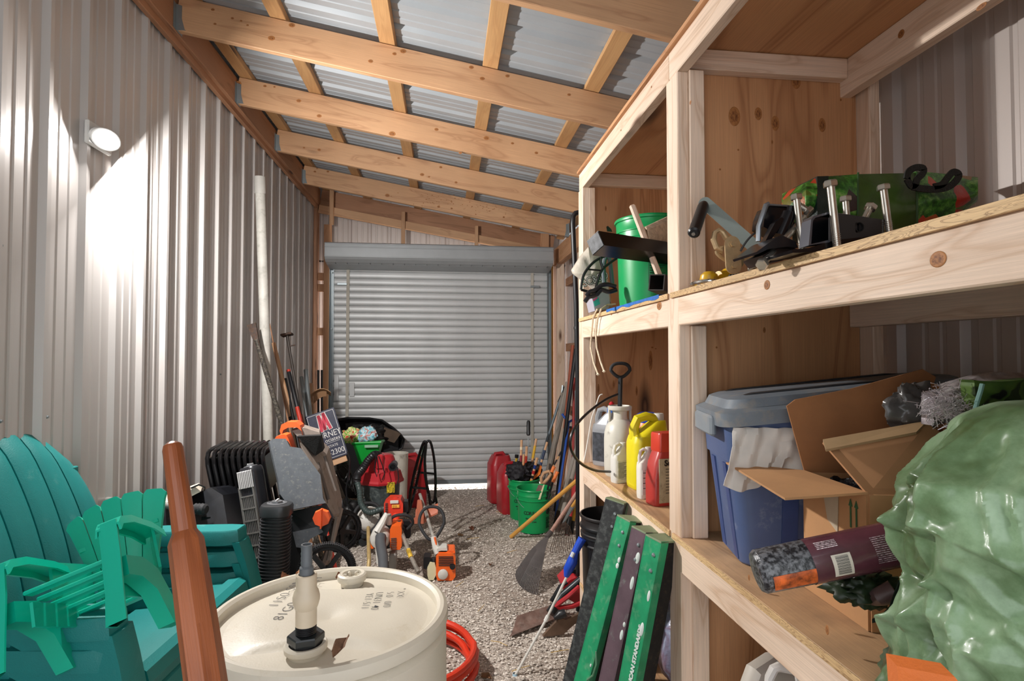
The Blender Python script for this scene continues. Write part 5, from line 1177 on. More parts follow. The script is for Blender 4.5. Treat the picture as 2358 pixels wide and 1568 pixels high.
mb = MB(); mb.tube([at(1296, 1206, Y=4.3), at(1320, 1164, Y=4.25)], [.008, .018], 8); mb.build('socket', GALV, wr2, world=True)
for k in range(12):
    u = k/11; mb = MB(); e = at(1268+52*u, 1262-14*u+8*math.sin(PI*u), Y=4.2-.1*u); s_ = at(1300, 1200, Y=4.3)
    mb.tube([s_, s_+(e-s_)*.6+V((0, 0, .05)), e, e+V((.0, -.01, -.03))], .0026, 5); mb.build('tine', RUST, wr2, world=True)
# blue gripped picker with a pale head
lx = empty('light_bulb_changer', gp(1190, 1560), 'thin white rod with a blue grip and pale blue flared foot by the shelf post', 'picker')
lx.name = 'grabber'
Pt = [at(1186, 1556, Y=2.72), at(1258, 1426, Y=2.75), at(1308, 1322, Y=2.72)]
mb = MB(); mb.tube(Pt, .0065, 8); mb.build('rod', mat('cfccc4', .4, var=.1), lx, world=True)
mb = MB(); mb.tube([at(1256, 1430, Y=2.75), at(1262, 1418, Y=2.75)], .0105, 8); mb.build('joint', mat('d8d6d0', .35), lx, world=True)
mb = MB(); q = [at(x, y, Y=2.70) for x, y in ((1304, 1328), (1308, 1312), (1318, 1292), (1324, 1272), (1332, 1256), (1341, 1240))]; mb.tube(q, [.012, .024, .026, .018, .019, .021], 12); mb.build('grip', mat('1b46b4', .35, var=.05), lx, world=True)
mb = MB(); mb.tube([at(1316, 1283, Y=2.672), at(1321, 1272, Y=2.677)], .010, 8); mb.build('clip', mat('c8ccd0', .4), lx, world=True)
mb = MB(); mb.at(T(at(1186, 1560, Y=2.72)-V((0, 0, .0)))); mb.lathe([(.010, .02), (.016, .0), (.035, -.02), (.055, -.045), (.05, -.05), (.0, -.03)], 20, cap=False); mb.build('foot', mat('9fbccb', .4, var=.05), lx, world=True)
# shovel
sv = empty('shovel', gp(1250, 1440), 'rusty square-bladed shovel with a black socket lying on the gravel', 'shovel')
c = [at(1172, 1466, Z=.012), at(1190, 1418, Z=.05), at(1262, 1395, Z=.06), at(1284, 1422, Z=.03)]
mb = MB(); mb.grid(lambda u, v: tuple((c[0]*(1-u)+c[3]*u)*(1-v)+(c[1]*(1-u)+c[2]*u)*v+V((0, 0, -.02*math.sin(PI*v)))), 10, 8, thick=.003); mb.build('blade', mat('7a6056', .6, .3, var=.3, vs=14, dirt=.5, dcol='9a8a80'), sv, world=True)
mb = MB(); mb.tube([at(1268, 1412, Z=.05), at(1282, 1390, Z=.09), at(1295, 1370, Z=.14), at(1338, 1334, Z=.22)], [.03, .024, .020, .021], 12); mb.build('socket', mat('2a2e30', .35, .4), sv, world=True)
mb = MB(); mb.tube([at(1336, 1335, Z=.215), at(1360, 1318, Z=.26)], .019, 10); mb.build('shaft', W_TAN, sv, world=True)
# chainsaw
cs = empty('chainsaw', gp(1330, 1440), 'red chainsaw with its bar cover pointing at the aisle under the leaning channels', 'chainsaw')
def slab(pix, Y0, dY, m, nm, par, sharp=.3):
    mb = MB(); mb.loft([[tuple(at(x, y, Y=Y0)) for x, y in pix][::-1], [tuple(at(x, y, Y=Y0)+V((0, dY, 0))) for x, y in pix][::-1]]); return mb.build(nm, m, par, world=True, sharp=sharp)
slab(((1296, 1352), (1312, 1336), (1326, 1330), (1348, 1340), (1352, 1360), (1350, 1385), (1330, 1392), (1306, 1378)), 3.30, .18, RED, 'housing', cs)
mb = MB(); mb.tube([at(x, y, Y=3.2) for x, y in ((1282, 1395), (1288, 1400), (1318, 1396), (1345, 1384), (1350, 1360), (1332, 1352), (1310, 1372), (1286, 1390))], .014, 8, closed=True); mb.build('rear_handle', RED, cs, world=True)
mb = MB(); mb.tube([at(x, y, Y=3.28) for x, y in ((1270, 1384), (1290, 1350), (1306, 1340))], .012, 8); mb.build('front_handle', BLACKP, cs, world=True)
mb = MB(); mb.at(T(at(1325, 1328, Y=3.4))); mb.lathe([(.055, -.03), (.055, .03)], 20, ax='y'); mb.build('starter', BLACKP, cs, world=True)
slab(((1290, 1423), (1303, 1428), (1350, 1406), (1352, 1412), (1296, 1462), (1250, 1466), (1262, 1452)), 3.05, .02, mat('6a5444', .6, .3, var=.3, dirt=.3), 'bar', cs)
mb = MB(); mb.tube([at(1276, 1424, Y=3.05), at(1290, 1415, Y=3.05), at(1302, 1410, Y=3.05)], [.010, .024, .020], 10); mb.build('oil_cap', BLACKP, cs, world=True)
# painted channels leaning against the shelf beam
GC = mat('1f8a5c', .42, var=.2, vs=9, dirt=.35, dcol='6f9a78', spec=.6)
PC = mat('5d4a52', .45, var=.2, vs=9, dirt=.2, dcol='7a8a80')
CAP = mat('7d8a6c', .6, var=.1)
BKF = mat('15120f', .8, var=.5, vs=25, dirt=.3, dcol='4a3a28')
BKG = mat('262a29', .65, var=.35, vs=20, dirt=.4, dcol='5a5c58')
WP = mat('c9d2cc', .6)
ug = V((-.80, -.60, 0)); 
def channel(tp, X, bp, dYb, w, d, face, side, label, turn=0, spl=(), txt=None):
    t_ = at(*tp, X=X); b_ = at(*bp, Y=t_.y+dYb); dr = (b_-t_).normalized(); k = (t_.z-.0)/-dr.z; b_ = t_+dr*k
    z = -dr; n = V((-math.cos(turn), -math.sin(turn), 0)); n = (n-z*n.dot(z)).normalized(); y = z.cross(n)
    # local: x = face normal, y = width, z = up the channel
    M = Matrix(((n.x, y.x, z.x, b_.x), (n.y, y.y, z.y, b_.y), (n.z, y.z, z.z, b_.z), (0, 0, 0, 1)))
    r = empty('painted_channel', b_, label, 'channel', 'painted steel channels leaning on the shelf', rot=M.to_euler()); L = k
    mb = MB(); mb.box((0, -w/2, 0), (.004, w/2, L), .002); mb.box((-.03, -w/2-.002, 0), (.004, -w/2+.001, L)); mb.box((-.03, w/2-.001, 0), (.004, w/2+.002, L)); mb.build('face', face, r)
    mb = MB(); mb.box((-d, -w/2+.003, .02), (-.002, w/2-.003, L-.008), .004)
    mb.build('rubber_body', side, r)
    mb = MB(); mb.box((-d-.002, -w/2-.002, L-.006), (.005, w/2+.002, L), .001); mb.box((-d-.003, -w/2-.003, L-.05), (-d, w/2+.003, L)); mb.build('end_cap', CAP, r)
    for q in (.05, .10):
        mb = MB(); mb.at(T((.004, .012, L-q))); mb.lathe([(.007, 0), (.005, .004), (.0, .005)], 10, ax='x'); mb.build('rivet', GALV, r)
    for (yy, zz, rr, el) in spl:
        mb = MB(); mb.at(T((.0045, yy*w, L-zz)) @ R(.4*yy, 'X')); mb.lathe([(rr, 0), (rr*.6, .002), (0, .0025)], 14, ax='x', sy=1)
        mb.v = [V((v.x, v.y, (v.z-(L-zz))*el+(L-zz))) for v in mb.v]; mb.build('paint_splash', WP, r)
    if txt:
        Mx = T((.0055, -.006, L*txt[1])) @ Matrix(((0, 0, 1, 0), (0, 1, 0, 0), (-1, 0, 0, 0), (0, 0, 0, 1))) @ Matrix.Identity(4)
        Mx = T((.0055, txt[3], L*txt[1])) @ Matrix(((0, 0, 1, 0), (0, 1, 0, 0), (-1, 0, 0, 0), (0, 0, 0, 1)))
        # letters read up the channel
        Mx = T((.0055, txt[3], L*txt[1])) @ Matrix(((0, 0, 1, 0), (0, -1, 0, 0), (1, 0, 0, 0), (0, 0, 0, 1)))
        text('lettering', txt[0], txt[2], WP, r, Mx, .0006, 'CENTER', 1.1, .001)
    return r
random.seed(5)
def spl(n, side): return [(side*random.uniform(.3, .46), random.uniform(.05, .9), random.uniform(.004, .009), random.uniform(1.2, 3)) for _ in range(n)]
channel((1417, 1152), .665, (1320, 1568), .0, .075, .05, mat('2a2b2c', .6, var=.3, vs=20, dirt=.5, dcol='6a6c6a'), mat('6a6a54', .6, var=.2, dirt=.3), 'blackened channel with worn grey patches, leftmost of the four leaning on the shelf', .9)
channel((1438, 1192), .655, (1340, 1568), .02, .062, .085, GC, BKF, 'green channel with white paint drips, second from the left against the shelf', .5, spl(7, 1))
channel((1473, 1218), .655, (1398, 1568), .02, .060, .085, PC, BKF, 'purplish brown channel between the two green ones leaning on the shelf', .5, spl(10, 1))
channel((1507, 1238), .655, (1446, 1568), .02, .062, .095, GC, BKF, 'green channel with vertical white lettering, nearest the camera against the shelf', .45, spl(4, 1), ('AMERICAN STANDARDS', .60, .019, .014))
mb = MB(); mb.tube([at(x, y, X=.50) for x, y in ((1372, 1500), (1373, 1530), (1365, 1555), (1352, 1566))], .003, 6); tag(mb.build('wire', mat('5a8a6a', .5)), 'thin green wire dangling between the leaning channels', 'wire')
# stacked black pots inside the shelf behind the channels
for k, l in enumerate(('inner of two nested black buckets under the lower shelf by the end post', 'outer of two nested black buckets under the lower shelf by the end post')):
    bucket(V((.805, 2.74, .322+.05*(1-k))), l, BLACKP if k else mat('1f1c1c', .45, var=.1), 'black_bucket', 'nested black buckets', h=.37, s=.93, txt=False, bail=False)
# tall black tube with a bent top beside the shelf end
bp = empty('bent_tube', V((.80, 3.06, 0)), 'tall black tube with a rounded bend at the top beside the far shelf post', 'tube')
q = [at(1331, 1180, Y=3.35), at(1331, 900, Y=3.33), at(1327, 700, Y=3.3), at(1321, 560, Y=3.28), at(1319, 515, Y=3.27), at(1320, 499, Y=3.27), at(1325, 491, Y=3.27), at(1334, 489, Y=3.27), at(1345, 490, Y=3.27)]
q[0] = V((q[0].x, 3.35, 0)); mb = MB(); mb.tube(q, .0155, 12); mb.build('tube', BLACKP, bp, world=True)
mb = MB(); mb.tube([at(1328, 752, Y=3.31), at(1328, 758, Y=3.31)], .0185, 12); mb.build('coupling', BLACKP, bp, world=True)
# plastic clad boards and sheet between channels and post
o = board('lath', V((.64, 1.83, 0)), V((.70, 1.83, .90)), .012, .006, W_PALE, side=(0, 1, 0)); tag(o, 'thin pale lath standing against the middle shelf post behind the channels', 'lath')
ps = empty('plastic_sack', V((.80, 2.1, 0)), 'bluish plastic sack standing behind the channels under the lower shelf', 'sack')
blob('plastic_sack', 'bluish and violet plastic sack on the low shelf behind the channels', 'sack', V((.86, 1.98, .49)), (.10, .12, .15), printed('sack_print', ('c8ccd4', '8a90a8', '7a5a6a', 'aab2c0'), 8), .2, 2)
bpy.data.objects.remove(ps)
# ================================================================ shelves: far bay
ZT, ZM = Z1+.001, Z2+.001
bk = bucket(V((.885, 2.36, ZT)), 'green bucket on the upper shelf behind the black square tube', rz=.1, h=.385, bail=False, txt=False)
DK = mat('1f5a38', .6)
def face_marks(r, rr, ang, z0):
    mb = MB(); mb.at(R(ang) @ T((0, -rr, z0+.13)) @ R(PI/2, 'X')); mb.lathe([(.024, 0), (.024, .003), (.038, .003), (.038, 0)], 28, cap=False)
    for k in range(7): mb.at(R(ang) @ T((0, -rr, z0+.13)) @ R(PI/2, 'X') @ R(k*2*PI/7)); mb.box((0, -.004, 0), (.036, .004, .003))
    mb.build('wheel_mark', mat('4a5a50', .6), r)
    for k in range(11):
        mb = MB(); mb.at(R(ang)); mb.box((-.034, -rr-.001, z0+.068-k*.010), (.030-.01*(k % 3), -rr+.003, z0+.071-k*.010)); mb.build('label_line', DK, r)
    mb = MB(); mb.at(R(ang))
    for a_, b_ in (((-.040, z0-.045), (.040, z0-.0435)), ((-.040, z0+.085), (.040, z0+.0865)), ((-.040, z0-.045), (-.0385, z0+.085)), ((.0385, z0-.045), (.040, z0+.085))): mb.box((a_[0], -rr-.0012, a_[1]), (b_[0], -rr+.003, b_[1]))
    mb.build('label_frame', DK, r)
face_marks(bk, .1365, -.22, .13)
mb = MB(); mb.tube([(-.04, -.150, .31), (-.0, -.158, .27), (.05, -.155, .24)], .0022, 6); mb.build('bail', GALV, bk)
def pq(x, y, Y_): return at(x, y, Y=Y_)
# black square steel tube poking out over the aisle
def sqtube(name, a, b, w, m, label, open_end=False, roll=0, cat='tube'):
    r, L = aim(name, a, b, label, cat, roll=roll); t = .004; h = w/2
    mb = MB()
    for q in ((( -h, -h), (h, -h+t)), ((-h, h-t), (h, h)), ((-h, -h+t), (-h+t, h-t)), ((h-t, -h+t), (h, h-t))): mb.box((*q[0], 0), (*q[1], L))
    mb.build('walls', m, r)
    if not open_end: mb = MB(); mb.box((-h+.001, -h+.001, L-.002), (h-.001, h-.001, L+.002), .001); mb.build('end_plate', mat('3c3d3f', .55, .5, var=.5, vs=40), r)
    return r
sqtube('square_tube', at(1585, 590, Y=2.22), at(1371, 560, Y=1.93), .062, mat('17130f', .25, .3, var=.2), 'long black square steel tube poking out over the aisle from the upper shelf', roll=.45)
sqtube('square_tube', V((1.02, 2.25, ZT+.040)), at(1512, 650, Y=1.98), .060, mat('3a3430', .4, .3, var=.3, vs=20), 'short open square tube lying at the foot of the post on the upper shelf', True, roll=1.57)
# rope winder
rw_ = empty('rope_winder', pq(1500, 600, 2.10), 'wooden winder wrapped in pale rope leaning on the upper shelf bucket', 'rope')
mb = MB(); a, b = pq(1520, 640, 2.06), pq(1455, 472, 2.12); M, L = frame(a, b, (0, 1, 0)); mb.box((0, -.008, -.012), (L, .008, .012), .005); o = mb.build('paddle', W_PALE, rw_, world=False)
o.parent = None; o.matrix_world = M; o.parent = rw_; o.matrix_parent_inverse = wm(rw_).inverted()
RP = mat('b9a48c', .85, var=.2, vs=60, bump=.5, bs=200)
mb = MB(); P = []
for k in range(26):
    t_ = k/25; c0 = pq(1486+62*t_, 545-20*t_, 2.12+.1*t_); wv_ = .045+.018*t_
    for j in range(8):
        a_ = 2*PI*j/8; P.append(c0+V((-.012*math.cos(a_)*.2+.003*j/8*7*.3, .03*math.sin(a_), wv_*math.cos(a_)-.01))) 
mb.tube(P, .0042, 6); mb.build('rope', RP, rw_, world=True)
# plastic bag hanging off the corner
pb = empty('plastic_bag', pq(1365, 640, 2.75), 'crumpled clear grey plastic bag with black and white letters at the shelf corner', 'bag')
mb = MB(); ol = [(1355, 568), (1385, 582), (1400, 640), (1408, 700), (1392, 690), (1350, 655), (1318, 630), (1315, 622), (1335, 590)]
def bagf(u, v):
    cx_, cy_ = 1362, 632; a_ = u*2*PI; i = u*len(ol) % len(ol); j = int(i) % len(ol); f = i-int(i); p0, p1 = ol[j], ol[(j+1) % len(ol)]
    ex, ey = p0[0]*(1-f)+p1[0]*f, p0[1]*(1-f)+p1[1]*f; k = math.sin(PI*v); x, y = cx_+(ex-cx_)*k, cy_+(ey-cy_)*k
    return tuple(at(x, y, Y=2.62+.10*(1-math.cos(PI*v))*.5+.012*noise.noise(V((x*.06, y*.06, v*2)))))
mb.grid(bagf, 36, 10); mb.build('film', mat('b8b0a2', .3, var=.12, vs=14, bump=.6, bs=40), pb, world=True, sharp=.8)
M = T(at(1371, 643, Y=2.55)) @ R(PI/2, 'X') @ R(.35); M = T(V((0, 0, 0))) @ M
t_ = text('lettering', 'SC&SO', .052, mat('1c1c1c', .5), pb, wm(pb).inverted() @ M, .001, 'CENTER', .8, .0025)
t_ = text('lettering', 'SC&SO', .052, mat('e8e4dc', .5), pb, wm(pb).inverted() @ T((0, -.002, 0)) @ M, .001, 'CENTER', .8, -.0005)
tbx = flatbox('plastic_tub', 'pale lilac plastic tub with a teal and pink sticker at the upper shelf corner', 'tub', ((1362, 680), (1400, 670), (1405, 700), (1400, 712), (1370, 716)), 2.60, 2.72, mat('a9a4ae', .4, var=.1))
mb = MB(); mb.loft([[tuple(at(x, y, Y=Y_)) for x, y in ((1366, 690), (1378, 684), (1382, 700), (1370, 706))] for Y_ in (2.585, 2.60)]); mb.build('sticker', mat('2fa89a', .5), tbx, world=True, sharp=.3)
mb = MB(); mb.loft([[tuple(at(x, y, Y=Y_)) for x, y in ((1365, 690), (1375, 684), (1376, 687), (1367, 694))] for Y_ in (2.575, 2.585)]); mb.build('sticker', mat('d8407a', .5), tbx, world=True, sharp=.3)
# black wire rack
rk2 = empty('wire_rack', pq(1375, 660, 2.5), 'black curved metal rack piece with a cross brace before the green bucket', 'rack')
for q, rr in ((((1338, 667), (1342, 640), (1352, 620), (1372, 600), (1398, 588), (1420, 585)), .006), (((1370, 676), (1374, 655), (1386, 622), (1405, 605), (1424, 592)), .006), (((1338, 667), (1370, 676)), .006), (((1352, 620), (1386, 623)), .004), (((1383, 584), (1383, 600), (1388, 618)), .006)):
    poly3(q, 2.42, rr, BLACKM, 'rod', rk2)
jt = empty('pry_bar', pq(1380, 685, 2.3), 'pair of wavy black steel rods lying against the green bucket on the upper shelf', 'rod')
for q in (((1351, 681), (1358, 672), (1370, 668), (1385, 657), (1400, 655), (1418, 660)), ((1347, 695), (1356, 684), (1372, 680), (1385, 668), (1402, 672), (1420, 667))): poly3(q, 2.32, .0095, BLACKP, 'rod', jt)
gp2 = empty('pipe_bend', pq(1400, 640, 2.5), 'grey bent metal pipe standing behind the black rack', 'pipe')
poly3(((1392, 660), (1390, 620), (1393, 596), (1400, 592), (1405, 605), (1411, 660)), 2.5, .010, mat('5c666a', .4, .4), 'pipe', gp2)
mb = MB(); q = [(1398, 533), (1396, 522), (1400, 520), (1408, 528), (1410, 534)]; mb.loft([[tuple(at(x, y, Y=Y_)) for x, y in q] for Y_ in (2.45, 2.5)]); tag(mb.build('clamp', BLACKM), 'small black clamp tip showing above the square tube', 'clamp')
# blue tape along the edge
tp_ = empty('tape_strip', pq(1490, 685, 1.95), 'torn strip of blue masking tape on the upper shelf edge', 'tape')
mb = MB(); mb.grid(lambda u, v: (XF-.0085-.002*abs(noise.noise(V((u*30, v*3, 0)))), 1.82+.62*u, Z1+.004-(.020*(.55+.5*noise.noise(V((u*7, 0, 3)))))*v), 60, 3, thick=.0008, nrm=(-1, 0, 0)); mb.grid(lambda u, v: (XF-.0085+.06*v, 1.82+.62*u, Z1+.0045), 20, 2, thick=.0008); mb.build('tape', mat('1d5fa8', .6, var=.2, vs=30), tp_, world=True)
cd_ = empty('rope_ends', pq(1390, 700, 2.6), 'two tan cords hanging over the upper shelf edge with knotted ends', 'cord')
for q in (((1410, 705), (1390, 706), (1375, 712), (1366, 730), (1362, 770), (1360, 800), (1367, 835), (1377, 862)), ((1418, 700), (1398, 702), (1384, 712), (1376, 735), (1372, 770), (1374, 800), (1382, 830), (1391, 855))):
    P = [at(*q[0], X=.80)]+[at(x, y, X=.706) for x, y in q[1:]]; P[1] = at(*q[1], X=.76); P = [P[0], P[1]]+[p for p in P[2:]]
    mb = MB(); mb.tube(P, .0042, 8); mb.build('cord', mat('c8b59a', .8, var=.2, vs=90), cd_, world=True); mb = MB(); mb.at(T(P[-1])); mb.lathe([(.003, .006), (.009, 0), (.003, -.006)], 8); mb.build('knot', mat('d8c8b0', .8), cd_, world=True)
# ---- far bay, middle shelf: jugs and the pump sprayer
def jug(name, c, w, d, h, m, label, cat, grp=None, rz=0, hs=1, capm=None, capr=.02, labelm=None, lines=0, handle=True, neck=.32, wrtext=None):
    """handled jug: body, shoulder, looped handle on the -x side, cap on the +x side"""
    r = empty(name, c, label, cat, grp, rot=(0, 0, rz))
    k = min(w, d)*.28
    mb = MB(); mb.loft([ring3(rrect(w*q, d*q, k*q, 5), z) for z, q in ((0, .93), (.006, .98), (.02, 1), (h*.60, 1), (h*.62, .985), (h*.64, .97), (h*.70, .90))]); mb.build('body', m, r)
    # shoulder slopes up to the neck
    mb = MB(); mb.loft([ring3(rrect(w*a_, d*b_, min(w*a_, d*b_)*.3, 5, cx=x_), z) for z, a_, b_, x_ in ((h*.69, .90, .90, 0), (h*.76, .66, .8, w*.09), (h*.86, .42, .60, w*.20), (h*.90, .30, .46, w*.25))]); mb.build('shoulder', m, r)
    if handle:
        mb = MB(); mb.tube([(-w*.36, 0, h*.66), (-w*.39, 0, h*.80), (-w*.30, 0, h*.92), (-w*.08, 0, h*.955), (w*.12, 0, h*.93), (w*.25, 0, h*.86)], [d*.19, d*.17, d*.16, d*.15, d*.15, d*.17], 10); mb.build('handle', m, r)
    mb = MB(); mb.at(T((w*.26, 0, h*.89))); mb.lathe([(capr, 0), (capr, h*.085), (capr*.9, h*.10)], 18); mb.build('cap', capm or WHT, r)
    if labelm:
        mb = MB(); mb.box((-w*.38, -d/2-.001, h*.08), (w*.38, -d/2+.003, h*.56), .001); lb_ = mb.build('paper_label', labelm, r)
        for i in range(lines):
            mb = MB(); mb.box((-w*.33, -d/2-.0018, h*(.50-.40*i/lines)), (w*(.30-.12*(i % 3)), -d/2, h*(.50-.40*i/lines)+h*.012)); mb.build('text_line', mat('4a4a48', .6, var=.5, vs=300), lb_)
    return r
jg = 'bottles on the middle shelf'
SJ = mat('9a9ca0', .28, .35, var=.1)
r = jug('oil_jug', V((.822, 2.83, ZM)), .13, .10, .30, SJ, 'tall silver grey jug with a blue spout cap beside the far post', 'jug', jg, rz=-.9, capm=mat('2a62b0', .4), capr=.022, labelm=mat('3a3c42', .45, var=.5, vs=40), lines=0)
mb = MB(); mb.at(T((.034, 0, .295))); mb.lathe([(.012, 0), (.014, .02), (.006, .03)], 12); mb.build('red_tip', mat('b02028', .4), r)
poly3(((1387, 908), (1380, 912), (1372, 935), (1362, 965), (1356, 1000), (1349, 1040), (1345, 1060)), 2.70, .0028, mat('d8d4cc', .5), 'feed_tube', r)
sp_ = empty('pump_sprayer', V((.815, 2.58, ZM)), 'white pump sprayer tank with a black looped pump handle', 'sprayer')
SW = mat('c6c2b6', .4, var=.05, dirt=.12)
mb = MB(); mb.lathe([(.066, 0), (.072, .01), (.074, .05), (.074, .17), (.072, .20), (.064, .23), (.050, .25), (.036, .262), (.034, .275), (.034, .305)], 32, cap=True); mb.build('tank', SW, sp_)
mb = MB(); mb.lathe([(.034, .300), (.054, .306), (.056, .312), (.056, .322), (.050, .325), (.048, .314), (0, .312)], 32, cap=False); 
mb.box((-.055, -.008, .25), (-.046, .008, .315), .002); mb.box((.046, -.008, .25), (.055, .008, .315), .002); mb.build('funnel_top', SW, sp_)
mb = MB(); mb.tube([(0, 0, .30), (.004, 0, .455)], .011, 12); mb.build('pump_rod', BLACKP, sp_)
dgrip(sp_, V((.819, 2.58, ZM+.49)), .046, .033, r=.008)
P = [at(x, y, Y=Y_) for x, y, Y_ in ((1422, 908, 2.55), (1395, 920, 2.45), (1360, 945, 2.3), (1330, 975, 2.15), (1315, 1005, 2.1), (1315, 1035, 2.12), (1335, 1065, 2.2), (1370, 1083, 2.3), (1405, 1086, 2.42))]
S = []
for i in range(len(P)-1):
    a0 = P[max(i-1, 0)]; a1 = P[i]; a2 = P[i+1]; a3 = P[min(i+2, len(P)-1)]
    S += [.5*((2*a1)+(a2-a0)*(j/5)+(2*a0-5*a1+4*a2-a3)*(j/5)**2+(3*a1-a0-3*a2+a3)*(j/5)**3) for j in range(5)]
S.append(P[-1]); mb = MB(); mb.tube(S, .0055, 8); mb.build('spray_hose', BLACKP, sp_, world=True)
jug('concentrate_bottle', V((.768, 2.44, ZM)), .074, .05, .175, mat('cfccc4', .4, var=.05), 'small white handled bottle with a printed back label in front of the sprayer', 'bottle', jg, rz=.35, capr=.014, labelm=mat('b8b8b4', .5, var=.2, vs=60), lines=12)
r = jug('yellow_jug', V((.863, 2.33, ZM)), .175, .125, .315, mat('d8c81e', .38, var=.05, dirt=.1, dcol='a89a30'), 'big yellow jug with a white cap and looped handle', 'jug', jg, rz=.1, capr=.022)
jug('concentrate_bottle', V((.782, 2.16, ZM)), .06, .04, .20, mat('ddd8cc', .4, var=.05), 'slim white bottle squeezed between the yellow jug and red bottle', 'bottle', jg, rz=.2, capr=.012, labelm=mat('d0c8c0', .5), lines=4)
# red bottle with a wide label
rb = empty('weed_killer_bottle', V((.826, 2.07, ZM)), 'red bottle with a broad red cap and a dusty label reading Sevin', 'bottle', jg, rot=(0, 0, .22))
rb.name = 'garden_dust_bottle'
RB2 = mat('b03a34', .35, var=.06, dirt=.15, dcol='8a5a50')
mb = MB(); mb.loft([ring3(rrect(a_, b_, min(a_, b_)*.25, 4, cx=x_), z) for z, a_, b_, x_ in ((0, .125, .07, 0), (.005, .132, .075, 0), (.10, .134, .075, 0), (.16, .120, .072, .004), (.19, .102, .068, .008), (.20, .098, .066, .01))]); mb.build('body', RB2, rb)
mb = MB(); mb.loft([ring3(rrect(a_, b_, .012, 4, cx=.01), z) for z, a_, b_ in ((.199, .100, .068), (.205, .102, .070), (.262, .100, .068), (.268, .095, .064))]); mb.build('cap', mat('c8402e', .3, var=.04), rb)
mb = MB(); mb.box((-.048, -.0395, .012), (.062, -.036, .175), .001); lb_ = mb.build('paper_label', mat('b0a88c', .6, var=.15, vs=20, dirt=.25, dcol='6a5a44'), rb)
text('lettering', 'Sevin', .030, mat('18181a', .5), lb_, T((.006, -.0398, .158)) @ R(PI/2, 'X'), .0005, 'CENTER', 1, .0015)
for i in range(9): mb = MB(); mb.box((-.020, -.0402, .135-.011*i), (.055-.01*(i % 3), -.0392, .138-.011*i)); mb.build('text_line', mat('5a5448', .6, var=.4, vs=300), lb_)
oj = empty('toy_bottle', V((.92, 2.50, ZM)), 'orange container with a blue top half hidden behind the yellow jug', 'container', rot=(0, 0, .2))
mb = MB(); mb.lathe([(.05, 0), (.055, .02), (.055, .23), (.045, .255)], 20); mb.build('body', mat('e06a28', .4), oj); mb = MB(); mb.lathe([(.046, .255), (.048, .29), (.03, .30)], 20); mb.build('cap', mat('2448b8', .35), oj)
# ================================================================ shelves: near bay, top
wn_ = empty('winch_handle', pq(1660, 500, 1.52), 'galvanised crank arm with a black rubber grip propped in the shelf corner', 'crank')
a, b = pq(1622, 466, 1.56), pq(1745, 575, 1.42); M, L = frame(a, b, V((.55, .0, 1)).normalized()); mb = MB(); mb.at(M); mb.prism(rrect(L+.03, .034, .016, 5, L/2, 0), -.003, .003, 'xy'); mb.build('arm', mat('9aa6a2', .35, .6, var=.1), wn_, world=True)
mb = MB(); a, b = pq(1621, 470, 1.55), pq(1597, 538, 1.44); D_ = b-a; mb.tube([a, a+D_*.05]+[a+D_*(.1+.8*i/16) for i in range(17)]+[a+D_*.97, b], [.011, .0145]+[.0155+.0008*(i % 2) for i in range(17)]+[.0165, .012], 14); mb.build('rubber_grip', BLACKP, wn_, world=True)
mb = MB(); mb.tube([b-D_*.02, b+D_*.02], [.007, .005], 10); mb.build('rivet', CHROME, wn_, world=True)
# pulley block and hook
BRS = mat('c9ad84', .35, .55, var=.2, vs=25)
pu = empty('pulley_block', pq(1690, 585, 1.42), 'yellow zinc pulley block with a snap hook on the upper shelf', 'pulley')
for Y_ in (1.40, 1.43):
    mb = MB(); n_ = 18; c1, c2 = at(1687, 562, Y=Y_), at(1690, 612, Y=Y_); u = (c2-c1).normalized(); sd = u.cross(V((0, 1, 0))).normalized(); ring = []
    for i in range(n_): a_ = PI*i/(n_-1); ring.append(c1+(sd*math.cos(a_)-u*math.sin(a_))*.0215)
    for i in range(n_): a_ = PI+PI*i/(n_-1); ring.append(c2+(sd*math.cos(a_)-u*math.sin(a_))*.0215)
    mb.loft([[tuple(p) for p in ring], [tuple(p+V((0, .004, 0))) for p in ring]]); mb.build('side_plate', BRS, pu, world=True, sharp=.4)
for c in ((1687, 562), (1690, 612)):
    mb = MB(); mb.at(T(at(*c, Y=1.398))); mb.lathe([(.008, -.0), (.008, -.006)], 6, ax='y'); mb.build('bolt', BRS, pu, world=True)
mb = MB(); mb.at(T(at(1692, 600, Y=1.418))); mb.lathe([(.024, -.006), (.02, 0), (.024, .006)], 20, ax='y'); mb.build('sheave', mat('8f8668', .3, .7), pu, world=True)
mb = MB(); mb.tube([at(x, y, Y=1.42) for x, y in ((1684, 556), (1672, 548), (1664, 535), (1655, 530), (1646, 536), (1643, 552), (1650, 570), (1662, 576), (1664, 570))], [.006, .008, .0075, .007, .007, .008, .008, .006, .004], 10); mb.build('hook', BRS, pu, world=True)
mb = MB(); mb.tube([at(1658, 570, Y=1.415), at(1680, 565, Y=1.415)], .003, 6); mb.build('latch', BRS, pu, world=True)
cl_ = empty('steel_cable', pq(1700, 590, 1.38), 'loop of grey steel cable behind the pulley block', 'cable')
poly3(((1705, 578), (1722, 552), (1745, 532), (1775, 522), (1800, 530)), 1.40, .0028, mat('55585a', .4, .6), 'cable', cl_); poly3(((1662, 582), (1650, 580), (1660, 592), (1680, 602), (1712, 600), (1730, 592), (1738, 600), (1725, 615)), 1.46, .005, BRS, 'thimble', cl_)
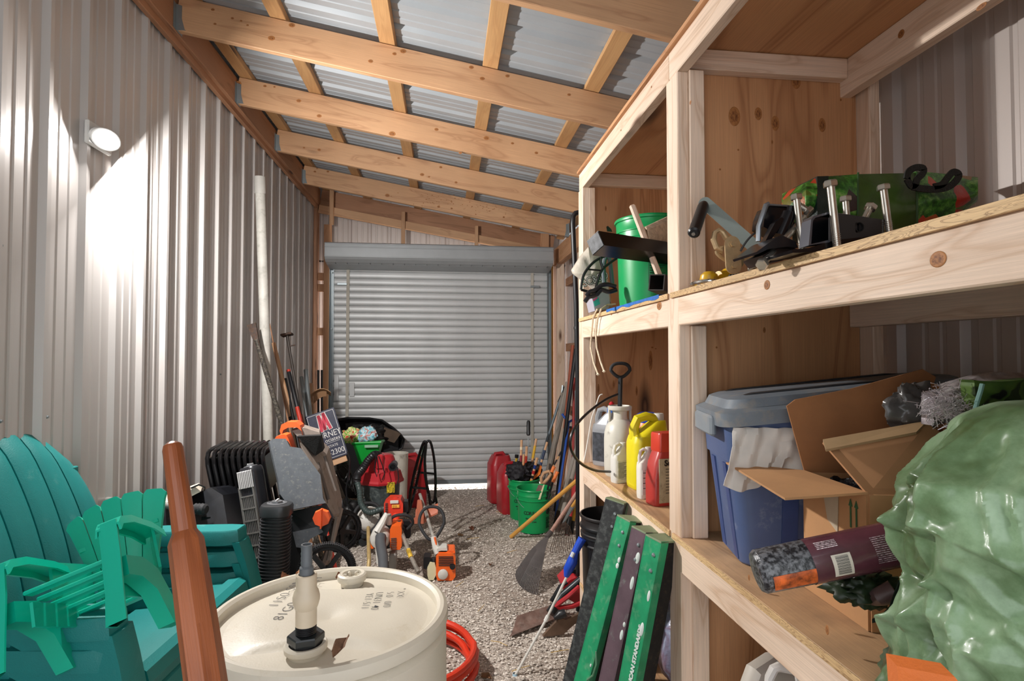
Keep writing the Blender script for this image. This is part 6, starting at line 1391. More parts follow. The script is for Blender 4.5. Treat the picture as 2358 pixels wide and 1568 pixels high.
# yellow tape measures / caps
YLW = mat('d8a81c', .35, var=.05)
bz = empty('yellow_plug', V((.775, 1.585, ZT)), 'round yellow rubber ball shaped plug on the corner of the upper shelf', 'plug')
mb = MB(); mb.lathe([(.001, 0), (.014, .002), (.024, .012), (.027, .024), (.024, .037), (.014, .046), (.001, .048)], 24, cap=False); mb.build('ball', YLW, bz); mb = MB(); mb.box((.002, -.0275, .016), (.018, -.018, .028), .001); mb.build('label_plate', mat('a87814', .5), bz)
bz = empty('yellow_cone', V((.835, 1.60, ZT)), 'yellow ribbed plastic cap behind the yellow ball plug', 'cap')
mb = MB(); mb.at(T((0, 0, .032)) @ R(.3)); mb.lathe([(.018, -.03), (.022, -.005), (.028, .0), (.028, .006)], 20, ax='x'); mb.build('cap', YLW, bz)
bz = empty('ribbed_grip', V((.815, 1.50, ZT)), 'small black ribbed grip end at the foot of the pulley block', 'grip')
mb = MB(); mb.at(T((0, 0, .014)) @ R(.5)); mb.box((-.012, -.02, -.013), (.012, .02, .013), .002); 
for k in range(4): mb.box((-.0135, -.016+.009*k, -.0145), (.0135, -.012+.009*k, .0145), .001)
mb.build('sleeve', BLACKP, bz)
mb = MB(); mb.tube([(.745+.03*math.cos(t_*PI/12), 1.555+.055*math.sin(t_*PI/12), ZT+.008) for t_ in range(24)], .0055, 10, closed=True); tag(mb.build('steel_ring', CHROME), 'shiny oval steel ring on the upper shelf edge by the post', 'ring')
# black brackets and bolts
BR = mat('19181b', .2, .5, var=.15); BLT = mat('b9b3a8', .25, .85, var=.1, vs=40)
def bolt(a, b, label, r_=.0075, hd=.0135, L2=1.0):
    e, L = aim('bolt', a, b, label, 'bolt', 'large hex bolts among the brackets')
    mb = MB(); mb.lathe([(r_*.8, 0), (r_, .002), (r_, L-.010)], 14); 
    mb.build('shank', BLT, e)
    mb = MB(); mb.at(T((0, 0, L-.012))); mb.lathe([(hd*.95, 0), (hd, .002), (hd, .009), (hd*.85, .012)], 6); mb.sm = [False]*len(mb.sm); mb.build('head', BLT, e)
    mb = MB()
    for k in range(7): mb.tube([(r_*1.04*math.cos(j*PI/5), r_*1.04*math.sin(j*PI/5), .004+.004*k) for j in range(10)], .0008, 4, closed=True)
    mb.build('thread', BLT, e); return e
bolt(pq(1849, 588, 1.18), pq(1833, 447, 1.18), 'tall upright bolt at the left end of the black brackets')
bolt(pq(1928, 572, 1.02), pq(1911, 416, 1.02), 'tallest upright bolt standing in front of the black channel opening')
bolt(pq(1955, 560, 1.20), pq(1946, 452, 1.20), 'shorter upright bolt behind the tallest one')
bolt(pq(2048, 540, 1.12), pq(2033, 425, 1.12), 'upright bolt at the right end of the black channel')
bolt(pq(1975, 530, 1.16), pq(2008, 472, 1.16), 'bolt leaning right inside the black channel')
bolt(pq(1852, 500, 1.22), pq(1752, 612, 1.12), 'long bolt lying aslant with its head down at the shelf edge')
bolt(pq(1835, 470, 1.26), pq(1868, 490, 1.24), 'bolt with only its head showing beside the left upright bolt', L2=.5)
o = bolt(pq(1728, 622, 1.25), pq(1768, 556, 1.30), 'slim steel pin leaning up behind the pulley block')
ch = empty('channel_bracket', pq(1960, 520, 1.1), 'black painted steel channel with a round hole on the upper shelf', 'bracket', 'black steel brackets on the upper shelf')
slab(((1862, 565), (1868, 505), (1874, 497), (1912, 487), (1912, 492), (1878, 501), (1872, 508), (1868, 562), (1910, 552), (1910, 558)), 1.03, .03, mat('5a5c64', .25, .6), 'rim', ch)
mb = MB(); mb.loft([[tuple(p) for p in (at(1912, 488, Y=1.05), at(2036, 508, Y=1.12), at(2036, 540, Y=1.12), at(1912, 558, Y=1.05))], [tuple(p+V((0, .006, 0))) for p in (at(1912, 488, Y=1.05), at(2036, 508, Y=1.12), at(2036, 540, Y=1.12), at(1912, 558, Y=1.05))]]); mb.build('web', BR, ch, world=True, sharp=.3)
mb = MB(); mb.loft([[tuple(at(1874, 497, Y=1.04)), tuple(at(1912, 488, Y=1.05)), tuple(at(2036, 506, Y=1.12)), tuple(at(2000, 500, Y=1.2))], [tuple(at(1874, 499, Y=1.04)), tuple(at(1912, 491, Y=1.05)), tuple(at(2036, 509, Y=1.12)), tuple(at(2000, 503, Y=1.2))]]); mb.build('flange', BR, ch, world=True, sharp=.3)
slab(((1868, 506), (1912, 494), (1912, 555), (1866, 562)), 1.10, .004, mat('0d0d12', .3), 'back_plate', ch)
mb = MB(); c = at(1978, 523, Y=1.083); mb.at(T(c)); mb.lathe([(.011, 0), (.0105, -.002), (.009, -.002), (.008, .003), (.0, .003)], 20, ax='y', cap=False); mb.build('hole', mat('050506', .6), ch, world=True)
bp_ = empty('base_plate', pq(1900, 575, 1.08), 'thin black steel plate under the black channel', 'plate', 'black steel brackets on the upper shelf')
slab(((1823, 575), (1862, 571), (1922, 553), (1938, 551), (2036, 541), (2030, 550), (1936, 575), (1840, 582), (1826, 582)), 1.03, .09, BR, 'plate', bp_)
b2_ = empty('hitch_bracket', pq(1780, 510, 1.25), 'black welded bracket with a rounded steel-edged plate behind the crank', 'bracket', 'black steel brackets on the upper shelf')
slab(((1770, 475), (1778, 472), (1812, 474), (1828, 490), (1830, 520), (1790, 540), (1758, 522), (1760, 500)), 1.24, .05, BR, 'cheek', b2_)
mb = MB(); mb.tube([at(x, y, Y=1.235) for x, y in ((1746, 556), (1747, 522), (1764, 472), (1770, 470))], .006, 8); mb.build('edge', mat('7c8084', .3, .7), b2_, world=True)
mb = MB(); mb.tube([at(1768, 471, Y=1.235), at(1815, 474, Y=1.235), at(1828, 490, Y=1.235)], .0025, 6); mb.build('edge', mat('7c8084', .3, .7), b2_, world=True)
mb = MB(); mb.tube([at(1818, 492, Y=1.2), at(1795, 545, Y=1.2)], .016, 12); mb.tube([at(1822, 476, Y=1.2), at(1818, 494, Y=1.2)], .009, 10); mb.build('pivot', BR, b2_, world=True)
slab(((1785, 512), (1800, 500), (1808, 505), (1776, 552), (1762, 556)), 1.19, .02, BR, 'gusset', b2_)
b3_ = empty('angle_bracket', pq(1800, 560, 1.15), 'black folded bracket lying in front between the pulley and the tall bolts', 'bracket', 'black steel brackets on the upper shelf')
slab(((1742, 580), (1790, 545), (1800, 541), (1832, 556), (1838, 570), (1812, 568), (1770, 573), (1745, 585)), 1.12, .10, mat('2b292b', .22, .5), 'plate', b3_)
slab(((1755, 588), (1800, 566), (1838, 574), (1835, 588), (1800, 600), (1770, 606)), 1.14, .08, mat('3a2e2a', .3, .4, var=.3), 'lower_leg', b3_)
# reusable shopping bag printed with vegetables
sb_ = empty('shopping_bag', pq(2040, 460, 1.32), 'glossy shopping bag printed with vegetables lying on the upper shelf', 'bag')
def vegprint(name, cols, sc_):
    t = NT(name); co = t.map(); n1 = t.n('TexNoise', _Scale=sc_*1.3, _Detail=6, _Roughness=.7); t.l(co, n1.inputs[0]); v = t.n('TexVoronoi', _Scale=sc_); t.l(co, v.inputs[0])
    leafy = t.ramp(n1.outputs[0], [(.3, lin('0e2a10')), (.45, lin('24581c')), (.55, lin('4a8a30')), (.7, lin('98b868'))]); sp_ = t.n('SeparateColor'); t.l(v.outputs['Color'], sp_.inputs[0])
    pick = t.ramp(sp_.outputs[0], [(.66, G(0)), (.68, G(1))]); t.l(t.mix(pick, leafy, t.ramp(sp_.outputs[1], [(0, lin(cols[0])), (.5, lin(cols[1])), (1, lin(cols[2]))])), t.b.inputs['Base Color'])
    t.b.inputs['Roughness'].default_value = .3; t.bump(n1.outputs[0], .3, .01); return t.m
VEG = vegprint('vegetable_print', ('a82a1c', 'c04a2c', '2f6a24'), 26); VEG2 = vegprint('dark_vegetable_print', ('5a0f1c', '14140f', '3a1016'), 14)
OLV = mat('3a5420', .3, var=.35, vs=9, bump=.4, bs=18)
def bagpanel(x0, x1, yt0, yt1, yb0, yb1, m, nm, Yc=1.30):
    mb = MB()
    def f(u, v):
        x = x0+(x1-x0)*u; yt = yt0+(yt1-yt0)*u; yb = yb0+(yb1-yb0)*u; y = yt+(yb-yt)*v
        return tuple(at(x, y, Y=Yc-.035*math.sin(PI*v)+.012*noise.noise(V((x*.02, y*.03, 0)))))
    mb.grid(f, 12, 12, thick=.10, nrm=(0, -1, 0)); return mb.build(nm, m, sb_, world=True, sharp=.8)
bagpanel(1856, 1882, 420, 408, 500, 505, VEG, 'left_gusset'); bagpanel(1882, 1908, 406, 405, 540, 545, mat('10201c', .5, var=.2, bump=.4, bs=200), 'webbing_strap', 1.295)
bagpanel(1906, 1976, 406, 401, 530, 540, VEG2, 'print_panel'); bagpanel(1974, 2112, 401, 398, 560, 538, OLV, 'green_panel'); bagpanel(2110, 2200, 394, 402, 535, 505, VEG, 'print_panel'); bagpanel(2198, 2252, 402, 408, 505, 462, VEG, 'right_gusset')
BW = mat('131512', .7, var=.4, vs=80, bump=.6, bs=250)
for q in (((2088, 412), (2092, 396), (2108, 386), (2126, 388), (2124, 400), (2112, 412), (2108, 424), (2098, 428), (2088, 412)), ((2100, 430), (2120, 434), (2150, 436), (2180, 432), (2200, 418), (2208, 402), (2196, 396), (2186, 404), (2170, 424), (2150, 430))):
    Q = [at(x, y, Y=1.235) for x, y in q]; mb = MB(); P = []
    for i in range(len(Q)-1):
        a0 = Q[max(i-1, 0)]; a1 = Q[i]; a2 = Q[i+1]; a3 = Q[min(i+2, len(Q)-1)]
        P += [.5*((2*a1)+(a2-a0)*(j/5)+(2*a0-5*a1+4*a2-a3)*(j/5)**2+(3*a1-a0-3*a2+a3)*(j/5)**3) for j in range(5)]
    P.append(Q[-1])
    secs = []
    for i, p in enumerate(P):
        d = (P[min(i+1, len(P)-1)]-P[max(i-1, 0)]).normalized(); s_ = d.cross(V((0, 1, 0))).normalized()*.008
        secs.append([tuple(p+s_+V((0, -.002, 0))), tuple(p-s_+V((0, -.002, 0))), tuple(p-s_+V((0, .002, 0))), tuple(p+s_+V((0, .002, 0)))])
    mb.loft(secs); mb.build('handle', BW, sb_, world=True, sharp=.8)
for x in (1976, 2112):
    mb = MB(); mb.tube([at(x, 398+22*k, Y=1.262-.02*math.sin(PI*k/7)) for k in range(8)], .0025, 6); mb.build('piping', mat('2a4a20', .5), sb_, world=True)
# ================================================================ shelves: near bay, middle and low
tt = empty('storage_tote', V((1.07, 1.47, ZM)), 'large dusty blue storage tote with a grey ridged lid on the middle shelf', 'tote')
BLU = mat('4c5d84', .45, var=.08, vs=4, dirt=.12, dcol='9aa0b0', bump=.1, bs=200)
LGR = mat('6d757d', .5, var=.15, vs=6, dirt=.35, dcol='9a8c7a')
TM = T((.775, 1.70, 0)) @ R(math.radians(-12))      # x along the tote, y to its back side, origin at the back corner on the aisle
tt.location = (.775, 1.70, ZM); tt.rotation_euler = (0, 0, math.radians(-12))
def quad(z, x0, x1, y0, y1, r_=.04, zr=0):
    P = rrect(x1-x0, y1-y0, r_, 5, (x0+x1)/2, (y0+y1)/2); return [(x, y, z+zr*x/.64) for x, y in P]
mb = MB().at(TM); mb.loft([quad(ZM, .07, .57, -.265, -.045), quad(ZM+.006, .065, .575, -.27, -.04), quad(ZM+.27, .035, .60, -.295, -.02, .04, .03), quad(ZM+.275, .028, .61, -.302, -.015, .04, .03), quad(ZM+.39, .02, .615, -.308, -.012, .04, .05)]); mb.build('tub', BLU, tt, world=True, sharp=.5)
mb = MB().at(TM)
for x in (.16, .40): mb = MB().at(TM); mb.loft([[(x, -.272, ZM+.01), (x+.04, -.272, ZM+.01), (x+.04, -.26, ZM+.01), (x, -.26, ZM+.01)], [(x, -.300, ZM+.265), (x+.04, -.300, ZM+.265), (x+.04, -.28, ZM+.265), (x, -.28, ZM+.265)]]); mb.build('rib', mat('364a7c', .45), tt, world=True, sharp=.3)
for y in (-.12, -.235): mb = MB().at(TM); mb.loft([[(.063, y, ZM+.01), (.063, y+.03, ZM+.01), (.08, y+.03, ZM+.01), (.08, y, ZM+.01)], [(.031, y, ZM+.265), (.031, y+.03, ZM+.265), (.05, y+.03, ZM+.265), (.05, y, ZM+.265)]]); mb.build('rib', mat('364a7c', .45), tt, world=True, sharp=.3)
zl = ZM+.385
mb = MB().at(TM); mb.loft([quad(zl-.014, .0, .64, -.33, 0, .05, .07), quad(zl+.022, -.003, .643, -.333, .003, .05, .07), quad(zl+.026, .008, .635, -.322, -.006, .05, .07), quad(zl+.030, .02, .62, -.31, -.02, .05, .07), quad(zl+.052, .03, .61, -.30, -.03, .05, .07), quad(zl+.058, .05, .60, -.285, -.04, .05, .07)]); mb.build('lid', LGR, tt, world=True, sharp=.5)
for y in (-.245, -.065):
    mb = MB().at(TM); mb.loft([[(x, y-.012, zl+.062+.07*x/.64+dz), (x, y+.012, zl+.062+.07*x/.64+dz), (x, y+.012, zl+.05+.07*x/.64), (x, y-.012, zl+.05+.07*x/.64)] for x, dz in ((.08, -.004), (.10, 0), (.54, 0), (.57, -.004))]); mb.build('lid_groove', mat('26282b', .5), tt, world=True, sharp=.3)
mb = MB().at(TM); mb.box((-.012, -.25, zl-.045), (.006, -.07, zl+.010), .006); mb.build('latch', mat('7d848a', .5, var=.1, dirt=.3, dcol='a89a88'), tt, world=True)
mb = MB().at(TM); mb.grid(lambda u, v: (.03+.26*u-.03*v, -.318-.012*v-.007*math.sin(u*34+3*v)-.012*math.sin(v*3)-.012*noise.noise(V((u*9, v*5, 2))), zl-.012-.16*v*(.6+.4*abs(math.sin(u*4+.9)))), 44, 10, thick=.003, nrm=(0, -1, 0)); tag(mb.build('white_cloth', mat('cfc8c0', .75, var=.06)), 'crumpled white cloth hanging out from under the grey tote lid', 'cloth')
# open cardboard carton
CB = mat('b98a5e', .8, var=.08, vs=6, bump=.1, bs=80); CBI = mat('94633c', .85, var=.12, vs=8)
bx_ = empty('cardboard_box', V((1.0, 1.2, ZM)), 'open brown cardboard box with raised flaps and green arrows on the middle shelf', 'box')
c0, c1, c2, c3 = V((.857, 1.065, 0)), V((.868, 1.285, 0)), V((1.20, 1.215, 0)), V((1.18, 1.01, 0)); hz = .275
def wall(a, b, m, nm, z0=ZM, z1=ZM+hz, t_=.005):
    n_ = (b-a).cross(V((0, 0, 1))).normalized()*t_
    mb = MB(); mb.add([(*a.xy, z0), (*b.xy, z0), (*b.xy, z1), (*a.xy, z1), (*(a-n_).xy, z0), (*(b-n_).xy, z0), (*(b-n_).xy, z1), (*(a-n_).xy, z1)], [(0, 1, 2, 3), (5, 4, 7, 6), (4, 0, 3, 7), (1, 5, 6, 2), (3, 2, 6, 7), (4, 5, 1, 0)]); return mb.build(nm, m, bx_, world=True)
sd = wall(c0, c1, CB, 'side'); wall(c3, c0, CB, 'side'); wall(c2, c3, CB, 'side'); wall(c1, c2, CB, 'side')
def flap(P, m, nm='flap', t_=.005):
    P = [V(p) for p in P]; n_ = (P[1]-P[0]).cross(P[-1]-P[0]).normalized()*t_; mb = MB(); mb.loft([[tuple(p) for p in P], [tuple(p+n_) for p in P]]); return mb.build(nm, m, bx_, world=True, sharp=.3)
zt = ZM+hz
flap([(*c0.xy, zt), (*c1.xy, zt), tuple(at(1672, 1068, X=.745)), tuple(at(1808, 1152, X=.70))], CB)
flap([tuple(V((*c1.xy, zt))), tuple(at(1812, 935, Y=1.295)), tuple(at(1832, 920, Y=1.29)), tuple(at(1960, 895, Y=1.255)), tuple(at(2125, 850, Y=1.205)), tuple(at(2155, 868, Y=1.20)), tuple(at(2150, 885, Y=1.20)), (*c2.xy, zt)], CBI)
flap([(*c0.xy, zt), (*c3.xy, zt), tuple(at(2135, 975, Y=1.10)), tuple(at(1895, 1018, Y=1.16))], mat('b08058', .8, var=.1), t_=-.005)
flap([tuple(at(1902, 1040, Y=1.135)), tuple(at(2110, 1000, Y=1.08)), tuple(at(2135, 974, Y=1.098)), tuple(at(1895, 1017, Y=1.158))], mat('a88a66', .5, var=.1, bump=.4, bs=30), 'packing_tape', .007)
flap([(*c3.xy, zt), (*c2.xy, zt), tuple(at(2240, 905, Y=1.18)), tuple(at(2120, 880, Y=1.22))], mat('b5794a', .8, var=.1))
GAR = mat('2f5a34', .6); n_ = (c1-c0).cross(V((0, 0, 1))).normalized(); n_ = n_ if n_.x < 0 else -n_; tdir = (c0-c1).normalized()
def onside(s_, z): return c0-tdir*s_+V((0, 0, ZM+z))+n_*.006
mb = MB()
for s_ in (.028, .046):
    P = [onside(s_-.002, .195), onside(s_+.002, .195), onside(s_+.002, .24), onside(s_+.006, .24), onside(s_, .255), onside(s_-.006, .24), onside(s_-.002, .24)]
    mb.loft([[tuple(p) for p in P], [tuple(p+n_*.001) for p in P]])
P = [onside(.012, .176), onside(.062, .176), onside(.062, .181), onside(.012, .181)]; mb.loft([[tuple(p) for p in P], [tuple(p+n_*.001) for p in P]]); mb.build('arrow_mark', GAR, sd, world=True, sharp=.3)
P = [onside(.085, .26), onside(.14, .25), onside(.125, .19), onside(.09, .17)]; mb = MB(); mb.loft([[tuple(p) for p in P], [tuple(p+n_*.001) for p in P]]); mb.build('paper_label', mat('b8a890', .7), sd, world=True, sharp=.3)
nm_ = mat('111113', .25, var=.6, vs=70, bump=1.0, bs=90)
mb = MB(); mb.grid(lambda u, v: (.885+.28*u, 1.085+.14*v+.01*u, ZM+.255+.035*noise.noise(V((u*9, v*7, 1)))+.03*math.sin(PI*v)), 30, 20, thick=.05); tag(mb.build('plastic_netting', nm_), 'glittering black plastic netting stuffed in the open cardboard box', 'netting')
blob('plastic_bag', 'crumpled dark grey plastic bag standing in the cardboard box', 'bag', at(2105, 945, Y=1.14), (.062, .03, .058), mat('5b5856', .25, var=.3, vs=12), .45, 2.4, seed=11)
# tinsel-like shredded film and silver cloth
sh = empty('shredded_film', at(2180, 945, Y=1.0), 'tuft of silvery shredded plastic film behind the green tarp', 'plastic')
random.seed(12); SIL = mat('c8bfc4', .3, .3, var=.3, vs=40)
mb = MB()
for k in range(420):
    x, y = random.gauss(2185, 30), random.gauss(938, 20); Y_ = random.uniform(.94, 1.02); p = at(x, y, Y=Y_); d = V((random.uniform(-1, 1), random.uniform(-.5, .2), random.uniform(-.3, .7))).normalized()*random.uniform(.012, .03)
    mb.tube([p-d*.5, p+d*.5+V((0, 0, .003))], .0007, 3)
sf = mb.build('strands', SIL, sh, world=True); sf['kind'] = 'stuff'
mb = MB(); mb.grid(lambda u, v: tuple(at(2150+110*u, 905+75*v-8*math.sin(u*3), Y=1.04+.02*noise.noise(V((u*5, v*5, 3))))), 14, 10, thick=.03, nrm=(0, -1, 0)); mb.build('film', mat('8f878a', .35, .2, var=.4, vs=60), sh, world=True, sharp=.8)
mb = MB(); mb.grid(lambda u, v: tuple(at(2185+260*u, 885-28*math.sin(min(u*1.6, 1)*PI*.6)+40*v, Y=.98+.05*(1-v)+.012*noise.noise(V((u*6, v*6, 8))))), 24, 10, thick=.02, nrm=(0, -1, 0)); tag(mb.build('silver_cloth', mat('b0a8a8', .35, .2, var=.3, vs=50, bump=.5, bs=120), sharp=.8), 'silvery woven plastic cloth at the top right behind the camouflage fabric', 'cloth')
t = NT('camouflage'); co = t.map(); v = t.n('TexNoise', _Scale=11, _Detail=1.5, _Distortion=.8); t.l(co, v.inputs[0]); rp_ = t.ramp(v.outputs[0], [(.0, lin('10120e')), (.44, lin('10120e')), (.46, lin('3f5a26')), (.56, lin('55702f')), (.6, lin('2c3a1c'))]); t.l(rp_, t.b.inputs['Base Color']); t.b.inputs['Roughness'].default_value = .6
cm = empty('camouflage_fabric', at(2290, 920, Y=.92), 'camouflage patterned fabric folded behind the green tarp', 'fabric')
mb = MB(); mb.grid(lambda u, v: tuple(at(2243+8*v+230*u, 875+75*v+4*math.sin(u*7), Y=.93+.02*v+.01*noise.noise(V((u*5, v*5, 3))))), 18, 12, thick=.03, nrm=(0, -1, 0)); mb.build('cloth', t.m, cm, world=True, sharp=.8)
mb = MB(); mb.tube([at(2262, 884, Y=.92), at(2258, 900, Y=.92), at(2250, 925, Y=.925), at(2246, 942, Y=.93)], .004, 6); mb.build('hem', mat('7aa09a', .6), cm, world=True)
# netted roll of landscape fabric
ra, rb_ = at(1738, 1318, Y=.99), at(2120, 1240, Y=.93)
rl, L = aim('fabric_roll', ra, rb_, 'black roll of landscape fabric in clear wrap with a maroon printed sleeve and barcode', 'roll')
t = NT('fabric_roll_core'); co = t.map(); v = t.n('TexNoise', _Scale=130, _Detail=4); t.l(co, v.inputs[0]); sx_ = t.n('SeparateXYZ'); t.l(co, sx_.inputs[0])
c_ = t.mix(t.ramp(v.outputs[0], [(.42, G(0)), (.62, G(1))]), lin('1e1e22'), lin('6d6e72'))
orr = t.n('Mapping'); 
mth = t.n('Math', operation='ABSOLUTE'); t.l(sx_.outputs[0], mth.inputs[0]); t.l(c_, t.b.inputs['Base Color']); t.b.inputs['Roughness'].default_value = .3; t.bump(v.outputs[0], .5, .004); RC = t.m
rr = .0385
mb = MB(); mb.lathe([(.0, 0), (.024, .001), (rr-.005, .003), (rr, .010), (rr, L)], 40, cap=False); mb.build('core', RC, rl)
mb = MB(); n_ = 10
# orange printed strip on the underside of the bare end
def arc(r_, a0, a1, z0, z1, nn=8, th=.0008):
    m_ = MB(); m_.grid(lambda u, v: (r_*math.cos(a0+(a1-a0)*u), r_*math.sin(a0+(a1-a0)*u), z0+(z1-z0)*v), nn, 2, thick=0); return m_
# the direction that faces the camera in the roll's own frame
Mi = wm(rl).inverted(); cdir = (Mi @ V((0, 0, H))-Mi @ V(ra)); ca_ = math.atan2(cdir.y, cdir.x); dn = (Mi.to_3x3() @ V((0, 0, -1))); da = math.atan2(dn.y, dn.x); sgn = 1 if ((da-ca_+PI) % (2*PI)-PI) > 0 else -1
arc(rr+.0006, ca_+sgn*.35, ca_+sgn*1.15, .02, .125, 10).build('orange_strip', mat('b85420', .45, var=.7, vs=45), rl)
mb = MB(); mb.lathe([(rr+.001, .095), (rr+.001, L)], 40, cap=False); sl_ = mb.build('printed_sleeve', mat('5e343e', .25, var=.25, vs=10, coat=.4), rl)
arc(rr+.0018, ca_-sgn*.05, ca_+sgn*.95, .125, .158, 10).build('barcode_label', mat('ddd2c4', .4), sl_)
for k in range(22):
    a0 = ca_+sgn*(.02+.0388*k); arc(rr+.0024, a0, a0+sgn*(.010+.012*((k*7) % 3)/2), .131, .153, 1).build('bar', mat('2a2a2c', .5), sl_)
for k in range(14):
    a0 = ca_-sgn*.45+sgn*.085*k; arc(rr+.0018, a0, a0+sgn*.035, .20, .26, 1).build('text_line', mat('b09aa0', .5, var=.9, vs=260), sl_)
for k in range(5):
    a0 = ca_-sgn*.75+sgn*.08*k; arc(rr+.0018, a0, a0+sgn*.04, .108, .145, 1).build('text_line', mat('c8b8bc', .5, var=.8, vs=260), sl_)
# dark cloth, strap and small things under the roll
blob('dark_cloth', 'dark green crumpled cloth under the maroon roll', 'cloth', at(1990, 1352, Y=.98), (.062, .04, .030), mat('1b2a14', .5, var=.4, vs=20), .5, 3, seed=3)
blob('green_plastic', 'pale green glossy plastic fold poking out under the maroon roll', 'plastic', at(1945, 1348, Y=1.0), (.028, .03, .014), mat('6f9a70', .25, var=.3, vs=30), .5, 3, seed=5)
st_ = empty('black_strap', at(2040, 1400, Y=.86), 'stiff curved black rubber flap between the roll and the green tarp', 'strap')
mb = MB(); P = [at(x, y, Y=.86) for x, y in ((2088, 1318), (2070, 1335), (2058, 1365), (2048, 1395), (2030, 1415), (2008, 1425))]; mb.loft([[tuple(p), tuple(p+V((.06, .03, -.012))), tuple(p+V((.06, .03, -.017))), tuple(p+V((0, 0, -.007)))] for p in P]); mb.build('flap', mat('17181c', .35, var=.2), st_, world=True, sharp=.8)
mb = MB(); mb.tube([at(2000, 1380, Y=.97), at(2030, 1372, Y=.93), at(2060, 1360, Y=.92)], [.012, .016, .018], 12); tag(mb.build('brown_tube', mat('54403e', .35, var=.2)), 'purplish brown smooth tube end beside the black rubber flap', 'tube')
# the big green tarp bundle
t = NT('tarp'); co = t.map(); v = t.n('TexNoise', _Scale=5, _Detail=8, _Roughness=.65); t.l(co, v.inputs[0]); wv = t.n('TexNoise', noise_type='RIDGED_MULTIFRACTAL', _Scale=9, _Detail=5, _Distortion=.4); t.l(co, wv.inputs[0])
t.l(t.ramp(v.outputs[0], [(.32, lin('42552c')), (.45, lin('64805a')), (.55, lin('84a07c')), (.7, lin('a2b89c'))]), t.b.inputs['Base Color']); t.b.inputs['Roughness'].default_value = .34; t.b.inputs['Coat Weight'].default_value = .2  # dark olive patches put the tarp's shaded parts into its colour
t.bump(wv.outputs[0], .6, .008); TARP = t.m
random.seed(21)
def facets(nu, nv):
    g = [[(random.uniform(-1, 1), random.uniform(-.5, .5), random.uniform(-.5, .5)) for _ in range(nu)] for _ in range(nv+1)]
    for r_ in g: r_.append(r_[0])
    def ev(u, v):
        # piecewise linear over a skewed triangle lattice, so folds meet in straight creases
        x = u*nu; y = v*nv; i = min(int(x), nu-1); j = min(int(y), nv-1); a_, b_ = x-i, y-j
        p00, p10, p01, p11 = g[j][i][0], g[j][i+1][0], g[j+1][i][0], g[j+1][i+1][0]
        if (i*7+j*3) % 2: return p00+(p10-p00)*a_+(p11-p10)*b_ if a_ > b_ else p00+(p11-p01)*a_+(p01-p00)*b_
        return p00+(p10-p00)*a_+(p01-p00)*b_ if a_+b_ < 1 else p11+(p01-p11)*(1-a_)+(p10-p11)*(1-b_)
    return ev
F1, F2, F3 = facets(12, 6), facets(26, 14), facets(62, 30)
TPR = [(0, .80), (.06, 1.0), (.2, .98), (.35, .92), (.45, .88), (.62, 1.0), (.72, .97), (.82, .86), (.92, .68), (.97, .52), (1, .02)]
def tarpf(u, v):
    a_ = PI*.4+2*PI*u
    for i in range(len(TPR)-1):
        if v <= TPR[i+1][0]: f_ = (v-TPR[i][0])/(TPR[i+1][0]-TPR[i][0]); k = TPR[i][1]*(1-f_)+TPR[i+1][1]*f_; break
    w1 = .03*noise.noise(V((math.cos(a_), math.sin(a_), v*3))); w2 = .03*noise.noise(V((math.cos(a_), math.sin(a_), v*3+9)))
    uu, vv = (u+v*.16+w1*(1 if 0 < u < 1 else 1)) % 1, min(max(v+.06*math.sin(2*PI*u*2)+w2, 0), 1)
    fd = min(1, (1-v)*8)
    cs, sn = math.cos(a_)*1.5, math.sin(a_)*1.5
    r1 = 1-min(1, abs(noise.noise(V((cs*1.6+v*2.2, sn*1.6, v*2.4))))*3.4); r2 = 1-min(1, abs(noise.noise(V((cs*3.2, sn*3.2-v*3, v*4+5))))*3.6)
    q = k*(1+fd*(.075*r1-.045+.035*r2+.085*F1(uu, vv)+.045*F2((uu*1.0+.13*v) % 1, vv)+.010*F3(uu, vv)))
    return (.985+.335*q*math.cos(a_), .705+.235*q*math.sin(a_), ZM+.50*v+fd*.012*F2((uu+.4) % 1, vv)*math.sin(PI*v))
mb = MB(); mb.grid(tarpf, 360, 170); tag(mb.build('green_tarp', TARP, sharp=1.2), 'big crumpled shiny green tarp bundle spilling over the near end of the shelf', 'tarp')
mb = MB(); oq = [at(2066, 1534, Y=.66), at(2200, 1560, Y=.60), at(2260, 1640, Y=.56), at(2075, 1640, Y=.62)]
mb.loft([[tuple(p) for p in oq][::-1], [tuple(p+V((.01, .03, 0))) for p in oq][::-1]]); tag(mb.build('orange_cloth', mat('d9702a', .7, var=.08, bump=.3, bs=200), sharp=.3), 'corner of orange ribbed cloth under the green tarp at the bottom of the photo', 'cloth')
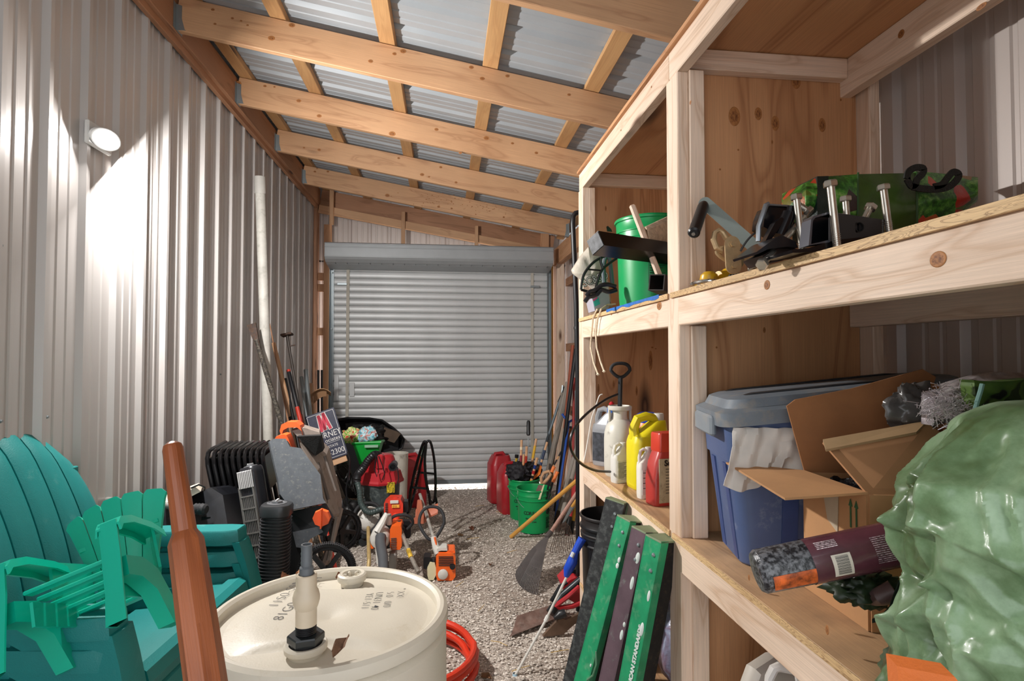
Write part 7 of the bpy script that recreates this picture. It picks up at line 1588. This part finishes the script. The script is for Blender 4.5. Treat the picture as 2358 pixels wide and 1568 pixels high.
# ================================================================ low shelf
WJ = mat('bdb5aa', .4, var=.06)
r = jug('white_jug', V((.90, 1.47, Z3+.001)), .27, .17, .385, WJ, 'big off-white jug with a red and white label on the low shelf', 'jug', None, rz=.35, capr=.03, labelm=mat('cfc8b8', .5), lines=18)
mb = MB(); mb.box((-.137, -.06, .20), (-.10, -.088, .255), .001); mb.box((-.1365, -.08, .12), (-.10, -.087, .15), .001); mb.build('red_band', mat('8a2018', .45), r)
wb2 = empty('white_caddy', V((.93, 1.20, Z3)), 'white plastic carrier with a squared handle in front of the white jug', 'caddy')
mb = MB(); mb.tube([at(x, y, Y=1.19) for x, y in ((1768, 1600), (1772, 1560), (1782, 1540), (1792, 1535), (1828, 1542), (1840, 1552), (1848, 1600))], .010, 8); mb.build('handle', mat('cfcac4', .35), wb2, world=True)
mb = MB(); mb.box((.80, 1.10, Z3), (.96, 1.24, Z3+.17), .01); mb.build('tray', mat('cfcac4', .4), wb2, world=True)

# litter on the gravel
for i, (x, y, s_, c_, l_) in enumerate(((1085, 1217, .05, '6e3f28', 'reddish brown dry leaf lying on the gravel in the middle of the aisle'), (1060, 1233, .03, '8a6a48', 'small tan leaf left of the reddish leaf on the aisle gravel'), (1130, 1300, .03, '7a5034', 'brown leaf beside the fan rake on the gravel'), (1120, 1560, .04, '7c5a3c', 'brown leaf at the bottom of the photo near the red hose'))):
    mb = MB(); mb.grid(lambda u, v: ((u-.5)*s_*(1-abs(v-.5)*1.2), (v-.5)*s_*1.5, .006+.008*math.sin(u*5+v*4)), 6, 8, thick=.0006)
    o = mb.build('fallen_leaf', mat(c_, .8, var=.3, vs=40)); o.location = at(x, y, Z=.008); o.rotation_euler = (.1, .1, i*1.3); tag(o, l_, 'leaf', 'fallen leaves on the gravel')
for i, (x, y, a_) in enumerate(((1105, 1165, .2), (1150, 1180, 2.0), (1090, 1240, .1), (1230, 1300, 1.2), (1180, 1270, .5), (1110, 1400, 1.0), (1150, 1480, 2.4), (1200, 1540, .3), (1060, 1345, .9), (1290, 1500, .1))):
    p = at(x, y, Z=.012); mb = MB(); mb.tube([p-V((math.cos(a_), math.sin(a_), 0))*.05, p+V((0, 0, .004)), p+V((math.cos(a_+.2), math.sin(a_+.2), 0))*.05], .0016, 5)
    tag(mb.build('straw', mat('c8a45a', .7)), 'loose golden straw stem lying on the gravel aisle', 'straw', 'straw stems on the gravel')
